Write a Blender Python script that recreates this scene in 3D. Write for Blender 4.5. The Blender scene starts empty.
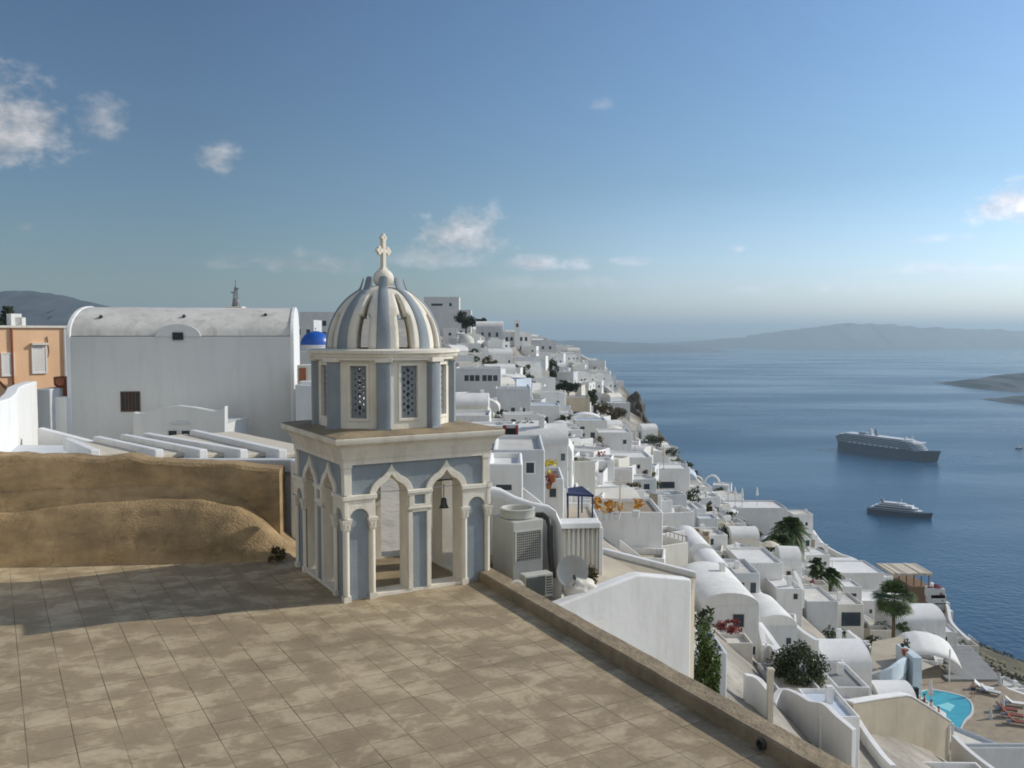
import bpy, bmesh, math, random
import numpy as np
from mathutils import Vector, Matrix
from mathutils.geometry import tessellate_polygon
R = math.radians
rnd = random.Random(7)
scene = bpy.context.scene
COL = scene.collection
# ------------------------------------------------------------------ camera
F, HOR, CAMZ = 900.0, 333.0, 4.5
cam_d = bpy.data.cameras.new("camera"); cam = bpy.data.objects.new("camera", cam_d); COL.objects.link(cam)
cam_d.sensor_width = 36; cam_d.lens = 36 * F / 1024; cam_d.clip_start = .1; cam_d.clip_end = 200000
PITCH = math.atan((384 - HOR) / F)
cam.location = (0, 0, CAMZ); cam.rotation_euler = (math.pi / 2 - PITCH, 0, 0)
scene.camera = cam
CPT, SPT = math.cos(PITCH), math.sin(PITCH)
def ray(px, py):
    a, b = (px - 512) / F, (384 - py) / F
    y = CPT + b * SPT; z = -SPT + b * CPT
    return a / y, z / y                      # x and z per metre of y
def at(px, py, Y):
    u, v = ray(px, py); return Vector((u * Y, Y, CAMZ + v * Y))
def onz(px, py, z):
    u, v = ray(px, py); Y = (z - CAMZ) / v; return Vector((u * Y, Y, z))
def mpp(Y): return Y / F                     # metres per pixel at distance Y
# ------------------------------------------------------------------ materials
def nn(nt, t, x=0, y=0, **kw):
    n = nt.nodes.new(t); n.location = (x, y)
    for k, v in kw.items(): setattr(n, k, v)
    return n
def mat(name, col, rough=.8, var=.12, scale=1.5, bump=.0, bscale=30, dirt=0, dirtcol=(.28, .24, .18), spec=.3, metal=0, coord='pos', fine=.0):
    m = bpy.data.materials.new(name); m.use_nodes = True; nt = m.node_tree
    b = nt.nodes['Principled BSDF']; b.inputs['Roughness'].default_value = rough; b.inputs['Specular IOR Level'].default_value = spec
    b.inputs['Metallic'].default_value = metal
    if coord == 'pos': src = nn(nt, 'ShaderNodeNewGeometry').outputs['Position']
    else: src = nn(nt, 'ShaderNodeTexCoord').outputs['Object']
    no = nn(nt, 'ShaderNodeTexNoise'); no.inputs['Scale'].default_value = scale; no.inputs['Detail'].default_value = 5; no.inputs['Roughness'].default_value = .6
    nt.links.new(src, no.inputs['Vector'])
    mr = nn(nt, 'ShaderNodeMapRange'); mr.inputs['From Min'].default_value = .3; mr.inputs['From Max'].default_value = .7
    mr.inputs['To Min'].default_value = 1 - var; mr.inputs['To Max'].default_value = 1 + var
    nt.links.new(no.outputs['Fac'], mr.inputs['Value'])
    mx = nn(nt, 'ShaderNodeVectorMath', operation='SCALE'); mx.inputs[0].default_value = col
    nt.links.new(mr.outputs[0], mx.inputs['Scale']); out = mx.outputs[0]
    if dirt:
        mp = nn(nt, 'ShaderNodeMapping'); mp.inputs['Scale'].default_value = (2.2, 2.2, .35); nt.links.new(src, mp.inputs['Vector'])
        n2 = nn(nt, 'ShaderNodeTexNoise'); n2.inputs['Scale'].default_value = 1.3; n2.inputs['Detail'].default_value = 6; n2.inputs['Roughness'].default_value = .65
        nt.links.new(mp.outputs[0], n2.inputs['Vector'])
        m2 = nn(nt, 'ShaderNodeMapRange'); m2.inputs['From Min'].default_value = .5; m2.inputs['From Max'].default_value = .8; m2.inputs['To Max'].default_value = dirt
        nt.links.new(n2.outputs['Fac'], m2.inputs['Value'])
        mm = nn(nt, 'ShaderNodeMix', data_type='RGBA'); mm.inputs['B'].default_value = (*dirtcol, 1)
        nt.links.new(m2.outputs[0], mm.inputs['Factor']); nt.links.new(out, mm.inputs['A']); out = mm.outputs['Result']
    nt.links.new(out, b.inputs['Base Color'])
    if bump:
        n3 = nn(nt, 'ShaderNodeTexNoise'); n3.inputs['Scale'].default_value = bscale; n3.inputs['Detail'].default_value = 6
        nt.links.new(src, n3.inputs['Vector'])
        bp = nn(nt, 'ShaderNodeBump'); bp.inputs['Strength'].default_value = bump; bp.inputs['Distance'].default_value = .05
        nt.links.new(n3.outputs['Fac'], bp.inputs['Height']); nt.links.new(bp.outputs[0], b.inputs['Normal'])
    return m
M = {}
M['white'] = mat('white plaster', (.77, .765, .74), var=.07, scale=.35, bump=.10, bscale=8, dirt=.45, dirtcol=(.46, .44, .39))
M['white2'] = mat('cream plaster', (.70, .67, .59), var=.07, scale=.35, bump=.25, bscale=8, dirt=.35, dirtcol=(.38, .34, .27))
M['white3'] = mat('grey white plaster', (.58, .60, .605), var=.09, scale=.4, bump=.25, bscale=8, dirt=.35, dirtcol=(.32, .31, .28))
M['bluewhite'] = mat('pale blue plaster', (.55, .62, .70), var=.08, scale=.4, dirt=.25, dirtcol=(.4, .42, .45))
M['tan'] = mat('tan plaster', (.47, .41, .31), var=.12, scale=.5, bump=.2, bscale=6, dirt=.4, dirtcol=(.25, .21, .15))
M['grey'] = mat('grey concrete', (.27, .27, .26), var=.15, scale=.8, dirt=.3)
M['roof'] = mat('weathered roof plaster', (.60, .58, .53), var=.15, scale=.5, dirt=.45, dirtcol=(.32, .29, .24))
M['roofw'] = mat('white washed roof', (.74, .73, .69), var=.1, scale=.5, dirt=.4, dirtcol=(.40, .37, .31))
M['roofblue'] = mat('pale blue roof paint', (.47, .54, .62), var=.1, scale=.5, dirt=.3)
M['bigwhite'] = mat('chapel plaster', (.61, .615, .59), var=.06, scale=.3, bump=.25, bscale=5, dirt=.25, dirtcol=(.36, .34, .30))
M['bigroof'] = mat('chapel roof plaster', (.60, .58, .53), var=.13, scale=.7, bump=.3, bscale=5, dirt=.7, dirtcol=(.27, .26, .23))
M['cream'] = mat('tower cream paint', (.77, .715, .605), var=.09, scale=2, bump=.15, bscale=25, dirt=.55, dirtcol=(.36, .29, .19))
M['blue'] = mat('tower grey blue paint', (.255, .29, .31), var=.12, scale=2, bump=.15, bscale=25, dirt=.6, dirtcol=(.36, .37, .36))
M['lattice'] = mat('lattice paint', (.23, .255, .275), var=.1, scale=3)
M['stain'] = mat('stained ledge', (.30, .235, .145), var=.25, scale=2.2, bump=.3, bscale=20, dirt=.5, dirtcol=(.12, .1, .07))
M['bronze'] = mat('bell bronze', (.07, .075, .07), rough=.5, metal=.6)
M['dark'] = mat('dark opening', (.025, .028, .03), rough=.4)
M['glass'] = mat('window glass', (.035, .05, .065), rough=.15, spec=.5)
M['orange'] = mat('orange render', (.80, .52, .32), var=.08, scale=.6, dirt=.2, dirtcol=(.4, .24, .14))
M['terracotta'] = mat('terracotta', (.30, .11, .055), var=.2, scale=4)
M['domeblue'] = mat('blue dome paint', (.02, .10, .42), rough=.35, var=.1, scale=2, spec=.5)
M['navy'] = mat('navy canvas', (.025, .035, .09), rough=.8)
M['canvas'] = mat('cream canvas', (.62, .56, .45), rough=.9, var=.08, scale=3)
M['canvasw'] = mat('white canvas', (.74, .73, .69), rough=.9, var=.06, scale=2)
M['wood'] = mat('weathered wood', (.22, .14, .08), var=.2, scale=4)
M['woodp'] = mat('pale wood deck', (.33, .27, .19), var=.18, scale=1.2, dirt=.3)
M['bluedoor'] = mat('blue door paint', (.06, .14, .30), rough=.5)
M['greendoor'] = mat('grey green door paint', (.10, .15, .14), rough=.5)
M['browndoor'] = mat('brown door', (.13, .065, .035), rough=.6)
M['red'] = mat('red paint', (.33, .06, .05), rough=.6)
M['acmetal'] = mat('ac casing', (.50, .50, .44), rough=.5, var=.06, scale=3, dirt=.3)
M['acdark'] = mat('ac grille', (.11, .12, .105), rough=.6)
M['cab'] = mat('cabinet casing', (.50, .50, .45), rough=.55, var=.06, scale=2, dirt=.3)
M['dish'] = mat('dish metal', (.40, .40, .37), rough=.5, dirt=.3)
M['pipe'] = mat('dark pipe', (.05, .05, .045), rough=.5)
M['metal'] = mat('grey metal', (.3, .3, .3), rough=.45, metal=.5)
M['pool'] = mat('pool water', (.05, .36, .43), rough=.08, var=.12, scale=1.2, spec=.5, bump=.1, bscale=4)
M['towel'] = mat('red towel', (.22, .07, .05), rough=.9)
M['skin'] = mat('skin', (.48, .28, .19), rough=.6)
M['hair'] = mat('hair', (.03, .02, .015), rough=.6)
M['hulld'] = mat('dark hull', (.018, .042, .085), rough=.5, var=.03)
M['hullg'] = mat('navy hull', (.012, .03, .065), rough=.4, var=.03)
M['shipw'] = mat('ship white', (.72, .73, .74), rough=.5, var=.03)
M['shipg'] = mat('ship balcony grey', (.25, .31, .38), rough=.4, var=.05)
M['stone'] = mat('stone wall', (.26, .22, .17), var=.3, scale=1.2, bump=.5, bscale=3)
M['flower'] = mat('bougainvillea', (.34, .03, .10), var=.3, scale=5)
M['flowero'] = mat('orange flowers', (.55, .25, .03), var=.3, scale=5)
def leafmat(name, c0, c1):
    m = bpy.data.materials.new(name); m.use_nodes = True; nt = m.node_tree; b = nt.nodes['Principled BSDF']
    b.inputs['Roughness'].default_value = .6; b.inputs['Specular IOR Level'].default_value = .3
    g = nn(nt, 'ShaderNodeNewGeometry'); cr = nn(nt, 'ShaderNodeValToRGB')
    cr.color_ramp.elements[0].color = (*c0, 1); cr.color_ramp.elements[1].color = (*c1, 1)
    nt.links.new(g.outputs['Random Per Island'], cr.inputs['Fac']); nt.links.new(cr.outputs[0], b.inputs['Base Color'])
    return m
M['leaf'] = leafmat('dark leaves', (.020, .035, .012), (.075, .095, .035))
M['leafb'] = leafmat('bright leaves', (.035, .065, .015), (.13, .19, .045))
M['palm'] = leafmat('palm leaves', (.022, .045, .012), (.11, .16, .04))
M['pine'] = leafmat('pine needles', (.015, .03, .018), (.05, .07, .04))
M['dry'] = leafmat('dry shrubs', (.06, .055, .025), (.17, .13, .06)); M['scrub'] = leafmat('hillside scrub', (.040, .045, .020), (.115, .095, .048))
M['trunk'] = mat('trunk bark', (.15, .11, .075), var=.3, scale=5)
M['bougain'] = leafmat('bougainvillea leaves', (.20, .03, .03), (.40, .10, .08))
# ------------------------------------------------------------------ mesh builder
class MB:
    def __init__(s): s.v = []; s.f = []
    def add(s, vs, fs):
        o = len(s.v); s.v += [tuple(v) for v in vs]; s.f += [tuple(i + o for i in f) for f in fs]; return s
    def box(s, x0, x1, y0, y1, z0, z1, mt=None):
        vs = [(x0, y0, z0), (x1, y0, z0), (x1, y1, z0), (x0, y1, z0), (x0, y0, z1), (x1, y0, z1), (x1, y1, z1), (x0, y1, z1)]
        if mt is not None: vs = [mt @ Vector(v) for v in vs]
        return s.add(vs, [(0, 3, 2, 1), (4, 5, 6, 7), (0, 1, 5, 4), (1, 2, 6, 5), (2, 3, 7, 6), (3, 0, 4, 7)])
    def frame_top(s, x0, x1, y0, y1, z0, z1, t, drop):      # box whose top is a rim with a sunk middle (parapet)
        a = [(x0, y0), (x1, y0), (x1, y1), (x0, y1)]; b = [(x0 + t, y0 + t), (x1 - t, y0 + t), (x1 - t, y1 - t), (x0 + t, y1 - t)]
        vs = [(*p, z0) for p in a] + [(*p, z1) for p in a] + [(*p, z1) for p in b] + [(*p, z1 - drop) for p in b]
        fs = [(3, 2, 1, 0)]
        for i in range(4):
            j = (i + 1) % 4
            fs += [(i, j, 4 + j, 4 + i), (4 + i, 4 + j, 8 + j, 8 + i), (8 + i, 8 + j, 12 + j, 12 + i)]
        fs.append((12, 13, 14, 15)); return s.add(vs, fs)
    def prism(s, poly, z0, z1, mt=None):
        n = len(poly); vs = [(x, y, z0) for x, y in poly] + [(x, y, z1) for x, y in poly]
        if mt is not None: vs = [mt @ Vector(v) for v in vs]
        fs = [tuple(range(n - 1, -1, -1)), tuple(range(n, 2 * n))] + [(i, (i + 1) % n, n + (i + 1) % n, n + i) for i in range(n)]
        return s.add(vs, fs)
    def slab(s, outer, holes, d0, d1, mt):
        """polygon (u,w) with holes, extruded along local depth d0..d1 ; local (u, depth, w)"""
        loops = [outer] + list(holes); flat = [p for l in loops for p in l]
        tris = tessellate_polygon([[Vector((p[0], p[1], 0)) for p in l] for l in loops]); n = len(flat)
        vs = [mt @ Vector((p[0], d0, p[1])) for p in flat] + [mt @ Vector((p[0], d1, p[1])) for p in flat]
        fs = [tuple(t) for t in tris] + [tuple(i + n for i in reversed(t)) for t in tris]
        o = 0
        for l in loops:
            k = len(l)
            for i in range(k):
                a, b = o + i, o + (i + 1) % k; fs.append((a, b, b + n, a + n))
            o += k
        return s.add(vs, fs)
    def lathe(s, prof, n=24, c=(0, 0, 0), a0=0, a1=2 * math.pi, cap=False):
        full = abs(a1 - a0 - 2 * math.pi) < 1e-6; m = n if full else n + 1; vs = []
        for i in range(m):
            a = a0 + (a1 - a0) * i / n
            for r, z in prof: vs.append((c[0] + r * math.cos(a), c[1] + r * math.sin(a), c[2] + z))
        k = len(prof); fs = []
        for i in range(n):
            j = (i + 1) % m
            for q in range(k - 1): fs.append((i * k + q, j * k + q, j * k + q + 1, i * k + q + 1))
        if cap:
            fs.append(tuple(i * k + k - 1 for i in range(m))); fs.append(tuple(i * k for i in reversed(range(m))))
        return s.add(vs, fs)
    def tube(s, pts, r, n=8, r1=None):
        pts = [Vector(p) for p in pts]; k = len(pts); vs = []
        for i, p in enumerate(pts):
            t = (pts[min(i + 1, k - 1)] - pts[max(i - 1, 0)]).normalized()
            a = t.orthogonal().normalized() if abs(t.z) > .99 else t.cross(Vector((0, 0, 1))).normalized(); b = t.cross(a)
            rr = r if r1 is None else r + (r1 - r) * i / (k - 1)
            for q in range(n):
                w = 2 * math.pi * q / n; vs.append(p + a * (rr * math.cos(w)) + b * (rr * math.sin(w)))
        fs = [(i * n + q, i * n + (q + 1) % n, (i + 1) * n + (q + 1) % n, (i + 1) * n + q) for i in range(k - 1) for q in range(n)]
        fs += [tuple(reversed(range(n))), tuple((k - 1) * n + q for q in range(n))]
        return s.add(vs, fs)
    def build(s, name, m, parent=None, smooth=False, bevel=0, loc=None, fix=True, seg=2):
        me = bpy.data.meshes.new(name); me.from_pydata(s.v, [], s.f)
        if fix:
            bm = bmesh.new(); bm.from_mesh(me); bmesh.ops.recalc_face_normals(bm, faces=bm.faces); bm.to_mesh(me); bm.free()
        me.materials.append(M[m] if isinstance(m, str) else m)
        if smooth:
            me.polygons.foreach_set('use_smooth', [True] * len(me.polygons))
        o = bpy.data.objects.new(name, me); COL.objects.link(o)
        if parent is not None: o.parent = parent
        if loc is not None: o.location = loc
        if smooth == 'angle':
            me.set_sharp_from_angle(angle=R(40))
        if bevel:
            b = o.modifiers.new('bevel', 'BEVEL'); b.width = bevel; b.segments = seg; b.limit_method = 'ANGLE'; b.angle_limit = R(50)
            me.polygons.foreach_set('use_smooth', [True] * len(me.polygons)); b.harden_normals = True
        return o
def tag(o, label=None, cat=None, group=None, kind=None):
    if label: o['label'] = label
    if cat: o['category'] = cat
    if group: o['group'] = group
    if kind: o['kind'] = kind
    return o
def empty(name, label, cat, loc=(0, 0, 0), rz=0, group=None):
    o = bpy.data.objects.new(name, None); COL.objects.link(o); o.location = loc; o.rotation_euler = (0, 0, rz); o.empty_display_size = .3
    return tag(o, label, cat, group)
def kids(o): return [c for c in COL.objects if c.parent is o]
def copy_tree(o, loc=None, rz=None, label=None, group=None, parent=None, scale=None):
    c = o.copy(); COL.objects.link(c)
    if parent is not None: c.parent = parent
    for ch in o.children: copy_tree(ch, parent=c)
    if loc is not None: c.location = loc
    if rz is not None: c.rotation_euler.z = rz
    if label: c['label'] = label
    if group: c['group'] = group
    if scale: c.scale = (scale,) * 3
    return c
def arc(cx, cz, rx, rz, a0, a1, n):
    return [(cx + rx * math.cos(a0 + (a1 - a0) * i / n), cz + rz * math.sin(a0 + (a1 - a0) * i / n)) for i in range(n + 1)]
# ------------------------------------------------------------------ terrain
CP = [(600,700,25),(720,690,45),(740,620,62),(800,690,62),(760,740,45),(900,740,60),(950,715,85),(1010,745,80),(880,690,80),(915,665,100),
      (895,630,120),(960,650,130),(1024,690,140),(905,585,190),(850,566,190),(780,556,130),(830,585,135),(700,556,85),(620,530,55),(760,530,190),
      (690,500,190),(620,480,110),(560,480,75),(520,475,50),(500,445,70),(560,430,150),(620,450,260),(640,415,330),(600,405,300),(560,385,300),
      (500,405,150),(500,365,260),(470,338,320),(440,320,420),(600,370,450),(560,350,600),(530,340,550),(660,560,60),(660,640,38)]
CP += [(729.5,670,64),(700.5,591,84),(719,598,78),(747,612,76),(762,598,92),(791,598,97),(789.5,612,88),(777,658,70),(708.5,718,44),(848,703,74),(853,718,62),(801,736,54),(839,776,50),(919.5,646,112),(822,646,96),(850.5,646,100),(844,582,170),(859,602,158),(849,608,135),(876,624,135),(755.5,548,150),(803,538,190),(630.5,568,68),(575,566,60),(505,516,41),(518.5,496,47),(543.5,486,62),(544,516,56),(591,447,170),(615,464,150),(628,480,130),(671,494,150),(478,404,150),(471.5,430,110),(465,446,85),(513,426,140),(544,434,150),(576,422,210),(441.5,318,400),(453.5,342,370),(450,346,330),(489.5,354,310),(517,356,300),(517.2,338,298),(543,358,380),(1007.5,806,66),(322.5,352,210),(299,354,190),(930,745,62),(1000,745,80),(885,650,112),(788,560,130),(830,594,132),(800,702,60),(731,645,60),(715,705,44),(770,702,46)]
pts = [tuple(at(*c)) for c in CP]
pts += [(-15,60,-2),(-30,60,0),(-60,60,0),(-25,150,-2),(-60,150,0),(-30,250,2),(-80,300,4),(-70,420,12),(-120,100,1),(-160,300,2),(-160,600,-4),(-100,450,4),
        (-10,25,-2),(-30,25,-1),(-60,20,0),(0,0,-6),(-20,0,-5),(-60,-20,0),(40,0,-32),(70,20,-50),(70,70,-46),(0,800,-25),(-80,800,-15),(40,800,-30),(20,10,-17),(5,18,-5)]
P = np.array(pts); SX, SY = 1.0, .4
A2 = np.c_[P[:, 0] * SX, P[:, 1] * SY]; n_ = len(P)
D = np.sqrt(((A2[:, None] - A2[None]) ** 2).sum(-1)); Q = np.c_[np.ones(n_), A2]
K = np.block([[D + np.eye(n_) * -1.6, Q], [Q.T, np.zeros((3, 3))]])
W = np.linalg.solve(K, np.r_[P[:, 2], 0, 0, 0])
EY = [-200, 0, 60, 100, 125, 140, 160, 178, 192, 206, 230, 250, 290, 335, 390, 450, 600, 800]; EX = [75, 66, 62, 63, 65, 69, 77, 74, 68, 58, 50, 48.5, 46, 46, 50, 46, 34, 30]
def edge(y): return float(np.interp(y, EY, EX))
def rbf(x, y):
    q = np.array([x * SX, y * SY]); d = np.sqrt(((A2 - q) ** 2).sum(-1)); return float(W[:n_] @ d + W[n_] + W[n_ + 1:] @ q)
def ground(x, y):
    e = edge(y)
    if x <= e: return rbf(x, y)
    k = 1.0 if y < 230 else (1.7 if y < 420 else 1.2)
    if 170 < y < 290: k = .8 + .9 * (y - 170) / 120
    if y < 165: return max(rbf(e, y) - .44 * min(x - e, 24) - 1.0 * max(0, x - e - 22), -225)
    return max(rbf(e, y) - k * (x - e), -225)
def hit(px, py, y0=22., y1=900.):
    u, v = ray(px, py); y = y0; st = 1.5
    while y < y1:
        if CAMZ + v * y <= ground(u * y, y):
            for _ in range(8):
                ym = y - st; st /= 2
                y = ym + st if CAMZ + v * (ym + st) <= ground(u * (ym + st), ym + st) else ym + 2 * st
            return y
        y += st; st = 1.5 + y * .006
    return y1
# ------------------------------------------------------------------ world, sun, haze
SUN_AZ, SUN_EL = 17.0, 31.0            # azimuth counted from +X towards +Y
sd = Vector((math.cos(R(SUN_AZ)) * math.cos(R(SUN_EL)), math.sin(R(SUN_AZ)) * math.cos(R(SUN_EL)), math.sin(R(SUN_EL))))
sl = bpy.data.lights.new("sun", 'SUN'); sl.energy = 3.35; sl.angle = R(.5); sl.color = (1, .93, .82)
so = bpy.data.objects.new("sun", sl); COL.objects.link(so); so.rotation_euler = sd.to_track_quat('Z', 'Y').to_euler()
w = bpy.data.worlds.new("World"); scene.world = w; w.use_nodes = True; nt = w.node_tree
bg = nt.nodes['Background']; bg.inputs['Strength'].default_value = .081
sky = nn(nt, 'ShaderNodeTexSky'); sky.sky_type = 'NISHITA'; sky.sun_disc = False
sky.sun_elevation = R(SUN_EL); sky.sun_rotation = R(90 - SUN_AZ); sky.altitude = 100; sky.air_density = 1.15; sky.dust_density = .55; sky.ozone_density = 1.6
def math_(op, a, b=None, c=None, clamp=False):
    n = nn(nt, 'ShaderNodeMath', operation=op); n.use_clamp = clamp
    for i, x in enumerate((a, b, c)):
        if x is None: continue
        if isinstance(x, (int, float)): n.inputs[i].default_value = x
        else: nt.links.new(x, n.inputs[i])
    return n.outputs[0]
tc = nn(nt, 'ShaderNodeTexCoord'); sx = nn(nt, 'ShaderNodeSeparateXYZ'); nt.links.new(tc.outputs['Generated'], sx.inputs[0])
az = math_('ARCTAN2', sx.outputs[0], sx.outputs[1]); el = math_('ARCSINE', sx.outputs[2])
# clouds: (azimuth, elevation, half width, half height, amount) in degrees
CL = [(-29.6,10.6,3.7,3.5,1.0),(-24.2,11.9,1.5,1.7,.55),(-17.9,10.2,1.3,1.4,.7),(-3.2,6.0,3.2,1.9,.95),(-13.0,4.2,3.8,.9,.6),(-5.6,4.6,4.2,1.0,.5),
      (1.2,4.3,1.7,.7,.75),(4.1,4.2,1.0,.5,.65),(29.2,6.9,2.6,1.6,1.0),(7.5,4.4,1.3,.4,.4),(25.0,5.3,2.3,.4,.35),(26.0,3.6,5.2,.5,.3),(13.9,5.1,.6,.4,.45),(5.6,13.9,.8,.5,.35),
      (-28.2,5.9,.5,.5,.4),(-17.6,4.0,1.0,.35,.35),(19,2.6,6,.5,.22),(2,3.0,7,.7,.22)]
cv = nn(nt, 'ShaderNodeCombineXYZ'); nt.links.new(az, cv.inputs[0]); nt.links.new(math_('MULTIPLY', el, 1.5), cv.inputs[1])
def noise(scale, det, off=(0, 0, 0), rough=.6):
    mp = nn(nt, 'ShaderNodeMapping'); mp.inputs['Location'].default_value = off; nt.links.new(cv.outputs[0], mp.inputs['Vector'])
    n = nn(nt, 'ShaderNodeTexNoise'); n.inputs['Scale'].default_value = scale; n.inputs['Detail'].default_value = det; n.inputs['Roughness'].default_value = rough
    nt.links.new(mp.outputs[0], n.inputs['Vector']); return n.outputs['Fac']
n1 = noise(20, 10, (3.1, 1.7, .4), .66); n1b = noise(20, 5, (3.1 - .015, 1.7 - .022, .4), .55)
tot = None
for a, e, ra, re, k in CL:
    dx = math_('MULTIPLY', math_('SUBTRACT', az, R(a)), 1 / R(ra)); dy0 = math_('MULTIPLY', math_('SUBTRACT', el, R(e)), 1 / R(re))
    dy = math_('MAXIMUM', dy0, math_('MULTIPLY', dy0, -1.7))      # flatter bases
    rr = math_('SQRT', math_('ADD', math_('MULTIPLY', dx, dx), math_('MULTIPLY', dy, dy)))
    mk = math_('SUBTRACT', 1, math_('MULTIPLY', rr, .62))
    dd = math_('ADD', mk, math_('MULTIPLY', math_('SUBTRACT', n1, .5), 2.3))
    s_ = math_('MULTIPLY', math_('SMOOTH_MIN', math_('MULTIPLY', math_('MAXIMUM', math_('SUBTRACT', dd, .34), 0), 1.5), 1, .2), k)
    win = math_('MULTIPLY', math_('SUBTRACT', 1.55, rr), 1.8, clamp=True); s_ = math_('MULTIPLY', s_, win)
    tot = s_ if tot is None else math_('MAXIMUM', tot, s_)
tot = math_('MINIMUM', math_('MULTIPLY', tot, 1.0), .92)
shade = math_('MAXIMUM', math_('ADD', 8.2, math_('MULTIPLY', math_('SUBTRACT', n1, n1b), 14)), 5.0)
sh = nn(nt, 'ShaderNodeCombineColor');
for i, k in enumerate((1.0, 1.0, 1.03)): nt.links.new(math_('MULTIPLY', shade, k), sh.inputs[i])
mxw = nn(nt, 'ShaderNodeMix', data_type='RGBA'); nt.links.new(tot, mxw.inputs['Factor']); tn = nn(nt, 'ShaderNodeVectorMath', operation='MULTIPLY'); tn.inputs[1].default_value = (.79, .975, 1.18); nt.links.new(sky.outputs[0], tn.inputs[0]); nt.links.new(tn.outputs[0], mxw.inputs['A']); nt.links.new(sh.outputs[0], mxw.inputs['B'])
# unseen bright cloud bank, added behind the viewer as neutral fill light
nb = noise(5.5, 6, (7.3, 2.2, 1.1), .55)
bk1 = math_('MULTIPLY', math_('SUBTRACT', math_('MULTIPLY', sx.outputs[1], -1), .05), 2.2, clamp=True)
bk2 = math_('MULTIPLY', math_('MULTIPLY', math_('SUBTRACT', sx.outputs[2], .04), 6, clamp=True), math_('MULTIPLY', math_('SUBTRACT', .93, sx.outputs[2]), 4, clamp=True))
bk3 = math_('MULTIPLY', math_('SUBTRACT', nb, .34), 5, clamp=True)
bkm = math_('MULTIPLY', math_('MULTIPLY', bk1, bk2), math_('MULTIPLY', bk3, .92))
mxb = nn(nt, 'ShaderNodeMix', data_type='RGBA'); nt.links.new(bkm, mxb.inputs['Factor']); nt.links.new(mxw.outputs['Result'], mxb.inputs['A']); mxb.inputs['B'].default_value = (9.2, 8.8, 8.1, 1)
gain = math_('MINIMUM', math_('MAXIMUM', math_('ADD', 1.0, math_('MULTIPLY', math_('SINE', az), .70)), .76), 1.55)
low = math_('MULTIPLY', math_('MULTIPLY', math_('SUBTRACT', .16, el), 6.2, clamp=True), math_('MULTIPLY', math_('ADD', az, .10), 4, clamp=True))
gain = math_('MULTIPLY', gain, math_('ADD', 1, math_('MULTIPLY', low, .50)))
vm_ = nn(nt, 'ShaderNodeVectorMath', operation='MULTIPLY'); nt.links.new(mxb.outputs['Result'], vm_.inputs[0])
gv = nn(nt, 'ShaderNodeCombineXYZ')
for i, kk in enumerate((.10, -.02, .17)): nt.links.new(math_('MULTIPLY', gain, math_('ADD', 1, math_('MULTIPLY', low, kk))), gv.inputs[i])
nt.links.new(gv.outputs[0], vm_.inputs[1]); nt.links.new(vm_.outputs[0], bg.inputs['Color'])
scene.view_settings.view_transform = 'Standard'; scene.view_settings.look = 'None'; scene.view_settings.gamma = 1; scene.view_settings.exposure = 0
SEA = -220.0
hz = MB().box(-30000, 30000, -6000, 42000, SEA - 1.5, 330)
hm = bpy.data.materials.new('haze'); hm.use_nodes = True; hn = hm.node_tree; hn.nodes.remove(hn.nodes['Principled BSDF'])
pv = nn(hn, 'ShaderNodeVolumePrincipled'); pv.inputs['Color'].default_value = (.68, .88, 1, 1); pv.inputs['Density'].default_value = 9.4e-5; pv.inputs['Anisotropy'].default_value = .25
hn.links.new(pv.outputs[0], hn.nodes['Material Output'].inputs['Volume'])
M['haze'] = hm
if True: ho = hz.build('haze', 'haze'); tag(ho, kind='stuff')
# ------------------------------------------------------------------ sea
sm = bpy.data.materials.new('sea water'); sm.use_nodes = True; st_ = sm.node_tree; sb = st_.nodes['Principled BSDF']
sb.inputs['Base Color'].default_value = (.004, .056, .125, 1); sb.inputs['Roughness'].default_value = .22; sb.inputs['IOR'].default_value = 1.333; sb.inputs['Specular IOR Level'].default_value = .35
g = nn(st_, 'ShaderNodeNewGeometry')
def seanoise(sc, det, s=(1, 1, 1)):
    mp = nn(st_, 'ShaderNodeMapping'); mp.inputs['Scale'].default_value = s; st_.links.new(g.outputs['Position'], mp.inputs['Vector'])
    n = nn(st_, 'ShaderNodeTexNoise'); n.inputs['Scale'].default_value = sc; n.inputs['Detail'].default_value = det; st_.links.new(mp.outputs[0], n.inputs['Vector']); return n.outputs['Fac']
a_ = seanoise(.16, 6); b_ = seanoise(.03, 3)
ad = nn(st_, 'ShaderNodeMath', operation='ADD'); st_.links.new(a_, ad.inputs[0]); st_.links.new(b_, ad.inputs[1])
bp = nn(st_, 'ShaderNodeBump'); bp.inputs['Strength'].default_value = .55; bp.inputs['Distance'].default_value = 1.2
st_.links.new(ad.outputs[0], bp.inputs['Height']); st_.links.new(bp.outputs[0], sb.inputs['Normal'])
c_ = seanoise(.0035, 4, (.35, 1, 1)); mr = nn(st_, 'ShaderNodeMapRange'); mr.inputs['From Min'].default_value = .35; mr.inputs['From Max'].default_value = .65
mr.inputs['To Min'].default_value = .17; mr.inputs['To Max'].default_value = .34
st_.links.new(c_, mr.inputs['Value']); st_.links.new(mr.outputs[0], sb.inputs['Roughness'])
c2_ = seanoise(.0011, 5, (.22, 1, 1)); rp = nn(st_, 'ShaderNodeValToRGB'); rp.color_ramp.elements[0].position = .36; rp.color_ramp.elements[0].color = (.003, .048, .112, 1); rp.color_ramp.elements[1].position = .66; rp.color_ramp.elements[1].color = (.007, .070, .142, 1)
st_.links.new(c2_, rp.inputs['Fac']); st_.links.new(rp.outputs[0], sb.inputs['Base Color'])
M['sea'] = sm
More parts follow.
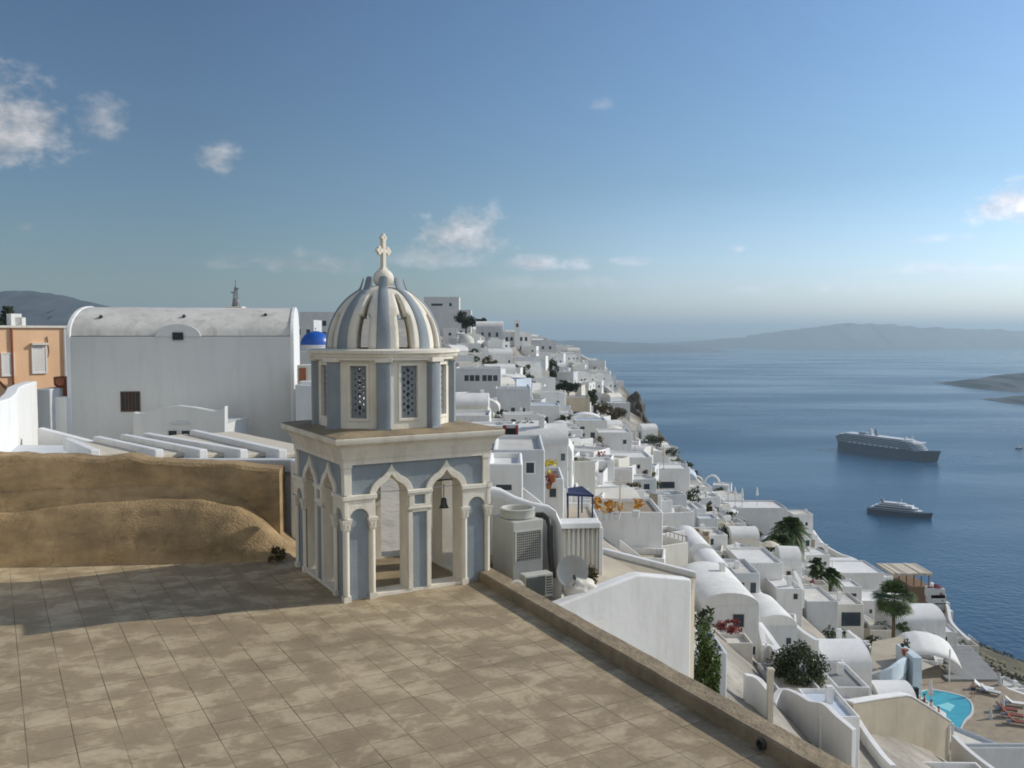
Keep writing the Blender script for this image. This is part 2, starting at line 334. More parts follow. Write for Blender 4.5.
sea = MB().add([(-29000, -5000, SEA), (29000, -5000, SEA), (29000, 41500, SEA), (-29000, 41500, SEA)], [(0, 1, 2, 3)]).build('sea', 'sea'); tag(sea, kind='structure')
# ------------------------------------------------------------------ hillside terrain
def terrain():
    ys = list(np.arange(-60, 40, 8)) + list(np.arange(40, 300, 5)) + list(np.arange(300, 720, 10)) + [740, 780, 830, 900]
    ss = list(np.linspace(0, 1, 44)); off = [1.5, 4, 8, 14, 22, 32, 45, 60, 80, 105, 140, 190, 260]
    vs, cols, fs = [], [], []
    for j, y in enumerate(ys):
        y = float(y); e = edge(y); row = [(-160 + (e + 160) * (s ** .75)) for s in ss] + [e + o for o in off]
        for i, x in enumerate(row):
            z = ground(x, y)
            if x > e + 1: z += rnd.uniform(-1, 1) * min(4, (x - e) * .12); x += rnd.uniform(-1, 1) * min(3, (x - e) * .08)
            vs.append((x, y, z)); cols.append(0.0 if x > e - 2.5 else 1.0)
    n = len(ss) + len(off)
    for j in range(len(ys) - 1):
        for i in range(n - 1): fs.append((j * n + i, j * n + i + 1, (j + 1) * n + i + 1, (j + 1) * n + i))
    me = bpy.data.meshes.new('terrain'); me.from_pydata(vs, [], fs)
    at_ = me.color_attributes.new('built', 'FLOAT_COLOR', 'POINT')
    for i, c in enumerate(cols): at_.data[i].color = (c, c, c, 1)
    o = bpy.data.objects.new('terrain', me); COL.objects.link(o)
    m = mat('hillside', (.33, .30, .25), var=.4, scale=.22, bump=.5, bscale=.6, dirt=.75, dirtcol=(.13, .11, .075)); nt = m.node_tree
    b = nt.nodes['Principled BSDF']; src = b.inputs['Base Color'].links[0].from_socket
    ca = nn(nt, 'ShaderNodeVertexColor'); ca.layer_name = 'built'
    no = nn(nt, 'ShaderNodeTexNoise'); no.inputs['Scale'].default_value = .22; no.inputs['Detail'].default_value = 7; no.inputs['Roughness'].default_value = .7
    ge = nn(nt, 'ShaderNodeNewGeometry'); nt.links.new(ge.outputs['Position'], no.inputs['Vector'])
    cr = nn(nt, 'ShaderNodeValToRGB'); e = cr.color_ramp.elements; e[0].position = .35; e[0].color = (.05, .042, .03, 1); e[1].position = .7; e[1].color = (.20, .15, .095, 1)
    k = cr.color_ramp.elements.new(.52); k.color = (.085, .078, .04, 1)
    nt.links.new(no.outputs['Fac'], cr.inputs['Fac'])
    mx = nn(nt, 'ShaderNodeMix', data_type='RGBA'); nt.links.new(ca.outputs['Color'], mx.inputs['Factor']); nt.links.new(cr.outputs[0], mx.inputs['A']); nt.links.new(src, mx.inputs['B'])
    nt.links.new(mx.outputs['Result'], b.inputs['Base Color']); me.materials.append(m)
    tag(o, kind='structure')
terrain()
# ------------------------------------------------------------------ far islands
def ridge(name, prof, Y, depth, m):
    """prof = [(px, py_top)] ; coast at sea level at distance Y (front), crest further back"""
    vs, fs = [], []; n = len(prof); rows = 9
    for i, (px, py) in enumerate(prof):
        top = max(at(px, py, Y + depth * .45).z, SEA + 1)
        for j in range(rows):
            t = j / (rows - 1); y = Y + depth * t; h = math.sin(min(t / .45, 1) * math.pi / 2) if t < .45 else math.cos((t - .45) / .55 * math.pi / 2)
            q = 1 + (rnd.uniform(-.12, .12) if 0 < j < rows - 1 and j != 4 else 0)
            u = ray(px, py)[0]
            vs.append((u * (Y + depth * .45) + (rnd.uniform(-.1, .1) * depth * .2 if j else 0), y + rnd.uniform(-.02, .02) * depth, SEA - 1 + (top - SEA + 1) * h * q if j not in (0, rows - 1) else SEA - 1))
    for i in range(n - 1):
        for j in range(rows - 1): fs.append((i * rows + j, (i + 1) * rows + j, (i + 1) * rows + j + 1, i * rows + j + 1))
    o = MB().add(vs, fs).build(name, m, smooth=True); return tag(o, kind='structure')
def dens(p, n=6, amp=.5):
    out = []
    for (x0, y0), (x1, y1) in zip(p[:-1], p[1:]):
        for k in range(n):
            t = k / n; out.append((x0 + (x1 - x0) * t, y0 + (y1 - y0) * t + (rnd.uniform(-amp, amp))))
    return out + [p[-1]]
M['island'] = mat('island rock', (.10, .095, .085), var=.35, scale=.0016)
M['isldark'] = mat('lava rock', (.045, .042, .04), var=.3, scale=.004)
M['mount'] = mat('mountain scrub', (.055, .06, .06), var=.25, scale=.004)  # dark bluish tone puts distance haze into the scrub colour
ridge('hills', dens([(560,349),(620,345),(680,342),(740,338),(780,331),(820,326.5),(850,323.5),(880,325),(915,327),(945,328.5),(990,330),(1040,331.5),(1100,335),(1200,347)], 6, .35), 12900, 3000, 'island')
ridge('hills', dens([(535,349),(545,342),(575,340),(640,343),(700,347),(720,350)], 5, .4), 10300, 1800, 'island')
ridge('island', dens([(972,386),(985,381),(1000,378.5),(1024,374),(1060,371),(1120,372),(1200,382)], 5, .5), 3400, 700, 'isldark')
ridge('island', dens([(1000,402.5),(1012,399),(1030,396),(1070,395),(1120,400)], 5, .4), 2780, 300, 'isldark')
def mountain():
    prof = dens([(-140,312),(-60,300),(-20,294),(10,290.5),(35,291.5),(60,295),(85,301),(110,307),(150,313),(230,322),(300,330),(380,338)], 5, .7); Y = 4200
    vs, fs = [], []; rows = 14; n = len(prof)
    for i, (px, py) in enumerate(prof):
        top = at(px, py, Y).z
        for j in range(rows):
            t = j / (rows - 1); y = Y - 2600 + 2600 * t; u = ray(px, py)[0]
            vs.append((u * (Y * .4 + y * .6) + (rnd.uniform(-25, 25) if j < rows - 1 else 0), y, -30 + (top + 30) * (t ** 1.5) * (1 + (rnd.uniform(-.05, .05) if j < rows - 1 else 0))))
        vs.append((ray(px, py)[0] * Y, Y + 900, -100))
    rows += 1
    for i in range(n - 1):
        for j in range(rows - 1): fs.append((i * rows + j, (i + 1) * rows + j, (i + 1) * rows + j + 1, i * rows + j + 1))
    tag(MB().add(vs, fs).build('mountain', 'mount', smooth=True), kind='structure')
mountain()
# ------------------------------------------------------------------ terrace (tiled roof we look across)
PHI = R(30.2); e1 = Vector((math.cos(PHI), math.sin(PHI), 0)); e2 = Vector((-math.sin(PHI), math.cos(PHI), 0))
def tilemat():
    m = bpy.data.materials.new('terrace tiles'); m.use_nodes = True; nt = m.node_tree; b = nt.nodes['Principled BSDF']; b.inputs['Roughness'].default_value = .75; b.inputs['Specular IOR Level'].default_value = .25
    g = nn(nt, 'ShaderNodeNewGeometry'); mp = nn(nt, 'ShaderNodeMapping'); mp.vector_type = 'TEXTURE'; mp.inputs['Rotation'].default_value = (0, 0, PHI); mp.inputs['Location'].default_value = (-.33, .12, 0)
    nt.links.new(g.outputs['Position'], mp.inputs['Vector'])
    br = nn(nt, 'ShaderNodeTexBrick'); br.offset = 0; br.inputs['Scale'].default_value = 1; br.inputs['Brick Width'].default_value = .465; br.inputs['Row Height'].default_value = .465
    br.inputs['Mortar Size'].default_value = .0065; br.inputs['Mortar Smooth'].default_value = .3; br.inputs['Color1'].default_value = (.38, .38, .38, 1); br.inputs['Color2'].default_value = (.62, .62, .62, 1); br.inputs['Mortar'].default_value = (0, 0, 0, 1)
    nt.links.new(mp.outputs[0], br.inputs['Vector'])
    m2 = nn(nt, 'ShaderNodeMapping'); m2.vector_type = 'TEXTURE'; m2.inputs['Rotation'].default_value = (0, 0, R(8)); m2.inputs['Scale'].default_value = (1.15, .95, 1); nt.links.new(g.outputs['Position'], m2.inputs['Vector'])
    n1 = nn(nt, 'ShaderNodeTexNoise'); n1.inputs['Scale'].default_value = 1.7; n1.inputs['Detail'].default_value = 10; n1.inputs['Roughness'].default_value = .66; n1.inputs['Distortion'].default_value = .35
    nt.links.new(m2.outputs[0], n1.inputs['Vector'])
    # each tile dries a little differently
    ad = nn(nt, 'ShaderNodeMath', operation='MULTIPLY_ADD'); ad.inputs[1].default_value = .13; nt.links.new(br.outputs['Color'], ad.inputs[0]); nt.links.new(n1.outputs['Fac'], ad.inputs[2])
    cr = nn(nt, 'ShaderNodeValToRGB'); e = cr.color_ramp.elements; e[0].position = .36; e[0].color = (.275, .213, .132, 1); e[1].position = .71; e[1].color = (.485, .395, .26, 1)
    k = e.new(.55); k.color = (.328, .257, .16, 1); k = e.new(.605); k.color = (.415, .332, .21, 1)
    nt.links.new(ad.outputs[0], cr.inputs['Fac'])
    n3 = nn(nt, 'ShaderNodeTexNoise'); n3.inputs['Scale'].default_value = 18; n3.inputs['Detail'].default_value = 8; nt.links.new(g.outputs['Position'], n3.inputs['Vector'])
    n4 = nn(nt, 'ShaderNodeTexNoise'); n4.inputs['Scale'].default_value = .35; n4.inputs['Detail'].default_value = 4; nt.links.new(g.outputs['Position'], n4.inputs['Vector'])
    ad2 = nn(nt, 'ShaderNodeMath', operation='MULTIPLY_ADD'); ad2.inputs[1].default_value = .5; nt.links.new(n3.outputs['Fac'], ad2.inputs[0]); nt.links.new(n4.outputs['Fac'], ad2.inputs[2])
    mr = nn(nt, 'ShaderNodeMapRange'); mr.inputs['From Min'].default_value = .5; mr.inputs['From Max'].default_value = 1.0; mr.inputs['To Min'].default_value = .8; mr.inputs['To Max'].default_value = 1.2; nt.links.new(ad2.outputs[0], mr.inputs['Value'])
    sc = nn(nt, 'ShaderNodeVectorMath', operation='SCALE'); nt.links.new(cr.outputs[0], sc.inputs[0]); nt.links.new(mr.outputs[0], sc.inputs['Scale'])
    mx = nn(nt, 'ShaderNodeMix', data_type='RGBA'); mx.inputs['B'].default_value = (.075, .06, .042, 1)
    # joints are worn: broken by noise
    jn = nn(nt, 'ShaderNodeMath', operation='MULTIPLY'); jr = nn(nt, 'ShaderNodeMapRange'); jr.inputs['From Min'].default_value = .38; jr.inputs['From Max'].default_value = .58; jr.inputs['To Min'].default_value = .1; jr.inputs['To Max'].default_value = .8
    n5 = nn(nt, 'ShaderNodeTexNoise'); n5.inputs['Scale'].default_value = 1.1; n5.inputs['Detail'].default_value = 5; nt.links.new(g.outputs['Position'], n5.inputs['Vector']); nt.links.new(n5.outputs['Fac'], jr.inputs['Value'])
    nt.links.new(br.outputs['Fac'], jn.inputs[0]); nt.links.new(jr.outputs[0], jn.inputs[1])
    nt.links.new(jn.outputs[0], mx.inputs['Factor']); nt.links.new(sc.outputs[0], mx.inputs['A']); nt.links.new(mx.outputs['Result'], b.inputs['Base Color'])
    bp = nn(nt, 'ShaderNodeBump'); bp.inputs['Strength'].default_value = .35; bp.inputs['Distance'].default_value = .012; bp.invert = True
    a3 = nn(nt, 'ShaderNodeMath', operation='MULTIPLY_ADD'); a3.inputs[1].default_value = -.35; nt.links.new(n3.outputs['Fac'], a3.inputs[0]); nt.links.new(br.outputs['Fac'], a3.inputs[2])
    nt.links.new(a3.outputs[0], bp.inputs['Height']); nt.links.new(bp.outputs[0], b.inputs['Normal'])
    return m
M['tiles'] = tilemat()
pi0, pi1 = onz(480, 582, 0), onz(790, 768, 0)            # inner foot of the parapet
pdir = (pi1 - pi0).normalized(); pn = Vector((-pdir.y, pdir.x, 0))
if pn.x < 0: pn = -pn
pend = pi0 + pdir * 15.5; pstart = pi0 - pdir * .25
fl = [(-16, -1), (pend.x, pend.y), (pstart.x, pstart.y), (-.25, 18.0), (-2.0, 18.4), (-4.2, 18.3), (-16, 17.4)]
tag(MB().prism(fl, -6, 0).build('terrace', 'tiles'), kind='structure')
# parapet kerb along its right edge
pw = empty('parapet', 'low brown weathered parapet along the open edge of the tiled terrace', 'parapet', tuple(pstart), math.atan2(pdir.y, pdir.x))
L = (pend - pstart).length; sgn = 1 if (Matrix.Rotation(math.atan2(pdir.y, pdir.x), 3, 'Z') @ Vector((0, 1, 0))).dot(pn) > 0 else -1
def kerb():
    b = MB(); n = 60; prof = [(0.0, 0.0), (0.0, .15), (.025, .18), (.30, .185), (.335, .155), (.34, -6.0)]
    vs, fs = [], []
    for i in range(n + 1):
        for q, (o, z) in enumerate(prof):
            j = 0 if q in (0, 5) else 1
            vs.append((L * i / n, sgn * (o + j * rnd.uniform(-.006, .006)), z + j * rnd.uniform(-.005, .005)))
    k = len(prof)
    for i in range(n):
        for q in range(k - 1): fs.append((i * k + q, (i + 1) * k + q, (i + 1) * k + q + 1, i * k + q + 1))
    fs += [tuple(range(k)), tuple(n * k + q for q in reversed(range(k)))]
    return b.add(vs, fs)
M['kerb'] = mat('parapet plaster', (.30, .235, .15), var=.28, scale=1.6, bump=.5, bscale=14, dirt=.75, dirtcol=(.13, .10, .065))
kerb().build('wall', 'kerb', pw)
dh = MB(); hp = onz(780.5, 747, 0); hx = (hp - pstart).dot(pdir)
dh.lathe([(.045, 0), (.06, 0), (.06, .05), (.045, .05), (.045, 0)], 16); dh.lathe([(0, .012), (.045, .012)], 16)
d_ = dh.build('drain', 'pipe', pw); d_.location = (hx, sgn * .004, .085); d_.rotation_euler = (R(90) * sgn, 0, 0)
# ------------------------------------------------------------------ bell tower
tw0 = onz(345, 603, 0); A = 1.38
tc_ = tw0 + e1 * A + e2 * A
tw = empty('bell_tower', 'grey blue and cream bell tower with ogee arches and a ribbed open dome', 'bell tower', (tc_.x, tc_.y, 0), PHI)
def ogee(c, hw, z0, zs, za, n=10):
    """closed outline of an ogee headed opening, from bottom left clockwise"""
    left = []
    zm = zs + (za - zs) * .60
    for i in range(n + 1):                       # convex lower part
        a = math.pi - i / n * math.pi * .36
        left.append((c + hw * math.cos(a) , zs + (zm - zs) * math.sin(a) / math.sin(math.pi * .36)))
    x0 = left[-1][0]
    for i in range(1, n + 1):                    # concave tip
        t = i / n; left.append((x0 + (c - x0) * t, zm + (za - zm) * (t * .72 + .28 * t * t * t)))
    right = [(2 * c - x, z) for x, z in reversed(left[:-1])]
    return [(c - hw, z0)] + left + right + [(c + hw, z0)]
def rnd_arch(c, hw, z0, zs, n=10): return [(c - hw, z0)] + [(c + hw * math.cos(math.pi - math.pi * i / n), zs + hw * math.sin(math.pi * i / n)) for i in range(n + 1)] + [(c + hw, z0)]
OC = .52
core, blue, trim, colm, capt = MB(), MB(), MB(), MB(), MB()
for k in range(4):
    mt = Matrix.Rotation(k * math.pi / 2, 4, 'Z') @ Matrix.Translation((0, -A, 0))      # local y = depth inward, x along the face
    hw_ = A - .06
    ops = [ogee(s * OC, .30, .06, 1.74, 2.12) for s in (-1, 1)]
    core.slab([(-hw_, 0), (hw_, 0), (hw_, 2.36), (-hw_, 2.36)], [list(reversed(o)) for o in ops], .06 if k % 2 == 0 else .061, .40, mt)
    # blue fields (8 mm proud of the cream core)
    for s in (-1, 1):
        blue.slab(rnd_arch(s * 1.11, .17, .02, 1.40), [], .048, .062, mt)
    sp = [(-1.26, 1.79), (1.26, 1.79), (1.26, 2.33), (-1.26, 2.33)]
    blue.slab(sp, [list(reversed([(max(min(x, 1.2), -1.2), max(z, 1.80)) for x, z in ogee(s * OC, .345, 1.80, 1.81, 2.18)])) for s in (-1, 1)], .048, .0625, mt)
    blue.box(-.135, .135, .045, .062, .05, 1.40, mt); blue.box(-.10, .10, .045, .062, 1.535, 1.70, mt)
    # cream trim: ogee bands, impost band, colonnettes and spandrels
    for s in (-1, 1):
        o = ogee(s * OC, .40, 1.70, 1.755, 2.27); i_ = ogee(s * OC, .29, 1.70, 1.74, 2.10)
        trim.slab(o, [], .0, .064, mt) if False else None
        ring = []
        n = len(o)
        vs = [mt @ Vector((p[0], .005, p[1])) for p in o] + [mt @ Vector((p[0], .005, p[1])) for p in i_] + [mt @ Vector((p[0], .07, p[1])) for p in o] + [mt @ Vector((p[0], .07, p[1])) for p in i_]
        fs = []
        for q in range(n - 1):
            fs += [(q, q + 1, n + q + 1, n + q), (q, 2 * n + q, 2 * n + q + 1, q + 1), (n + q, n + q + 1, 3 * n + q + 1, 3 * n + q)]
        trim.add(vs, fs)
        for c in (.875, 1.335):
            u = s * c; colm, capt = MB(), MB()
            colm.add([mt @ Vector((u + .052 * math.cos(a), .036 - .048 * math.sin(a), z)) for z in (.10, 1.20) for a in [math.pi * q / 8 for q in range(9)]],
                     [(q, q + 1, 9 + q + 1, 9 + q) for q in range(8)])
            colm.box(u - .065, u + .065, -.018, .06, .0, .10, mt)
            capt.add([mt @ Vector((u + x, y, z)) for z, wd in ((1.20, .052), (1.23, .062), (1.27, .058), (1.36, .085), (1.40, .088)) for x, y in ((-wd, .055), (-wd, .02 - wd * .72), (wd, .02 - wd * .72), (wd, .055))],
                     [(r * 4 + q, r * 4 + (q + 1) % 4, r * 4 + 4 + (q + 1) % 4, r * 4 + 4 + q) for r in range(4) for q in range(4)] + [(16, 17, 18, 19)])
            for dx in (-.03, .03): capt.box(u + dx - .012, u + dx + .012, -.035, .0, 1.255, 1.34, mt)
            colm.build('colonnette', 'cream', tw, smooth='angle'); capt.build('capital', 'cream', tw)
        out = [(s * 1.11 - .285, 1.39), (s * 1.11 + .285, 1.39), (s * 1.11 + .285, 1.72), (s * 1.11 - .285, 1.72)]
        aw = [(s * 1.11 + .17 * math.cos(a), 1.39 + .17 * math.sin(a)) for a in [math.pi * q / 10 for q in range(11)]]
        poly = [(s * 1.11 + .285, 1.39), (s * 1.11 + .285, 1.72), (s * 1.11 - .285, 1.72), (s * 1.11 - .285, 1.39)] + list(reversed(aw))
        trim.slab(poly, [], .0, .064, mt)
        trim.box(s * 1.11 - .31, s * 1.11 + .31, -.03, .066, 1.715, 1.79, mt)
        # corner pilaster above the band
        x0, x1 = sorted((s * 1.24, s * 1.375)); trim.box(x0, x1, .003, .066, 1.79, 2.25, mt); trim.box(x0 - .01, x1 + .008, -.012, .066, 2.25, 2.33, mt)
    # middle pier: borders and the little square frame
    for s in (-1, 1): x0, x1 = sorted((s * .135, s * .215)); trim.box(x0, x1, .012, .064, .06, 1.45, mt)
    trim.box(-.215, .215, .012, .064, 1.4, 1.46, mt)
    trim.slab([(-.20, 1.455), (.20, 1.455), (.20, 1.80), (-.20, 1.80)], [[(-.10, 1.535), (-.10, 1.70), (.10, 1.70), (.10, 1.535)]], .004, .064, mt)
    trim.box(-.24, .24, -.02, .066, 1.735, 1.79, mt); trim.box(-.225, .225, -.005, .066, 1.455, 1.49, mt)
    core.box(-.82, .82, .03, .07, 0.001, .06, mt)
core.build('wall', 'cream', tw, bevel=.006); blue.build('blue_panel', 'blue', tw); trim.build('moulding', 'cream', tw, bevel=.008)
MB().box(-1.0, 1.0, -1.0, 1.0, -.5, .03).build('floor', 'stain', tw)
def sqring(prof, name, m, bev=0):
    vs, fs = [], []
    for o, z in prof: vs += [(-o, -o, z), (o, -o, z), (o, o, z), (-o, o, z)]
    for r in range(len(prof) - 1):
        for q in range(4): fs.append((r * 4 + q, r * 4 + (q + 1) % 4, r * 4 + 4 + (q + 1) % 4, r * 4 + 4 + q))
    k = len(prof) * 4; fs += [(3, 2, 1, 0), (k - 4, k - 3, k - 2, k - 1)]
    return MB().add(vs, fs).build(name, m, tw, bevel=bev)
sqring([(A - .05, 2.30), (A + .01, 2.30), (A + .012, 2.40), (A + .035, 2.42), (A + .04, 2.50), (A + .06, 2.52), (A + .085, 2.58), (A + .13, 2.635), (A + .175, 2.66), (A + .20, 2.68), (A + .205, 2.765), (A + .17, 2.77)], 'cornice', 'cream', .006)
sqring([(A + .19, 2.768), (A + .185, 2.785), (1.30, 2.83), (.4, 2.86)], 'roof_ledge', 'stain')
# inner ceiling hides nothing above; bell on its rod in the second arch
DC = Vector((-.08, .02, 0))               # drum centre, a little off the tower's middle
def octv(r, off=22.5): return [(DC.x + r * math.cos(R(off + 45 * i)), DC.y + r * math.sin(R(off + 45 * i))) for i in range(8)]
def octring(profs, name, m, bev=.006, parent=None):
    vs, fs = [], []
    for r, z in profs: vs += [(x, y, z) for x, y in octv(r)]
    for q in range(len(profs) - 1):
        for i in range(8): fs.append((q * 8 + i, q * 8 + (i + 1) % 8, q * 8 + 8 + (i + 1) % 8, q * 8 + 8 + i))
    return MB().add(vs, fs).build(name, m, parent or tw, bevel=bev)
RO = 1.235; ap = RO * math.cos(R(22.5)); fw = RO * math.sin(R(22.5))
dw, lat, pil, plv = MB(), MB(), MB(), MB()
for i in range(8):
    a = 45 * i
    mt = Matrix.Translation(DC) @ Matrix.Rotation(R(a + 90), 4, 'Z') @ Matrix.Translation((0, -ap, 0))
    hole = [(-.155, 3.02), (.155, 3.02), (.155, 3.93), (-.155, 3.93)]
    dw.slab([(-fw + .01, 2.80), (fw - .01, 2.80), (fw - .01, 4.06), (-fw + .01, 4.06)], [list(reversed(hole))], 0, .16, mt)
    dw.slab([(-.205, 2.97), (.205, 2.97), (.205, 3.98), (-.205, 3.98)], [list(reversed(hole))], -.02, .002, mt)
    holes = []; lat, pil, plv = MB(), MB(), MB()
    for q in range(8):                          # pierced lozenges and rounds
        z = 3.10 + q * .108
        holes.append([(0 + .036 * math.cos(t) * (1 if q % 2 else .75), z + .044 * math.sin(t)) for t in [-2 * math.pi * w_ / (8 if q % 2 else 4) for w_ in range(8 if q % 2 else 4)]])
    for s in (-1, 1):
        for q in range(7):
            z = 3.154 + q * .108; holes.append([(s * .075 + .022 * math.cos(t), z + .030 * math.sin(t)) for t in [-2 * math.pi * w_ / 6 for w_ in range(6)]])
    lat.slab([(-.158, 3.015), (.158, 3.015), (.158, 3.935), (-.158, 3.935)], holes, .045, .075, mt)
    a2 = a + 22.5
    m2 = Matrix.Translation(DC) @ Matrix.Rotation(R(a2 + 90), 4, 'Z') @ Matrix.Translation((0, -RO, 0))
    pr = [(-.125, .09), (-.125, .0), (-.115, -.055), (-.05, -.085), (.05, -.085), (.115, -.055), (.125, .0), (.125, .09)]
    pil.prism(pr, 2.80, 4.03, m2)
    pil.box(-.13, .13, -.09, .08, 2.80, 2.86, m2)
    plv.box(-.15, .15, -.11, .05, 3.995, 4.075, m2)
    lat.build('lattice', 'lattice', tw); pil.build('pilaster', 'blue', tw, bevel=.01); plv.build('pilaster_capital', 'cream', tw, bevel=.008)
dw.build('drum_wall', 'cream', tw, bevel=.005)
octring([(RO - .12, 4.0), (RO + .10, 4.03), (RO + .10, 4.075), (RO + .125, 4.085), (RO + .135, 4.13), (RO + .165, 4.15), (RO + .165, 4.20), (RO + .10, 4.215), (.9, 4.225)], 'drum_cornice', 'cream')
# dome: cream shell with pointed openings, eight blue ribs curling at the top
DR, DH, DZ = 1.03, 1.17, 4.21
def dp(t, ang, dr=0): return (DC.x + (DR + dr) * math.cos(t) * math.cos(ang), DC.y + (DR + dr) * math.cos(t) * math.sin(ang), DZ + (DH + dr) * math.sin(t))
sh_ = MB(); NA, NT = 96, 26; vs, fs = [], []
for j in range(NT + 1):
    t = j / NT * R(84)
    for i in range(NA): vs.append(dp(t, 2 * math.pi * i / NA))
for j in range(NT):
    tm = (j + .5) / NT * R(84)
    for i in range(NA):
        a = ((i + .5) * 360 / NA + 22.5) % 45 - 22.5        # angle to nearest gore centre (ribs at 22.5)
        a = ((i + .5) * 360 / NA) % 45; a = a - 45 if a > 22.5 else a
        wo = 6.0 * math.sqrt(max(0, 1 - (tm / R(60)) ** 2.4)) / max(math.cos(tm) ** .35, .4)
        if abs(a) < wo and tm > R(1): continue
        fs.append((j * NA + i, j * NA + (i + 1) % NA, (j + 1) * NA + (i + 1) % NA, (j + 1) * NA + i))
ob = sh_.add(vs, fs).build('dome', 'cream', tw, smooth='angle')
md = ob.modifiers.new('thick', 'SOLIDIFY'); md.thickness = .13; md.offset = -1
for i in range(8):
    ang = R(22.5 + 45 * i); b = MB(); vs, fs = [], []; n = 22; sec = 9; tz = Vector((-math.sin(ang), math.cos(ang), 0))
    for j in range(n + 1):
        t = R(-1) + j / n * R(80); lift = 0.0
        if j > n - 4: lift = .05 * (j - n + 4) ** 1.3 / 2.2
        hw = .135 - .055 * j / n; hh = .052
        nv = Vector((math.cos(t) * math.cos(ang), math.cos(t) * math.sin(ang), math.sin(t)))
        base = Vector(dp(t, ang)) + nv * lift + Vector((math.cos(ang), math.sin(ang), 0)) * (lift * 1.0)
        for q in range(sec):
            w_ = math.pi * q / (sec - 1); vs.append(base + tz * (hw * math.cos(w_)) + nv * (-.02 + hh * (math.sin(w_) ** .7)))
    for j in range(n):
        for q in range(sec - 1): fs.append((j * sec + q, j * sec + q + 1, (j + 1) * sec + q + 1, (j + 1) * sec + q))
        fs.append((j * sec + sec - 1, j * sec, (j + 1) * sec, (j + 1) * sec + sec - 1))
    fs += [tuple(range(sec)), tuple(n * sec + q for q in range(sec))]
    b.add(vs, fs).build('rib', 'blue', tw, smooth='angle')
bz = 5.50
MB().lathe([(0, 5.24), (.26, 5.27), (.24, 5.31), (.14, 5.34)], 20, (DC.x, DC.y, 0)).build('dome_crown', 'cream', tw, smooth='angle')
fin = MB().lathe([(.19 * math.sin(math.pi * i / 12), bz - .18 * math.cos(math.pi * i / 12)) for i in range(13)], 20, (DC.x, DC.y, 0)).build('ball_finial', 'cream', tw, smooth=True)
# cross faces the camera side
cr = MB(); cm = Matrix.Translation((DC.x, DC.y, 0)) @ Matrix.Rotation(R(-38), 4, 'Z'); cm = Matrix.Translation((DC.x, DC.y, -.10)) @ Matrix.Rotation(-PHI + R(60), 4, 'Z')
cr.box(-.042, .042, -.035, .035, 5.76, 6.33, cm); cr.box(-.115, -.042, -.034, .034, 6.07, 6.14, cm); cr.box(.042, .115, -.034, .034, 6.07, 6.14, cm)
cr.box(-.07, .07, -.05, .05, 5.75, 5.80, cm)
for (x, z) in ((-.125, 6.105), (.125, 6.105), (0, 6.345)):
    for dx, dz in ((0, .045), (0, -.045), (-.045, 0), (.045, 0)):
        if (x == 0 and dz < 0) or (x < 0 and dx > 0) or (x > 0 and dx < 0): continue
        mm = cm @ Matrix.Translation((x + dx, 0, z + dz)) @ Matrix.Rotation(R(90), 4, 'X'); o = len(cr.v)
        c2 = MB().lathe([(.0, -.035), (.033, -.03), (.042, 0), (.033, .03), (0, .035)], 10); cr.add([mm @ Vector(v) for v in c2.v], c2.f)
cr.build('cross', 'cream', tw)
# bell and its rod
bl = empty('bell', 'small dark bronze bell hanging from a rod in the nearer arch', 'bell')
bl['label'] = 'small dark bronze bell hanging in the arch of the blue tower'
mtb = Matrix.Translation(tc_.to_3d().xyz * Vector((1, 1, 0)) if False else Vector((tc_.x, tc_.y, 0))) @ Matrix.Rotation(PHI, 4, 'Z')
bl.location = mtb @ Vector((OC + .10, -A + .34, 1.36)); bl.scale = (.72,) * 3; bl.rotation_euler.z = PHI
MB().lathe([(0, .24), (.05, .235), (.07, .20), (.078, .10), (.10, .03), (.125, -.01), (.115, -.012), (.06, .05), (0, .10)], 18).build('bell_body', 'bronze', bl, smooth=True)
MB().tube([(0, 0, .23), (0, 0, .58)], .012).build('hanger', 'bronze', bl)
MB().tube([(0, 0, .10), (0, 0, -.03)], .02).build('clapper', 'bronze', bl)
MB().tube([(.22, -.30, 1.86), (.84, -.30, 1.86)], .014, 6).build('bell_rod', 'pipe', tw).location = (0, -A + .30 + .34 - 0, 0)
# ------------------------------------------------------------------ shared small builders
def window(mb_frame, mb_pane, parent, cx, cz, w_, h_, mt, m='glass', fm='white', bars=0, fr=.07, proud=.03):
    """framed window on a wall whose outer face is local y=0 (outward = -y)"""
    f = MB(); o = [(cx - w_ / 2 - fr, cz - h_ / 2 - fr), (cx + w_ / 2 + fr, cz - h_ / 2 - fr), (cx + w_ / 2 + fr, cz + h_ / 2 + fr), (cx - w_ / 2 - fr, cz + h_ / 2 + fr)]
    i_ = [(cx - w_ / 2, cz - h_ / 2), (cx - w_ / 2, cz + h_ / 2), (cx + w_ / 2, cz + h_ / 2), (cx + w_ / 2, cz - h_ / 2)]
    f.slab(o, [i_], -proud, .05, mt)
    for q in range(bars): x = cx - w_ / 2 + w_ * (q + 1) / (bars + 1); f.box(x - .015, x + .015, -proud * .6, .02, cz - h_ / 2 + .001, cz + h_ / 2 - .001, mt)
    wo = f.build('window', fm, parent)
    MB().box(cx - w_ / 2 + .002, cx + w_ / 2 - .002, -.006, .04, cz - h_ / 2 + .002, cz + h_ / 2 - .002, mt).build('pane', m, wo)
    return wo
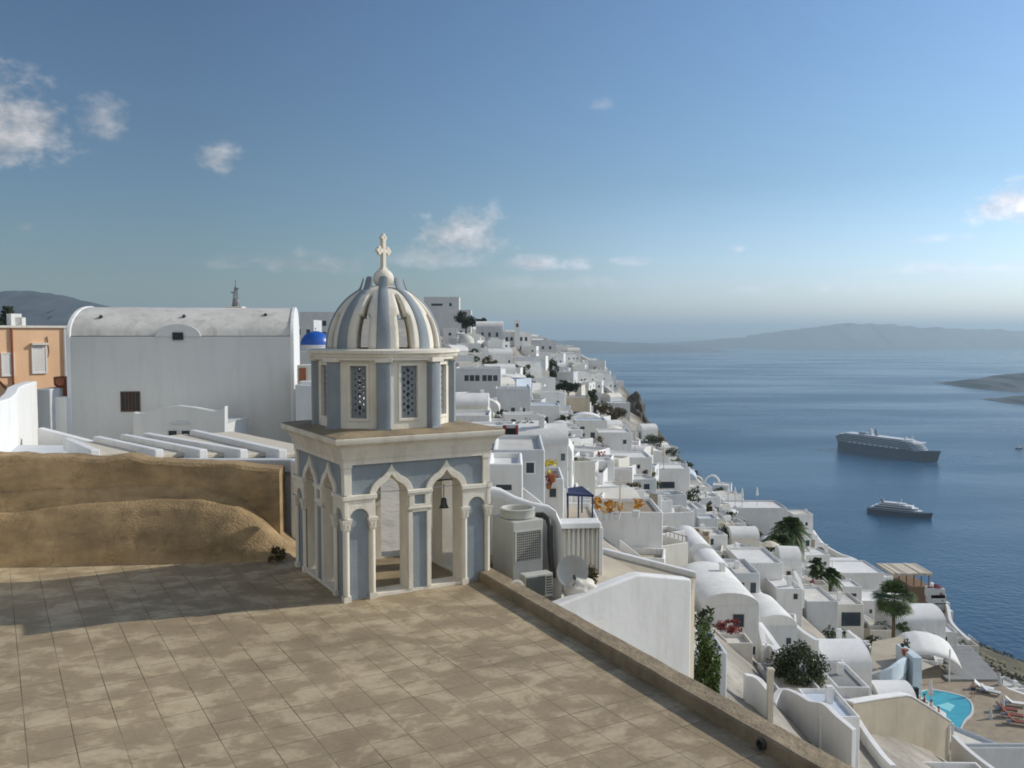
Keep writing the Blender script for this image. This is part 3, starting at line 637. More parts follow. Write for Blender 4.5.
def side(k, w_, l_):
    """matrix mapping wall-local (u, depth, z) onto side k of a w x l block: 0 = towards -Y, 1 = towards +X, 2 = +Y, 3 = -X"""
    if k == 0: return Matrix.Translation((0, -l_ / 2, 0))
    if k == 1: return Matrix.Rotation(math.pi / 2, 4, 'Z') @ Matrix.Translation((0, -w_ / 2, 0))
    if k == 2: return Matrix.Rotation(math.pi, 4, 'Z') @ Matrix.Translation((0, -l_ / 2, 0))
    return Matrix.Rotation(-math.pi / 2, 4, 'Z') @ Matrix.Translation((0, -w_ / 2, 0))
# ------------------------------------------------------------------ brown plastered bank and wall behind the terrace
rw = empty('retaining_wall', 'brown rough plastered wall with a sloping bank behind the tiled terrace', 'wall', (0, 0, 0))
M['bank'] = mat('brown rough plaster', (.36, .255, .135), var=.26, scale=1.6, bump=.7, bscale=24, dirt=.6, dirtcol=(.20, .145, .075))
def banded():
    nt = M['bank'].node_tree; b = nt.nodes['Principled BSDF']; src = b.inputs['Base Color'].links[0].from_socket
    g = nn(nt, 'ShaderNodeNewGeometry'); mp = nn(nt, 'ShaderNodeMapping'); mp.inputs['Scale'].default_value = (.9, .9, 2.6); nt.links.new(g.outputs['Position'], mp.inputs['Vector'])
    no = nn(nt, 'ShaderNodeTexNoise'); no.inputs['Scale'].default_value = 1.1; no.inputs['Detail'].default_value = 8; no.inputs['Roughness'].default_value = .7; nt.links.new(mp.outputs[0], no.inputs['Vector'])
    mr = nn(nt, 'ShaderNodeMapRange'); mr.inputs['From Min'].default_value = .36; mr.inputs['From Max'].default_value = .64; mr.inputs['To Min'].default_value = .78; mr.inputs['To Max'].default_value = 1.18; nt.links.new(no.outputs['Fac'], mr.inputs['Value'])
    sc = nn(nt, 'ShaderNodeVectorMath', operation='SCALE'); nt.links.new(src, sc.inputs[0]); nt.links.new(mr.outputs[0], sc.inputs['Scale']); nt.links.new(sc.outputs[0], b.inputs['Base Color'])
    # hairline cracks
    vo = nn(nt, 'ShaderNodeTexVoronoi', feature='DISTANCE_TO_EDGE'); vo.inputs['Scale'].default_value = .9; nz = nn(nt, 'ShaderNodeTexNoise'); nz.inputs['Scale'].default_value = 2.5; nz.inputs['Detail'].default_value = 6
    ad = nn(nt, 'ShaderNodeVectorMath', operation='MULTIPLY_ADD'); ad.inputs[1].default_value = (.7, .7, .7); nt.links.new(g.outputs['Position'], nz.inputs['Vector']); nt.links.new(nz.outputs['Color'], ad.inputs[0]); nt.links.new(g.outputs['Position'], ad.inputs[2]); nt.links.new(ad.outputs[0], vo.inputs['Vector'])
    m2 = nn(nt, 'ShaderNodeMapRange'); m2.inputs['From Max'].default_value = .012; m2.inputs['To Min'].default_value = .72; m2.inputs['To Max'].default_value = 1; nt.links.new(vo.outputs['Distance'], m2.inputs['Value'])
    s2 = nn(nt, 'ShaderNodeVectorMath', operation='SCALE'); nt.links.new(sc.outputs[0], s2.inputs[0]); nt.links.new(m2.outputs[0], s2.inputs['Scale']); nt.links.new(s2.outputs[0], b.inputs['Base Color'])
banded()
def fractal(x, y, s=1.0):
    from mathutils import noise as mn
    return mn.fractal(Vector((x * s, y * s, 3.7)), .9, 2.0, 5)
def wallmesh():
    b = MB(); n = 90; vs, fs = [], []
    for i in range(n + 1):
        t = i / n; x = -18 + (18 - 4.75) * t
        top = np.interp(x, [-18, -10, -8, -5.6, -4.8], [2.5, 2.06, 1.98, 1.80, 1.70]) + fractal(x, 0, 1.6) * .05
        y = np.interp(x, [-18, -9.8, -4.66], [17.4, 17.88, 18.25])
        for dy, z in ((0, -.5), (0, top - .06), (.05, top), (.40, top + .03), (.45, top - .06), (.45, -.5)): vs.append((x, y + dy + fractal(x, z, 2) * .02, z))
    for i in range(n):
        for q in range(5): fs.append((i * 6 + q, (i + 1) * 6 + q, (i + 1) * 6 + q + 1, i * 6 + q + 1))
    fs += [tuple(range(6)), tuple(n * 6 + q for q in reversed(range(6)))]
    return b.add(vs, fs)
wallmesh().build('wall', 'bank', rw, smooth='angle')
def bank():
    n, m = 150, 34; vs, fs = [], []
    for i in range(n + 1):
        x = -18 + (18 - 4.35) * i / n
        y0 = np.interp(x, [-18, -9.76, -4.66, -4.35], [16.6, 17.05, 17.5, 17.55])
        ledge = np.interp(x, [-18, -9.8, -8.4, -7, -6.2, -5.5, -5.0, -4.6, -4.35], [.92, .98, 1.12, 1.18, 1.16, 1.0, .62, .28, .02]) 
        up = np.interp(x, [-18, -9.8, -7.5, -6.4, -5.6, -5.1, -4.7, -4.35], [1.30, 1.34, 1.42, 1.42, 1.20, .75, .3, .02])
        prof = [(0, -.05), (.10, ledge * .3), (.24, ledge * .66), (.34, ledge * .88), (.42, ledge * .97), (.47, ledge + .025), (.52, ledge + .01), (.60, ledge - .02), (.66, ledge + (up - ledge) * .25), (.71, ledge + (up - ledge) * .75), (.78, up), (.88, up + .02), (1.1, up + .03)]
        d = [0]
        for a, c in zip(prof[:-1], prof[1:]): d.append(d[-1] + math.hypot(c[0] - a[0], c[1] - a[1]) + .02)
        for j in range(m + 1):
            s = d[-1] * j / m; yy = float(np.interp(s, d, [p[0] for p in prof])); zz = float(np.interp(s, d, [p[1] for p in prof]))
            k = min(1, zz / .3 + .1)
            vs.append((x, y0 + yy - fractal(x, zz, 1.0) * .05 * k - fractal(x, zz, 4) * .008 * k, zz + fractal(x + 9, yy * 3, 1.0) * .03 * k))
    for i in range(n):
        for j in range(m): fs.append((i * (m + 1) + j, (i + 1) * (m + 1) + j, (i + 1) * (m + 1) + j + 1, i * (m + 1) + j + 1))
    return MB().add(vs, fs)
bank().build('bank', 'bank', rw, smooth=True)
# ragged dry weeds at the end of the bank
def leaves(n, cx, cy, cz, rx, ry, rz, size, m, name, parent=None, clumps=14, seed=1, hollow=.3, flat=.0):
    r = random.Random(seed); vs, fs = [], []
    cl = []
    for _ in range(clumps):
        while True:
            p = Vector((r.uniform(-1, 1), r.uniform(-1, 1), r.uniform(-1, 1)))
            if hollow < p.length < 1: break
        cl.append((p, r.uniform(.25, .5)))
    for _ in range(n):
        p, k = cl[r.randrange(clumps)]
        d = Vector((r.gauss(0, 1), r.gauss(0, 1), r.gauss(0, 1))).normalized() * (k * r.random() ** .4)
        q = p * .85 + d; c = Vector((cx + q.x * rx, cy + q.y * ry, cz + q.z * rz))
        a = Vector((r.gauss(0, 1), r.gauss(0, 1), r.gauss(0, 1 - flat))).normalized(); b_ = a.orthogonal().normalized(); b_ = Matrix.Rotation(r.uniform(0, 6.28), 3, a) @ b_
        s = size * r.uniform(.6, 1.3); o = len(vs)
        vs += [c - a * s, c + b_ * s * .45, c + a * s, c - b_ * s * .45]; fs.append((o, o + 1, o + 2, o + 3))
    mb = MB(); mb.add(vs, fs); return mb.build(name, m, parent, fix=False)
wd = onz(277, 556, .12)
wo_ = empty('weed', 'small dry brown weed growing at the foot of the plaster bank', 'weed', (wd.x, 17.45, 0))
leaves(260, 0, 0, .16, .16, .12, .18, .05, 'dry', 'foliage', wo_, seed=5)
# ------------------------------------------------------------------ white courtyard building with sloping canopy slabs
cb = empty('courtyard_building', 'white low courtyard block with a pale blue deck behind the brown bank', 'building', (0, 0, 0))
def quadblock(pts, z0, zt, name, m, parent, bev=0):
    n = len(pts); vs = [(x, y, z0) for x, y in pts] + [(x, y, z) for (x, y), z in zip(pts, zt)]
    return MB().add(vs, [tuple(range(n - 1, -1, -1)), tuple(range(n, 2 * n))] + [(i, (i + 1) % n, n + (i + 1) % n, n + i) for i in range(n)]).build(name, m, parent, bevel=bev)
quadblock([(-13.2, 19.0), (-4.35, 19.0), (-4.5, 23.2), (-13.2, 23.2)], -2, [1.62, 1.62, 1.60, 1.60], 'wall', 'white3', cb)
MB().box(-10.4, -4.7, 19.3, 22.9, 1.625, 1.66).build('deck', mat('pale blue deck paint', (.25, .52, .66), var=.15, scale=1, dirt=.3), cb)
MB().box(-13.2, -4.3, 18.88, 19.16, 1.55, 1.83).build('front_kerb', 'white3', cb, bevel=.03)
MB().box(-4.62, -4.32, 18.6, 23.4, -2, 1.86).build('side_wall', 'white', cb, bevel=.04)
can = None
fr = [(100, 466), (163, 462.5), (207, 458.5), (247, 455.5), (286, 452)]; bk = [(72, 442), (101, 440), (128, 438), (150, 436.5), (197, 433.5)]
cnames = ['white sloping canopy slab nearest the bright white wall', 'white sloping canopy slab, second from the bright white wall', 'white sloping canopy slab, middle of the row of five', 'white sloping canopy slab, second from the bell tower', 'white sloping canopy slab nearest the bell tower']
for i, (a, b) in enumerate(zip(fr, bk)):
    p = at(a[0], a[1] - 1, 19.35); q = onz(b[0], b[1] - 1, 1.92); p.z = 1.83; q.z = 1.92
    d = (q - p); Ln = d.length; root = empty('canopy_slab', cnames[i], 'canopy', tuple(p), math.atan2(d.y, d.x), 'canopy slabs over the white courtyard')
    wd_ = .98
    MB().box(0, Ln, -wd_, 0, -.04, .05).build('slab', 'canvas', root, bevel=.015)
    MB().box(-.05, Ln, .001, .20, -.12, .17).build('edge_beam', 'white', root, bevel=.03)
    MB().box(.02, .14, -wd_ - .02, -.001, -.16, -.041).build('bracket', 'grey', root)
    for yy in (-wd_ + .1, -.1): MB().box(.3, .38, yy - .03, yy + .03, -.2, -.041).build('post', 'white', root); MB().box(Ln - .4, Ln - .32, yy - .03, yy + .03, -.29, -.041).build('post', 'white', root)
# ------------------------------------------------------------------ big barrel vaulted chapel-like house
BV = 30.0
wv = 7.26; VR = R(11.5); VD = Vector((math.cos(VR), math.sin(VR), 0)); VP = at(66, 333, 29.6); VP.z = 0; VC = VP + VD * wv / 2 + Vector((-math.sin(VR), math.cos(VR), 0)) * 3.0
vh = empty('vaulted_house', 'large white barrel vaulted house with tiny vent window and roof spouts', 'house', (VC.x, VC.y, 0), VR)
zE = at(180, 336.5, BV).z; Rv = at(180, 308, BV + 3).z - zE
def halfv(rx, rz, n=18): return [(-rx * math.cos(math.pi * i / n), rz * math.sin(math.pi * i / n)) for i in range(n + 1)]
def vault(mb, x0, x1, rx, rz, z, th=0.0):
    pr = halfv(rx, rz); k = len(pr); vs = [(x, y, z + zz) for x in (x0, x1) for y, zz in pr]
    fs = [(i, i + 1, k + i + 1, k + i) for i in range(k - 1)] + [tuple(range(k)), tuple(k + i for i in reversed(range(k)))]
    return mb.add(vs, fs)
MB().box(-wv / 2, wv / 2, -3, 3, -3, zE).build('wall', 'bigwhite', vh)
vault(MB(), -wv / 2 + .12, wv / 2 - .12, 2.92, Rv, zE + .02).build('roof', 'bigroof', vh, smooth='angle')
for s in (-1, 1):
    g_ = MB(); pr = halfv(3.015, Rv + .05); x = s * (wv / 2 - .05); k = len(pr)
    poly = [(-3.015, -3.0)] + [(y, z + zE) for y, z in pr] + [(3.015, -3.0)]
    vs = [(x - .07, y, z) for y, z in poly] + [(x + .07, y, z) for y, z in poly]; k = len(poly)
    g_.add(vs, [tuple(range(k)), tuple(k + i for i in reversed(range(k)))] + [(i, (i + 1) % k, k + (i + 1) % k, k + i) for i in range(k)]).build('gable', 'white', vh, bevel=.03)
def vx(px, py):
    u, v = ray(px, py); L_ = (u * VP.y - VP.x) / (VD.x - u * VD.y); return L_ - wv / 2, CAMZ + v * (VP.y + VD.y * L_)
fm_ = Matrix.Translation((0, -3, 0))
cx, cz = vx(178, 336); MB().add([fm_ @ Vector((cx + .72 * math.cos(a) * s, y, cz - .02 + .42 * max(math.sin(a), 0) * s)) for y in (-.03, 1.2) for s in (1.0,) for a in [math.pi * q / 14 for q in range(15)]],
    [(q, q + 1, 15 + q + 1, 15 + q) for q in range(14)] + [tuple(range(15)), tuple(15 + q for q in reversed(range(15)))]).build('dormer', 'bigwhite', vh, smooth='angle')
f_ = MB().box(cx - .17, cx + .17, -.07, .05, cz - .13, cz + .12, fm_); f_.build('vent', 'dark', vh)
x_, z_ = vx(130.5, 401.5); window(None, None, vh, x_, z_, .54, .60, fm_, 'dark', 'browndoor', bars=4, fr=.04)
x_, z_ = vx(126, 437); window(None, None, vh, x_, z_, .2, .2, fm_, 'dark', 'white3', fr=.03)
for px, py in ((96, 315.5), (180.5, 315), (263.5, 313.5)):
    x_, z_ = vx(px, py); yy = -2.92 * math.sqrt(max(0, 1 - ((z_ - zE) / Rv) ** 2))
    MB().tube([(x_ - .06, yy + .3, z_ - .05), (x_ + .02, yy - .28, z_ - .02)], .055, 8).build('spout', 'pipe', vh, smooth=True)
# lower wing right of the vault
lw = empty('side_wing', 'lower plain white wing stepping down beside the big vaulted house', 'building', (0, 0, 0))
a, b = at(297, 384, 29.5), at(345, 384, 29.5)
quadblock([(a.x, 29.2), (b.x, 29.2), (b.x, 34), (a.x, 34)], -3, [a.z, a.z - .1, a.z, a.z + .1], 'wall', 'white3', lw, .04)
MB().box(a.x + .1, b.x, 29.4, 29.7, a.z - .05, a.z + .10).build('coping', 'white', lw, bevel=.03)
bx_ = at(305, 372, 30.5); MB().box(bx_.x - .2, bx_.x + .45, 30.2, 30.9, a.z - .1, bx_.z + .25).build('chimney_box', 'white2', lw, bevel=.03)
MB().box(bx_.x - .12, bx_.x + .1, 30.14, 30.25, a.z + .06, bx_.z + .15).build('door', 'terracotta', lw)
# pedimented low house in front of it
ph = empty('pediment_house', 'small white house with a peaked scalloped parapet before the vaulted house', 'house', (0, 0, 0))
PD = 27.4
poly = [at(x, y, PD) for x, y in ((133, 462), (133, 412), (137, 413.5), (143, 413), (157, 409), (178, 405.5), (198, 408), (213, 411), (219, 410), (225, 406), (225, 462))]
n = len(poly); vs = [(p.x, PD, p.z) for p in poly] + [(p.x, PD + .3, p.z) for p in poly]
MB().add(vs, [tuple(range(n)), tuple(n + i for i in reversed(range(n)))] + [(i, (i + 1) % n, n + (i + 1) % n, n + i) for i in range(n)]).build('front_wall', 'bigwhite', ph, bevel=.03)
MB().box(poly[0].x + .05, poly[-1].x - .05, PD + .3, BV - .02, -2, at(180, 425, PD).z).build('wall', 'bigwhite', ph)
pm = Matrix.Translation((0, PD, 0))
for px in (173, 186): p = at(px, 434.5, PD); window(None, None, ph, p.x, p.z, .26, .24, pm, 'dark', 'white3', fr=.03)
p = at(180, 423.5, PD); MB().add([(p.x + .32 * math.cos(a), PD + y, p.z + .07 * math.sin(a)) for y in (-.05, .02) for a in [math.pi * q / 10 for q in range(11)]], [(q, q + 1, 12 + q, 11 + q) for q in range(10)] + [tuple(range(11)), tuple(11 + q for q in reversed(range(11)))]).build('eyebrow', 'white3', ph)
# bright side-lit wall, far left, with the grey stub buildings behind
sw = empty('boundary_wall', 'bright sunlit white wall climbing at the edge of the courtyard', 'wall', (0, 0, 0))
a, b = Vector((-11.3, 19.6, 0)), Vector((-15.2, 30.0, 0)); dv = Vector((-3.5, 8.6, 0)).normalized(); nv = Vector((dv.y, -dv.x, 0)) * .32
prof = []
b = at(37, 380, 28.2); b.z = 0
for px, py in ((-60, 404), (0, 401), (12, 397.5), (17, 393), (20, 387), (26, 384), (36.9, 381)):
    u, v = ray(px, py); t_ = (u * a.y - a.x) / ((b.x - a.x) - u * (b.y - a.y)); prof.append((t_, CAMZ + v * (a.y + (b.y - a.y) * t_)))
vs = []; k = len(prof)
for o in (Vector((0, 0, 0)), -nv):
    for t, z in prof: p = a + (b - a) * t + o; vs.append((p.x, p.y, -1)); 
    for t, z in prof: p = a + (b - a) * t + o; vs.append((p.x, p.y, z))
fs = []
for i in range(k - 1): fs += [(i, i + 1, k + i + 1, k + i), (2 * k + i, 3 * k + i, 3 * k + i + 1, 2 * k + i + 1), (k + i, k + i + 1, 3 * k + i + 1, 3 * k + i)]
fs += [(0, k, 3 * k, 2 * k), (k - 1, 3 * k - 1, 4 * k - 1, 2 * k - 1)]
MB().add(vs, fs).build('wall', 'white', sw, bevel=.05)
def block(name, label, cat, px0, px1, pyt, Y, depth, z0, m, bev=.04, rot=0):
    a, b = at(px0, pyt, Y), at(px1, pyt, Y); o = MB().box(-(b.x - a.x) / 2, (b.x - a.x) / 2, 0, depth, z0, a.z).build(name, m, None, bevel=bev)
    o.location = ((a.x + b.x) / 2, Y, 0); o.rotation_euler.z = rot; return tag(o, label, cat)
block('wall_stub', 'narrow grey-white wall stub with a small lock box beside the orange house', 'wall', 36, 50, 389, 29.0, 1.2, -1, 'white3')
block('wall_stub', 'wider grey-white wall stub just in front of the terracotta chimney pot', 'wall', 49, 66, 397, 29.3, .6, -1, 'white')
sl_ = empty('sloping_wall', 'low white sloping wall dropping towards the canopy slabs', 'wall', (0, 0, 0))
p0, p1 = at(37, 428, 24), at(118, 449, 22.5)
vs = [(p0.x, 24, -1), (p1.x, 22.5, -1), (p1.x, 22.5, p1.z), (p0.x, 24, p0.z)]; vs += [(x, y + .3, z) for x, y, z in vs]
MB().add(vs, [(0, 1, 2, 3), (7, 6, 5, 4), (0, 4, 5, 1), (1, 5, 6, 2), (2, 6, 7, 3), (3, 7, 4, 0)]).build('wall', 'white', sl_, bevel=.04)
ph_ = at(60, 390, 29.8); po = empty('chimney_pot', 'terracotta chimney pot with a dark mouth beside the vaulted house', 'chimney', (ph_.x, 30.0, 0))
MB().lathe([(.2, 1.5), (.2, ph_.z + .1), (.27, ph_.z + .15), (.28, ph_.z + .42), (.22, ph_.z + .44), (.18, ph_.z + .3)], 16).build('pot', 'terracotta', po, smooth='angle')
MB().tube([(0, -.28, ph_.z + .28), (.12, -.42, ph_.z + .28)], .13, 12).build('cowl', 'terracotta', po, smooth='angle')
# orange house
OY = 36.0
oh = empty('orange_house', 'orange rendered house with white shutters and a white roof edge', 'house', tuple(at(68, 333, OY) * 1.0), R(48)); oh.location.z = 0
ORX = at(68, 333, OY).x
a, b = at(-60, 328, OY), at(68, 328, OY); SH = Vector((ORX, 0, 0)); a -= SH; b -= SH
MB().box(a.x, b.x, 0, 6, -2, a.z).build('wall', 'orange', oh); MB().box(a.x - .05, b.x + .05, -.08, 6.1, a.z + .001, a.z + .09).build('roof_edge', 'white2', oh)
om = Matrix.Identity(4)
def ofc(px, py):
    u, v = ray(px, py); c, s = math.cos(R(48)), math.sin(R(48)); x0, y0 = ORX, OY
    L_ = (u * y0 - x0) / (c - u * s); Y_ = y0 + s * L_; return Vector((L_, 0, CAMZ + v * Y_))
for px, py, w_, h_ in ((7.5, 364.5, 9, 20), (39, 359.5, 11.5, 25)):
    p = ofc(px, py); sh2 = MB(); ww, hh = w_ * mpp(OY), h_ * mpp(OY)
    fr_ = MB().slab([(p.x - ww / 2 - .05, p.z - hh / 2 - .05), (p.x + ww / 2 + .05, p.z - hh / 2 - .05), (p.x + ww / 2 + .05, p.z + hh / 2 + .05), (p.x - ww / 2 - .05, p.z + hh / 2 + .05)], [[(p.x - ww / 2, p.z - hh / 2), (p.x - ww / 2, p.z + hh / 2), (p.x + ww / 2, p.z + hh / 2), (p.x + ww / 2, p.z - hh / 2)]], -.06, .02, om).build('window', 'white', oh)
    for q in range(10): sh2.box(p.x - ww / 2 + .001, p.x + ww / 2 - .001, -.045 + .002 * (q % 2), .01, p.z - hh / 2 + hh * q / 10, p.z - hh / 2 + hh * (q + .93) / 10)
    sh2.build('shutter', 'white', fr_)
p = ofc(39, 345.5); MB().box(p.x - .3, p.x + .3, -.16, -.001, p.z + .02, p.z + .1).build('hood', 'white2', oh)
for px in (11.5, 64): p = ofc(px, 345); MB().tube([(p.x, -.06, -1), (p.x, -.06, a.z - .02)], .04, 6).build('drainpipe', 'terracotta' if px < 20 else 'white3', oh)
p = ofc(47, 352); MB().tube([(p.x, -.03, p.z + .6), (p.x + .05, -.05, p.z), (p.x + .02, -.03, p.z - .2)], .02, 5).build('cable', 'pipe', oh)
p = ofc(5, 388); rl = MB().tube([(p.x - 1, -.6, p.z + 1.0), (p.x + .35, -.6, p.z - .6)], .05, 6).build('handrail', 'terracotta', oh)
for px, h_ in ((36, .5), (40, .35)): p = ofc(px, 326); MB().box(p.x - .2, p.x + .2, 2, 2.5, a.z + .08, a.z + .08 + h_).build('chimney', 'white', oh)
# mast on the roof behind the vault
MY = 60.0
am = empty('antenna_mast', 'slim lattice antenna mast on a pale base above the vaulted house roof', 'antenna', (at(236, 310, MY).x, MY, 0))
zb, zt, zm = at(236, 312, MY).z, at(236, 279.5, MY).z, at(236, 299, MY).z
MB().prism([(-.55, -.5), (.55, -.5), (.55, .5), (-.55, .5)], -3, zb + .35).build('base', 'white2', am, bevel=.04)
MB().lathe([(0, zb + .35), (.2, zb + .35), (.22, zb + .6), (.2, zb + .85), (0, zb + .9)], 12).build('drum', 'metal', am, smooth='angle')
mp_ = MB()
for sx_, sy_ in ((-1, -1), (1, -1), (1, 1), (-1, 1)): mp_.tube([(sx_ * .2, sy_ * .2, zb + .3), (sx_ * .05, sy_ * .05, zt - .5)], .025, 5)
for q in range(8):
    t0, t1 = q / 8, (q + 1) / 8; r0, r1 = .2 - .15 * t0, .2 - .15 * t1; z0, z1 = zb + .3 + (zt - .5 - zb - .3) * t0, zb + .3 + (zt - .5 - zb - .3) * t1
    for s in (1, -1): mp_.tube([(-r0 * s, -r0, z0), (r1 * s, -r1, z1)], .018, 4); mp_.tube([(-r0, r0 * s, z0), (-r1, -r1 * s, z1)], .018, 4)
mp_.tube([(0, 0, zt - .6), (0, 0, zt)], .03, 5); mp_.build('lattice_mast', 'metal', am)
md2 = MB()
for z, x in ((zb + 1.25, -.35), (zb + 1.5, .3), (zt - .7, .22)): md2.tube([(0, 0, z), (x * .6, -.1, z)], .02, 4); md2.lathe([(0, 0), (.08, .03), (.09, .08), (0, .05)], 10, (x * .6, -.1, z))
md2.build('aerial', 'metal', am)
# ------------------------------------------------------------------ things crowding the right of the tower
def axes(name, label, cat, p, rz=PHI): return empty(name, label, cat, tuple(p), rz)
cp_ = Vector((.02, 16.55, -.55)); cabi = axes('vent_cabinet', 'tall cream metal ventilation cabinet with a wire grille beside the tower', 'cabinet', cp_)
hC = at(515, 522, 16.6).z - cp_.z
MB().box(0, .66, 0, .80, 0, hC).build('casing', 'cab', cabi, bevel=.015)
MB().slab([(.03, hC - .78), (.63, hC - .78), (.63, hC - .17), (.03, hC - .17)], [[(.06, hC - .75), (.06, hC - .2), (.60, hC - .2), (.60, hC - .75)]], -.025, .0, Matrix.Identity(4)).build('grille_frame', 'cab', cabi)
MB().box(.061, .599, -.003, .01, hC - .749, hC - .201).build('grille_opening', mat('dusty filter', (.12, .10, .075), var=.4, scale=6), cabi)
gm = MB()
for q in range(13): x = .075 + q * .0425; gm.box(x - .004, x + .004, -.016, -.008, hC - .748, hC - .202)
for q in range(12): z = hC - .735 + q * .0465; gm.box(.0611, .5989, -.0155, -.0075, z - .004, z + .004)
gm.build('wire_grille', 'cab', cabi)
MB().lathe([(.30, 0), (.33, .02), (.33, .16), (.345, .18), (.30, .19), (.275, .17), (.26, .06), (0, .05)], 28, (.33, .40, hC)).build('fan_cowl', 'cab', cabi, smooth='angle')
# thick rounded white wall behind the cabinet
cwl = empty('curved_wall', 'thick rounded white wall curving down behind the ventilation cabinet', 'wall', (0, 0, 0))
pts_ = [at(478, 484, 18.6), at(500, 488, 18.4), at(515, 496, 18.1), at(532, 502, 17.8), at(548, 505, 17.5), at(556, 511, 17.2), at(561, 522, 17.0)]
vs, fs = [], []; sec = 8
for p in pts_:
    for q in range(sec):
        w_ = math.pi * q / (sec - 1); vs.append((p.x, p.y - .22 * math.cos(w_), p.z - .2 + .2 * math.sin(w_)))
    vs += [(p.x, p.y + .22, -3), (p.x, p.y - .22, -3)]
k = sec + 2
for i in range(len(pts_) - 1):
    for q in range(k): fs.append((i * k + q, (i + 1) * k + q, (i + 1) * k + (q + 1) % k, i * k + (q + 1) % k))
fs += [tuple(range(k)), tuple((len(pts_) - 1) * k + q for q in reversed(range(k)))]
MB().add(vs, fs).build('wall', 'white', cwl, smooth='angle')
# ribbed cream screen
rs = empty('ribbed_screen', 'cream corrugated screen with a thick rolled top behind the satellite dish', 'screen', tuple(at(556, 590, 17.6)), R(6))
rs.location.z = -.9
a, b = at(556, 530, 17.6), at(599, 528, 17.6); wR = b.x - a.x; hR = at(575, 528, 17.6).z + .9
vs, fs = [], []; n = 72
for i in range(n + 1):
    x = wR * i / n; y = .035 * math.sin(i / n * 2 * math.pi * 9) + .012 * math.sin(i * 1.7)
    vs += [(x, y, 0), (x, y, hR)]
for i in range(n): fs.append((2 * i, 2 * i + 2, 2 * i + 3, 2 * i + 1))
ob = MB().add(vs, fs).build('corrugated_sheet', 'white2', rs, smooth=True); ob.modifiers.new('t', 'SOLIDIFY').thickness = .012
MB().box(-.06, wR + .04, -.12, .35, hR - .005, hR + .12).build('top_cap', 'white', rs, bevel=.04)
MB().box(wR, wR + .08, -.07, .5, 0, hR).build('end_post', 'white', rs, bevel=.015)
MB().box(-.1, .22, .02, .4, 0, hR + .02).build('side_panel', 'white3', rs, bevel=.02)
dp_ = empty('drain_hose', 'dark ribbed hose bending down between the cabinet and the screen', 'hose', (0, 0, 0))
MB().tube([at(537, 515, 17.2), at(543, 515, 17.1), at(548, 519, 17.0), at(550, 527, 16.95), at(550, 545, 16.9), at(551, 560, 16.9), at(553, 578, 16.9)], .055, 10).build('hose', 'pipe', dp_, smooth=True)
# air conditioner
ac = axes('air_conditioner', 'small outdoor air conditioner with dark front grille behind the parapet', 'air conditioner', Vector((.21, 15.32, -.33)), R(26)); 
ac.location = at(525, 600, 15.6); ac.scale = (.8,) * 3; hA = .53
MB().box(0, .70, 0, .30, 0, hA).build('casing', 'acmetal', ac, bevel=.02)
MB().box(.03, .50, -.012, .01, .04, hA - .05).build('grille', 'acdark', ac)
fa = MB()
for q in range(14): z = .06 + q * .029; fa.box(.032, .498, -.02, -.0121, z, z + .008)
fa.build('grille_bars', 'acdark', ac)
sl2 = MB()
for q in range(7): z = .07 + q * .06; sl2.box(.53, .68, -.014, .01, z, z + .035)
sl2.build('side_louvre', 'acdark', ac)
for x in (.08, .56): MB().box(x, x + .06, .02, .28, -.12, 0).build('foot', 'metal', ac)
hs = empty('hose_coil', 'white garden hose coil hanging beside the air conditioner', 'hose'); hs.location = at(516.5, 588.5, 15.35); hs.rotation_euler = (R(80), 0, R(25))
cr_ = MB()
for q in range(4):
    rr = .105 + .012 * q; cr_.tube([(rr * math.cos(t), rr * math.sin(t), .012 * (q % 2)) for t in [2 * math.pi * w_ / 24 for w_ in range(25)]], .011, 6)
cr_.build('coil', 'white2', hs, smooth=True); MB().box(-.03, .03, -.03, .03, -.1, .02).build('bracket', 'white3', hs)
sdish = empty('satellite_dish', 'round grey satellite dish on a short bent pole by the screen', 'satellite dish', tuple(at(565, 599, 15.9)))
dz = at(571.5, 571.5, 15.9) - sdish.location
D_ = MB().lathe([(0, 0), (.10, .008), (.2, .032), (.285, .068), (.295, .066), (.2, .02), (.1, -.006), (0, -.012)], 32).build('reflector', 'dish', sdish, smooth='angle')
D_.location = dz; D_.rotation_euler = (R(78), 0, R(12))
MB().tube([(0, 0, -.3), (.0, .05, dz.z * .55), (dz.x, .04, dz.z - .05)], .022, 8).build('pole', 'metal', sdish, smooth=True)
MB().tube([(dz.x, -.02, dz.z - .27), (dz.x + .05, -.30, dz.z - .12), (dz.x + .03, -.36, dz.z - .02)], .012, 6).build('feed_arm', 'metal', sdish); MB().tube([(dz.x + .03, -.30, dz.z), (dz.x + .03, -.40, dz.z - .02)], .028, 8).build('receiver', 'pipe', sdish)
sk = empty('sack', 'lumpy pale sack lying under the satellite dish', 'sack', tuple(at(579, 598, 15.9)))
bm = bmesh.new(); bmesh.ops.create_icosphere(bm, subdivisions=4, radius=1)
for v in bm.verts:
    c = v.co.copy(); k = 1 + fractal(c.x + 3, c.y + c.z, 1.6) * .16; v.co = Vector((c.x * .30 * k, c.y * .22 * k, c.z * .22 * k + .16))
me = bpy.data.meshes.new('sack_body'); bm.to_mesh(me); bm.free(); me.polygons.foreach_set('use_smooth', [True] * len(me.polygons)); me.materials.append(M['white2'])
o = bpy.data.objects.new('sack_body', me); COL.objects.link(o); o.parent = sk
vn = empty('vine', 'straggling dry vine on the foot of the corrugated screen', 'plant', tuple(at(590, 590, 17.0)))
leaves(420, 0, 0, .28, .22, .1, .42, .05, 'dry', 'foliage', vn, seed=9)
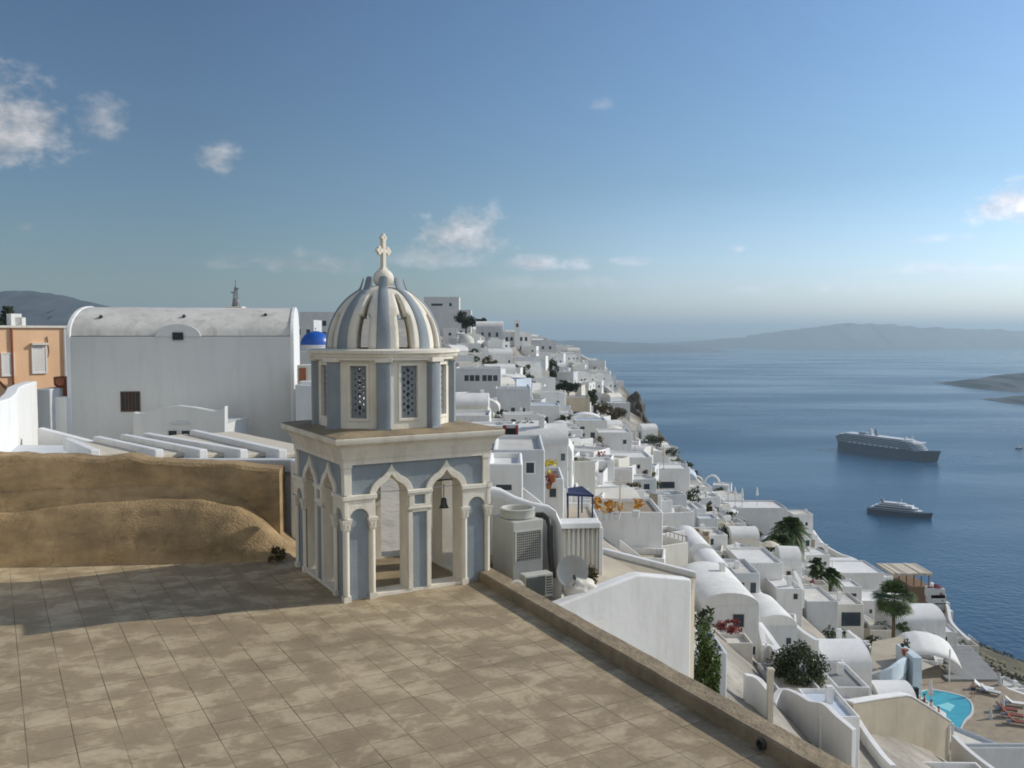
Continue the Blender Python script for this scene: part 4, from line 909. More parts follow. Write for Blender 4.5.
# service yard floor so these have something to stand on
MB().box(-.2, 1.6, 14.4, 17.6, -4, -.62).build('yard', 'roof'); tag(bpy.data.objects['yard'], kind='structure')
# big white wall beyond the parapet
bw = empty('stepped_wall', 'big plain white wall with a stepped coping just beyond the parapet', 'wall', (0, 0, 0))
p0 = Vector((.72, 15.25, 0)); d1 = e1
def bwx(px):
    u = ray(px, 400)[0]; L_ = (u * p0.y - p0.x) / (d1.x - u * d1.y); return L_
prof = [(bwx(553), 607), (bwx(588), 594), (bwx(600), 589), (bwx(638), 575), (bwx(645), 574.5), (bwx(694), 579)]
th = .26; nrm = e2 * th; vs = []; k = len(prof)
for o in (Vector((0, 0, 0)), nrm):
    for L_, py in prof: q = p0 + d1 * L_ + o; vs.append((q.x, q.y, -5))
    for L_, py in prof: q0 = p0 + d1 * L_; q = q0 + o; vs.append((q.x, q.y, at(512, py, q0.y).z))
fs = []
for i in range(k - 1): fs += [(i, i + 1, k + i + 1, k + i), (2 * k + i, 3 * k + i, 3 * k + i + 1, 2 * k + i + 1), (k + i, k + i + 1, 3 * k + i + 1, 3 * k + i)]
fs += [(0, k, 3 * k, 2 * k), (k - 1, 3 * k - 1, 4 * k - 1, 2 * k - 1)]
MB().add(vs, fs).build('wall', 'white', bw, bevel=.05, seg=3)
ob_ = empty('ochre_roof', 'ochre flat roof with a white edge behind the big stepped wall', 'roof', (0, 0, 0))
q0, q1, q2, q3 = at(600, 552, 19.5), at(690, 577, 18.2), at(690, 600, 17.0), at(592, 598, 16.6)
zz = q0.z; vs = [(q0.x, 19.6, zz), (q1.x + .1, 18.2, q1.z), (q2.x, 17.0, q1.z - .15), (q3.x, 16.8, q3.z + .2)]
vs += [(x, y, -5) for x, y, z in vs]
MB().add(vs, [(0, 1, 2, 3), (7, 6, 5, 4), (0, 4, 5, 1), (1, 5, 6, 2), (2, 6, 7, 3), (3, 7, 4, 0)]).build('slab', 'tan', ob_)
MB().add([(q0.x - .1, 19.55, zz - .05), (q1.x + .12, 18.15, q1.z - .05), (q1.x + .12, 18.35, q1.z - .05), (q0.x - .1, 19.75, zz - .05), (q0.x - .1, 19.55, zz + .1), (q1.x + .12, 18.15, q1.z + .1), (q1.x + .12, 18.35, q1.z + .1), (q0.x - .1, 19.75, zz + .1)],
         [(0, 3, 2, 1), (4, 5, 6, 7), (0, 1, 5, 4), (1, 2, 6, 5), (2, 3, 7, 6), (3, 0, 4, 7)]).build('edge', 'white', ob_, bevel=.03)
# ================================================================== the town
HOUSES = []          # (root, base phrase, position, kind)
rt = random.Random(21)
def wallm(): return rt.choices(['white', 'white', 'white', 'white2', 'white3', 'bluewhite'], [6, 5, 4, 2.2, 2.2, .35])[0]
def arched(parent, cx, z0, w_, h_, mt, m='glass', fm='white'):
    o = rnd_arch(cx, w_ / 2 + .09, z0 - .05, z0 + h_ - w_ / 2, 8); i_ = rnd_arch(cx, w_ / 2, z0, z0 + h_ - w_ / 2, 8)
    f = MB().slab(o, [list(reversed(i_))], -.04, .05, mt).build('window', fm, parent); MB().slab(i_, [], -.006, .04, mt).build('pane', m, f)
def house(pos, w_, l_, h_, roof='flat', wm='white', rz=0, near=True, wins=None, doors=None, terr=None, chim=True, rm=None, base=4.5, rise=None, stairs=False, phrase=None, bev=None):
    """pos = middle of the foot of the wall that faces the camera"""
    hand = wins is not None
    root = empty('house', None, 'house', (pos[0], pos[1], pos[2]), rz); root['group'] = 'white houses of the cliff town'
    M4 = Matrix.Translation((0, l_ / 2, 0))
    b = MB(); bv = bev if bev is not None else (.10 if near else 0)
    rm = rm or rt.choice(['roof', 'roofw', 'roofw', 'roof', 'white2'])
    x0, x1 = -w_ / 2, w_ / 2
    if roof == 'flat':
        b.frame_top(x0, x1, 0, l_, -base, h_, .2, .28); wl = b.build('wall', wm, root, bevel=bv)
        MB().box(x0 + .201, x1 - .201, .201, l_ - .201, h_ - .5, h_ - .26).build('roof', rm, root)
    elif roof == 'vx':
        b.box(x0, x1, 0, l_, -base, h_); wl = b.build('wall', wm, root, bevel=bv * .4); rs_ = rise or min(l_ * .28, 1.5); v_ = MB(); pr = halfv(l_ / 2 + .06, rs_, 14 if near else 8); k = len(pr)
        v_.add([(x, l_ / 2 + y, h_ - .02 + z) for x in (x0 - .05, x1 + .05) for y, z in pr], [(i, i + 1, k + i + 1, k + i) for i in range(k - 1)] + [tuple(range(k)), tuple(k + i for i in reversed(range(k))), (0, k, 2 * k - 1, k - 1)]).build('roof', rm if rm != 'roof' else 'roofw', root, smooth='angle')
    elif roof == 'vy':
        b.box(x0, x1, 0, l_, -base, h_); wl = b.build('wall', wm, root, bevel=bv * .4); rs_ = rise or min(w_ * .36, 1.9); v_ = MB(); pr = halfv(w_ / 2 + .02, rs_, 16 if near else 8); k = len(pr)
        v_.add([(x, y, h_ - .02 + z) for y in (-.03, l_) for x, z in pr], [(i, i + 1, k + i + 1, k + i) for i in range(k - 1)] + [tuple(range(k)), tuple(k + i for i in reversed(range(k))), (0, k, 2 * k - 1, k - 1)]).build('roof', 'white' if rm == 'roof' else rm, root, smooth='angle', bevel=bv * .4)
    elif roof == 'dome':
        b.frame_top(x0, x1, 0, l_, -base, h_, .2, .2); wl = b.build('wall', wm, root, bevel=bv)
        r_ = min(w_, l_) * .36; d = MB(); d.lathe([(r_ * 1.04, h_ - .25), (r_ * 1.04, h_ + .3), (r_, h_ + .32)] + [(r_ * math.cos(R(90) * q / 10), h_ + .32 + r_ * .9 * math.sin(R(90) * q / 10)) for q in range(1, 11)], 20, (0, l_ / 2, 0)); d.build('dome', rm, root, smooth='angle')
    if near and rt.random() < .6 and wins is None:
        sg = rt.choice([-1, 1]); aw, al, ah = w_ * rt.uniform(.35, .6), l_ * rt.uniform(.4, .75), h_ * rt.uniform(.45, .8); ay = rt.uniform(-.8, l_ - al); an = MB()
        xs_ = sorted((sg * (w_ / 2 - .02), sg * (w_ / 2 + aw))); an.frame_top(xs_[0], xs_[1], ay, ay + al, -base, ah, .16, .22); an.build('annex', rt.choice([wm, 'white', 'white2']), root, bevel=.07)
    # openings
    if wins is None:
        wins = []
        nf = max(1, int(w_ / 2.1)); 
        for q in range(nf):
            if rt.random() < .75: wins.append((0, x0 + w_ * (q + .5) / nf + rt.uniform(-.2, .2), h_ * rt.uniform(.48, .62), rt.uniform(.45, .75), rt.uniform(.6, .95)))
        ns = max(1, int(l_ / 2.4))
        for q in range(ns):
            if rt.random() < .8: wins.append((1, -l_ / 2 + l_ * (q + .5) / ns, h_ * rt.uniform(.45, .6), rt.uniform(.5, .8), rt.uniform(.7, 1.1)))
    M0 = [M4 @ side(k, w_, l_) for k in range(4)]
    nwin = 0
    for k, u, z, a, c in wins:
        gm_ = rt.choice(['glass', 'glass', 'glass', 'dark', 'greendoor', 'bluedoor'])
        if hand: gm_ = 'greendoor' if phrase == 'green' else 'glass'
        if near: window(None, None, root, u, z, a, c, M0[k], gm_, rt.choice(['white', 'white2', wm]), fr=.08, proud=.035)
        else: MB().box(u - a / 2, u + a / 2, -.03, .05, z - c / 2, z + c / 2, M0[k]).build('window', 'glass', root)
        nwin += k == 0
    if doors is None: doors = [(rt.choice([0, 1]), rt.uniform(-.3, .3) * w_, rt.choice(['bluedoor', 'browndoor', 'greendoor', 'woodp']))] if rt.random() < .6 else []
    for k, u, m in doors:
        if near and rt.random() < .4: arched(root, u, .05, .95, 2.05, M0[k], m, 'white3')
        else: MB().box(u - .45, u + .45, -.04, .05, .02, 2.0, M0[k]).build('door', m, root)
    if near and w_ > 2.6 and rt.random() < .35 and wins and doors != []:
        k = rt.choice([0, 1]); uu = rt.uniform(-.15, .15) * (w_ if k == 0 else l_); MB().box(uu - rt.uniform(.7, 1.0), uu + rt.uniform(.7, 1.0), -.05, .05, .03, 2.05, M0[k]).build('terrace_door', rt.choice(['dark', 'glass', 'wood', 'greendoor']), root)
    if terr is None: terr = rt.random() < .55
    if terr is False and doors == []: pass
    tinfo = None
    if terr:
        k = rt.choice([0, 1, 1]) if terr is True else terr
        dp_ = rt.uniform(2.2, 4.0); tz = rt.uniform(-.9, .05) if k == 1 else rt.uniform(-1.2, -.3); L_ = (w_ if k in (0, 2) else l_) * rt.uniform(.8, 1.05)
        t = MB(); t.frame_top(-L_ / 2, L_ / 2, -dp_, -.003, tz - 4.5, tz + .75, .18, .72); t.v = [tuple(M0[k] @ Vector(v)) for v in t.v]
        tm = rt.choice([wm, 'white', 'white2'])
        t.build('terrace', tm, root, bevel=.06 if near else 0)
        f_ = MB().box(-L_ / 2 + .181, L_ / 2 - .181, -dp_ + .181, -.185, tz - .1, tz + .045, M0[k]); f_.build('terrace_floor', rt.choice(['tan', 'roof', 'woodp', 'grey', 'roofw', 'white3']), root)
        if near and rt.random() < .45:
            rl_ = MB(); zr = tz + .75
            for q in range(int(L_ / .55) + 1): u = -L_ / 2 + .1 + q * .55; rl_.box(u - .02, u + .02, -dp_ + .07, -dp_ + .11, zr, zr + .42, M0[k])
            rl_.box(-L_ / 2 + .05, L_ / 2 - .05, -dp_ + .065, -dp_ + .115, zr + .42, zr + .47, M0[k]); rl_.build('railing', rt.choice(['metal', 'white', 'wood']), root)
        c = root.matrix_basis @ (M0[k] @ Vector((0, -dp_ / 2, tz + .045)))
        tinfo = (c, L_, dp_, k)
    if chim and rt.random() < .5:
        cx, cy = rt.uniform(-.35, .35) * w_, l_ * rt.uniform(.25, .8); ch = MB(); ct = h_ + (0 if roof == 'flat' else (rise or 1.0)) + rt.uniform(.35, .8)
        ch.box(cx - .2, cx + .2, cy - .2, cy + .2, h_ - .3, ct); ch.box(cx - .27, cx + .27, cy - .27, cy + .27, ct - .18, ct - .08); ch.build('chimney', 'white', root, bevel=.03 if near else 0)
    if stairs or (near and rt.random() < .3):
        s_ = MB(); sgn_ = rt.choice([-1, 1]); n = 10; wd_ = .95; u0 = -sgn_ * w_ * .45
        for q in range(n): s_.box(*sorted((u0 + sgn_ * q * .30, u0 + sgn_ * (q + 1) * .30 + (0 if q < n - 1 else .6 * sgn_))), -wd_, -.004, -base, -1.2 + q * .26 + .001 * q, M0[0])
        s_.build('stairs', rt.choice(['white', 'white3', 'roofw']), root)
        if near: 
            q = MB(); z0_ = -1.2; q.add([M0[0] @ Vector(v) for v in [(u0, -wd_ - .14, -base), (u0 + sgn_ * 3.2, -wd_ - .14, -base), (u0 + sgn_ * 3.2, -wd_ - .14, 2.0), (u0, -wd_ - .14, -.5), (u0, -wd_ - .003, -base), (u0 + sgn_ * 3.2, -wd_ - .003, -base), (u0 + sgn_ * 3.2, -wd_ - .003, 2.0), (u0, -wd_ - .003, -.5)]], [(0, 1, 2, 3), (7, 6, 5, 4), (0, 4, 5, 1), (1, 5, 6, 2), (2, 6, 7, 3), (3, 7, 4, 0)]); q.build('stair_wall', 'white', root, bevel=.04)
    HOUSES.append([root, phrase, roof, wm, rm, nwin, tinfo, Vector(pos), (w_, l_, h_)])
    return root
OCC = []             # footprints taken: x, y, radius
def free(x, y, r): return all((x - a) ** 2 + (y - b) ** 2 > (r + c) ** 2 for a, b, c in OCC)
PROT = []
def H(px0, px1, pyt, pyb, roof='flat', wm='white', l=6.0, d=None, rz=0, label=None, **kw):
    mid = (px0 + px1) / 2; d = d or hit(mid, pyb); PROT.append((px0, px1, pyt, pyb, d)); p = at(mid, pyb, d); w_ = (px1 - px0) * mpp(d); h_ = (pyb - pyt) * mpp(d)
    if roof == 'vx': r_ = kw.get('rise') or min(l * .28, 1.5); kw['rise'] = r_; h_ = max(h_ - r_ * .85, .8)
    if roof == 'vy': r_ = kw.get('rise') or min(w_ * .36, 1.9); kw['rise'] = r_; h_ = max(h_ - r_, .6)
    if d < 140 and label and 'blank' not in label and 'plain' not in label:
        kw['chim'] = True
        if kw.get('wins') == [] and w_ > 2.2 and h_ > 1.2 and 'roof deck' not in label: kw['wins'] = [(0, w_ * .22, h_ * .55, .42, .55)] + ([(0, -w_ * .2, h_ * .5, .42, .6)] if w_ > 3.4 else [])
    kw.setdefault('near', d < 170); kw.setdefault('terr', False); kw.setdefault('doors', [])
    o = house(p, w_, l, h_, roof, wm, rz, **kw); OCC.append((p.x, p.y + l / 2, max(w_, l) * .42))
    if label: o['label'] = label; HOUSES.pop()
    return o
# ---- houses read off one by one
H(700, 759, 590, 664, 'vy', 'white', 9, 64, wins=[(0, .6, 3.2, .8, .95), (0, 1.6, 1.0, .5, .6)], rise=.95, rm='roofw', chim=False, label='large white house with a long vaulted roof and one dark square window')
H(688, 713, 542, 585, 'vy', 'white', 8, 84, wins=[], rm='white', chim=False, label='plain white vault with a thick rounded rim behind the big stepped wall')
H(705, 733, 563, 592, 'vy', 'white', 7, 78, wins=[(0, .9, .9, .6, .9)], rm='white', chim=False, label='low white vault with a brown hatch above the long-vaulted house')
H(734, 760, 572, 606, 'flat', 'white3', 5, 76, wins=[(0, -.5, 1.6, .5, .9), (0, .5, 1.6, .5, .9)], label='grey-white house with two upright windows beside a shaded patio')
H(741, 783, 562, 592, 'flat', 'white', 7, 92, wins=[], rm='roofw', chim=False, label='broad blank white house with a pale flat roof below the railing terrace')
H(781, 801, 553, 592, 'vx', 'white', 5, 97, wins=[(0, -.3, 1.9, .45, .8), (0, .5, 1.9, .3, .5)], rz=-.15, label='tall narrow white house with a sunlit curved gable and balcony')
H(776, 803, 588, 606, 'flat', 'white', 5, 88, wins=[], chim=False, terr=0, label='white balcony house with a thin railed terrace under the narrow gable')
H(757, 797, 613, 652, 'vy', 'white3', 6, 70, wins=[(0, .9, .9, .4, .5)], rm='roofw', rise=.9, chim=False, label='small square grey-white house with a slightly domed pale roof above the olive tree')
H(690, 727, 650, 712, 'flat', 'white3', 4, 44, wins=[], rm='roof', chim=False, label='low grey-white house with faded lines on its wall next to the ivy')
H(824, 872, 652, 697, 'vx', 'white', 5, 74, wins=[], rise=1.5, rm='white', chim=False, label='smooth white barrel vault house with a dark deck in front')
H(836, 870, 686, 712, 'flat', 'white', 5.5, 62, wins=[(0, -.8, .6, .4, .6)], rm='grey', chim=False, label='white walled roof deck with a charcoal floor before the barrel vault')
H(778, 824, 690, 730, 'flat', 'white', 5.0, 54, wins=[], rm='tan', chim=False, label='white house with a tan flat roof in front of the olive tree')
H(818, 860, 714, 770, 'flat', 'white', 4.2, 50, wins=[], rm='bluewhite', chim=False, label='white house with a pale blue sunken roof and loungers')
H(893, 946, 613, 640, 'vx', 'white', 6, 112, wins=[(0, 1.6, .6, .5, .5), (0, -2, .6, .5, .5)], rise=1.5, rm='white', chim=False, label='long low white vault between the tall palm and the tent canopy')
H(806, 838, 600, 640, 'flat', 'white3', 6, 96, wins=[], rm='roof', chim=False, label='blank grey plastered wall block left of the tall palm')
H(837, 864, 603, 640, 'flat', 'white2', 5, 100, wins=[(0, 0, 2.4, 2.2, 1.6)], rm='roof', chim=False, label='cream block with one wide pale panel near the tall palm')
H(830, 858, 562, 580, 'vx', 'white', 5, 170, wins=[], rm='white', chim=False, label='pale lavender-white vault below the sunlit cream terrace')
H(834, 884, 572, 600, 'flat', 'white', 9, 158, wins=[], rm='white', chim=False, label='broad white terrace block with a rounded rim by the vault')
H(836, 862, 586, 606, 'flat', 'white', 4, 135, wins=[(0, 0, 1.7, 2.2, .5)], rm='roofw', chim=False, label='small white house with a long dark slot window')
H(862, 890, 600, 622, 'flat', 'white', 6, 135, wins=[], rm='roofw', chim=False, label='wide low white house in full sun behind the tall palm')
H(724, 787, 507, 546, 'flat', 'white3', 7, 150, wins=[(0, 3.6, 2.3, 1.2, 1.1), (0, -2.4, 2.2, .5, 1)], rm='roofw', chim=False, label='big grey-white hotel wall with a parasol terrace on top')
H(793, 813, 514, 536, 'flat', 'white', 5, 190, wins=[(0, -.4, 2.6, .6, .8), (0, .7, 2.6, .5, .7)], label='small bright white house with an arched top at the sea edge')
H(598, 663, 511, 562, 'flat', 'white', 6, 68, wins=[], rm='woodp', chim=False, label='tall blank blue-shaded wall carrying the orange flower terrace')
H(551, 599, 518, 560, 'flat', 'white', 6, 60, wins=[], rm='tan', chim=False, label='white terrace block under the navy pergola')
H(487, 523, 463, 510, 'flat', 'white', 4, 41, wins=[(0, -.05, 1.05, .72, .26)], rm='roofw', chim=False, label='white cube with one wide slit window right of the bell tower')
H(492, 545, 449, 490, 'flat', 'white3', 7, 47, wins=[], rm='roof', chim=False, label='wide flat-roofed white house behind the slit window cube')
H(519, 568, 429, 480, 'vx', 'white', 5, 62, wins=[(0, 1.35, 1.6, .3, .5)], rm='roofw', rise=1.2, phrase='green', chim=False, label='white barrel vault with a small green shutter at its end')
H(524, 564, 478, 510, 'flat', 'white', 5, 56, wins=[], rm='woodp', chim=False, label='white patio block with potted yellow flowers behind the slit window cube')
H(575, 607, 420, 445, 'flat', 'white', 6, 170, wins=[(0, -1.5, 1.8, .6, .9), (0, 1, 1.8, 2.2, 1.2)], rm='roofblue', label='white house with a pale blue roof panel above the stepped terraces')
H(598, 632, 432, 462, 'flat', 'white', 6, 150, wins=[(0, 1.6, 3.4, .6, .7)], rm='roofw', label='stepped white terrace house with a round dark window')
H(604, 652, 457, 478, 'flat', 'white', 7, 130, wins=[], rm='roofw', terr=0, label='long white terrace block with two cream parasols on its edge')
H(652, 690, 468, 492, 'flat', 'white', 6, 150, wins=[(0, -1, 1.2, 3.2, 1.1)], rm='roofw', label='white house with a wide dark lounge opening beside the hoop arches')
H(455, 501, 368, 402, 'flat', 'white3', 8, 150, wins=[(0, x, 4.0, .75, 1.0) for x in (-1.9, -1.0, -.1, 1.1, 2.0, 2.9)], rm='roof', label='long grey-white house with a row of six tall windows')
H(455, 488, 396, 424, 'vx', 'white2', 6, 110, wins=[], rise=1.4, rm='roofw', label='pale barrel vault directly right of the bell tower drum')
H(440, 490, 415, 440, 'flat', 'white', 6, 85, wins=[(0, 1, 1.2, .5, .8)], rm='roof', label='low white house peeping past the tower cornice')
H(495, 531, 388, 424, 'flat', 'white3', 5, 140, wins=[(0, 0, 2, .6, 1.1), (0, 1.6, 2, .6, 1.1)], rm='roof', label='grey-white house with a curved parapet and dark planted yard')
H(528, 560, 405, 432, 'flat', 'white', 7, 150, wins=[(0, 0, 2, 1.4, 1.1)], rm='roofblue', label='white house under a faded blue slanted roof')
H(562, 590, 397, 420, 'flat', 'tan', 6, 210, wins=[(0, 0, 1.6, 2, .8)], rm='roofblue', label='tan house with a pale blue roof beside the stepped path')
H(424, 459, 297, 316, 'flat', 'white3', 10, 400, wins=[(0, -2, 5, 5, 1), (0, 4, 5, 1.2, 1.4)], rm='grey', near=False, chim=False, label='pale grey flat building on the very top of the hill')
H(436, 471, 310, 340, 'flat', 'white3', 9, 370, wins=[(0, -3, 3, 1, 1.6), (0, 0, 3, 1, 1.6), (0, 3, 3, 1, 1.6)], near=False, label='tall pale block with three windows just below the hilltop')
H(443, 457, 328, 344, 'flat', 'white', 5, 330, wins=[(0, 0, 3.6, 1, 1)], near=False, label='narrow white house tucked against the dome edge below the hilltop')
H(476, 503, 322, 352, 'vx', 'white3', 8, 310, wins=[(0, -2.4, 6, .8, 1.5), (0, 0, 6, .8, 1.5), (0, 2.6, 6, .8, 1.5)], near=False, rise=2, rm='roofw', chim=False, label='large white chapel house with three small windows on the skyline')
H(503, 531, 332, 354, 'flat', 'white', 7, 300, wins=[(0, x, z, .8, 1.3) for x in (-3.4, -1.8, -.2, 1.4, 3) for z in (2, 5)], near=False, label='bright white two-storey house with rows of small dark windows')
H(514.5, 520, 320, 336, 'flat', 'white', 2, 298, wins=[(0, 0, 3.5, .8, 1.2)], near=False, chim=False, label='slim white belfry rising over the two-storey white house')
H(530, 556, 340, 356, 'flat', 'white3', 7, 380, wins=[(0, x, 3.5, .9, 1.2) for x in (-3, 0, 3)], near=False, label='low grey-white house on the skyline beside the belfry house')
H(955, 1060, 745, 800, 'flat', 'white3', .9, 66, wins=[], rm='grey', chim=False, label='blue-shaded white house wall below the pool deck')
# left skyline behind the tower
H(300, 345, 312, 350, 'flat', 'white3', 10, 210, wins=[(0, x, z, .9, 1.2) for x in (-3.5, -1.5, .5, 2.5) for z in (3.6, 6.2)], near=False, rm='grey', label='three-storey pale house behind the blue dome')
H(284, 314, 320, 352, 'flat', 'white3', 8, 190, wins=[(0, x, 4.2, .8, 1.1) for x in (-2, 0, 2)], near=False, label='flat grey-white house between the big vault and the blue dome')
BD = 100.0; bc = at(311, 346, BD)
bdc = empty('blue_dome_chapel', 'white chapel with a deep blue dome between vaulted house and bell tower', 'chapel', (bc.x, BD + 2.4, 0))
r_ = 15.5 * mpp(BD)
MB().box(-2.6, 3.2, -2.4, 4, -3, at(311, 351, BD).z).build('wall', 'white3', bdc, bevel=.06)
MB().lathe([(r_ * 1.02, bc.z - 2), (r_ * 1.02, bc.z - .02), (r_ * 1.06, bc.z - .02), (r_ * 1.06, bc.z + .1), (r_, bc.z + .1)], 28).build('drum', 'white', bdc, smooth='angle')
MB().lathe([(r_ * math.cos(R(90) * q / 14), bc.z + .08 + r_ * .92 * math.sin(R(90) * q / 14)) for q in range(15)], 36).build('dome', 'domeblue', bdc, smooth=True)
zt_ = bc.z + r_ * .92; MB().box(-.03, .03, -.03, .03, zt_, zt_ + .55).box(-.16, .16, -.025, .025, zt_ + .33, zt_ + .39).build('cross', 'white', bdc)
# ---- fill the hillside with more individual houses
def spacing(y): return 4.3 + y * .019
def inview(px, py):
    if px < 452 or px > 1045: return False
    if px < 500: return py < 470
    if py > 583 + (px - 500) * .457 + 14: return False
    if px < 694 and py > 575: return False
    return True
cands = []
yy = 33.0
while yy < 640:
    sp_ = spacing(yy); e = edge(yy); x = -.075 * yy - 2
    while x < e - 2.5:
        xx, y2 = x + rt.uniform(-.28, .28) * sp_, yy + rt.uniform(-.28, .28) * sp_
        cands.append((xx, y2)); x += sp_
    yy += sp_ * .98
def proj(x, y, z):
    v = Vector((x, y, z - CAMZ)); d = CPT * v.y - SPT * v.z; u = SPT * v.y + CPT * v.z
    return 512 + F * v.x / d, 384 - F * u / d
KEEP_CLEAR = [(950, 715, 85, 9), (995, 715, 86, 9), (1010, 690, 95, 7), (920, 655, 100, 6), (800, 675, 62, 3.0), (893, 630, 120, 2.5), (788, 545, 130, 4), (830, 580, 135, 3), (880, 735, 62, 4), (915, 740, 66, 5), (965, 665, 122, 6), (900, 700, 88, 4), (712, 485, 195, 5), (603, 412, 290, 9), (630, 425, 335, 14), (905, 580, 185, 6), (556, 375, 280, 3), (567, 388, 270, 6), (940, 600, 150, 5), (860, 735, 56, 2.5), (790, 700, 54, 3), (735, 640, 55, 3)]
for px, py, d, r_ in KEEP_CLEAR: p = at(px, py, d); OCC.append((p.x, p.y, r_))
PROT += [(x0, x1, y0, y1, d) for x0, x1, y0, y1, d in [(776, 825, 652, 696, 60), (876, 912, 576, 650, 118), (765, 800, 520, 562, 128), (815, 840, 562, 592, 132), (886, 1024, 632, 740, 78), (853, 952, 700, 755, 58), (692, 720, 618, 690, 26), (716, 742, 618, 640, 60), (745, 770, 668, 700, 46), (565, 596, 484, 520, 60), (598, 660, 480, 511, 64), (885, 928, 568, 582, 180), (690, 722, 470, 490, 215), (502, 520, 424, 447, 68), (620, 646, 398, 440, 325), (562, 580, 375, 402, 260), (588, 622, 398, 428, 280), (758, 798, 620, 660, 60), (820, 870, 535, 575, 180)]]
def blocks(x, y, z, w_, l_, h_):
    qs = [proj(x + sx * w_ * .5, y + sy * l_ * .5, z + sz) for sx in (-1, 1) for sy in (-1, 1) for sz in (-2.5, h_ + .6)]
    x0, x1 = min(q[0] for q in qs), max(q[0] for q in qs); y0, y1 = min(q[1] for q in qs), max(q[1] for q in qs)
    for a0, a1, b0, b1, d in PROT:
        if y > d + 1: continue
        ov = max(0, min(x1, a1) - max(x0, a0)) * max(0, min(y1, b1) - max(y0, b0))
        if ov > .30 * (a1 - a0) * (b1 - b0): return True
    return False
cnt = 0
for x, y in cands:
    z = ground(x, y); px, py = proj(x, y, z)
    if not inview(px, py): continue
    if not free(x, y, 1.1 + y * .0068): continue
    if x > edge(y) - 2: continue
    if 320 < y < 350 and x > 38: continue
    if y > 560 and px > 556: continue
    if px > 955 and 596 < py < 700 and y > 92: continue
    k = 1 + y * .0011; near = y < 170
    k *= .72 if y < 130 else min(1, .72 + (y - 130) * .004); w_, l_, h_ = rt.uniform(3.4, 6.6) * k, rt.uniform(3.4, 6.0) * k, rt.uniform(2.1, 3.7) * min(k, 1.3)
    roof = rt.choices(['flat', 'vx', 'vy', 'dome'], [9.0, .9, .8, .10 if y > 130 else 0])[0]
    rz = R(rt.gauss(12, 17)) + (R(12) if y < 90 else 0)
    if blocks(x, y, z - .3, w_, l_, h_): continue
    gx = min(ground(x - w_ * .4, y), ground(x + w_ * .4, y)); z0 = z - .3 + rt.uniform(-.4, .5)
    house((x, y - l_ / 2, z0), w_, l_, h_, roof, wallm(), rz, near=near, wins=None if near or rt.random() < .75 else [(0, 0, 1.4, .9, 1.2)], base=6.0, terr=(rt.random() < (.85 if y < 170 else .5)), rm=rt.choice(['roof', 'roofw', 'roofw', 'white2', 'white3', 'roofblue']) if rt.random() < .3 else None)
    cnt += 1
# low walled patios and roof decks squeezed between the houses
PATIOS = []
for _ in range(4200):
    y = rt.uniform(34, 190); x = rt.uniform(-.06 * y, edge(y) - 3); z = ground(x, y); px, py = proj(x, y, z)
    if not inview(px, py) or not free(x, y, 1.0) or (px > 955 and 596 < py < 700 and y > 92): continue
    w_, l_ = rt.uniform(1.8, 4.2), rt.uniform(1.8, 4.0)
    if blocks(x, y, z - .5, w_, l_, .8): continue
    OCC.append((x, y, 1.1)); o = empty('patio', None, 'patio', (x, y, z), R(rt.gauss(-6, 12)), 'small walled patios between the houses'); PATIOS.append((o, Vector((x, y, z))))
    h_ = rt.uniform(.3, 1.3); b = MB(); b.frame_top(-w_ / 2, w_ / 2, -l_ / 2, l_ / 2, -5, h_, .2, rt.uniform(.5, .8)); wm = rt.choice(['white', 'white', 'white2', 'white3', 'tan', 'stone']); b.build('wall', wm, o, bevel=.06)
    fl_ = rt.choice(['tan', 'roof', 'woodp', 'grey', 'roofw', 'terracotta', 'white3']); MB().box(-w_ / 2 + .201, w_ / 2 - .201, -l_ / 2 + .201, l_ / 2 - .201, h_ - 1, h_ - .46).build('floor', fl_, o); o['_c'] = (wm, fl_)
    if rt.random() < .5:
        s_ = MB(); n = 7; sg = rt.choice([-1, 1])
        for q in range(n): s_.box(*sorted((sg * (w_ / 2 + .003), sg * (w_ / 2 + .9))), -l_ / 2 + q * .3, -l_ / 2 + (q + 1) * .3, -5, h_ - 1.6 + q * .22)
        s_.build('steps', rt.choice(['white', 'white3', 'roofw']), o)
    if len(PATIOS) >= 190: break
print('patios', len(PATIOS)); print('auto houses', cnt, 'all', len(HOUSES))
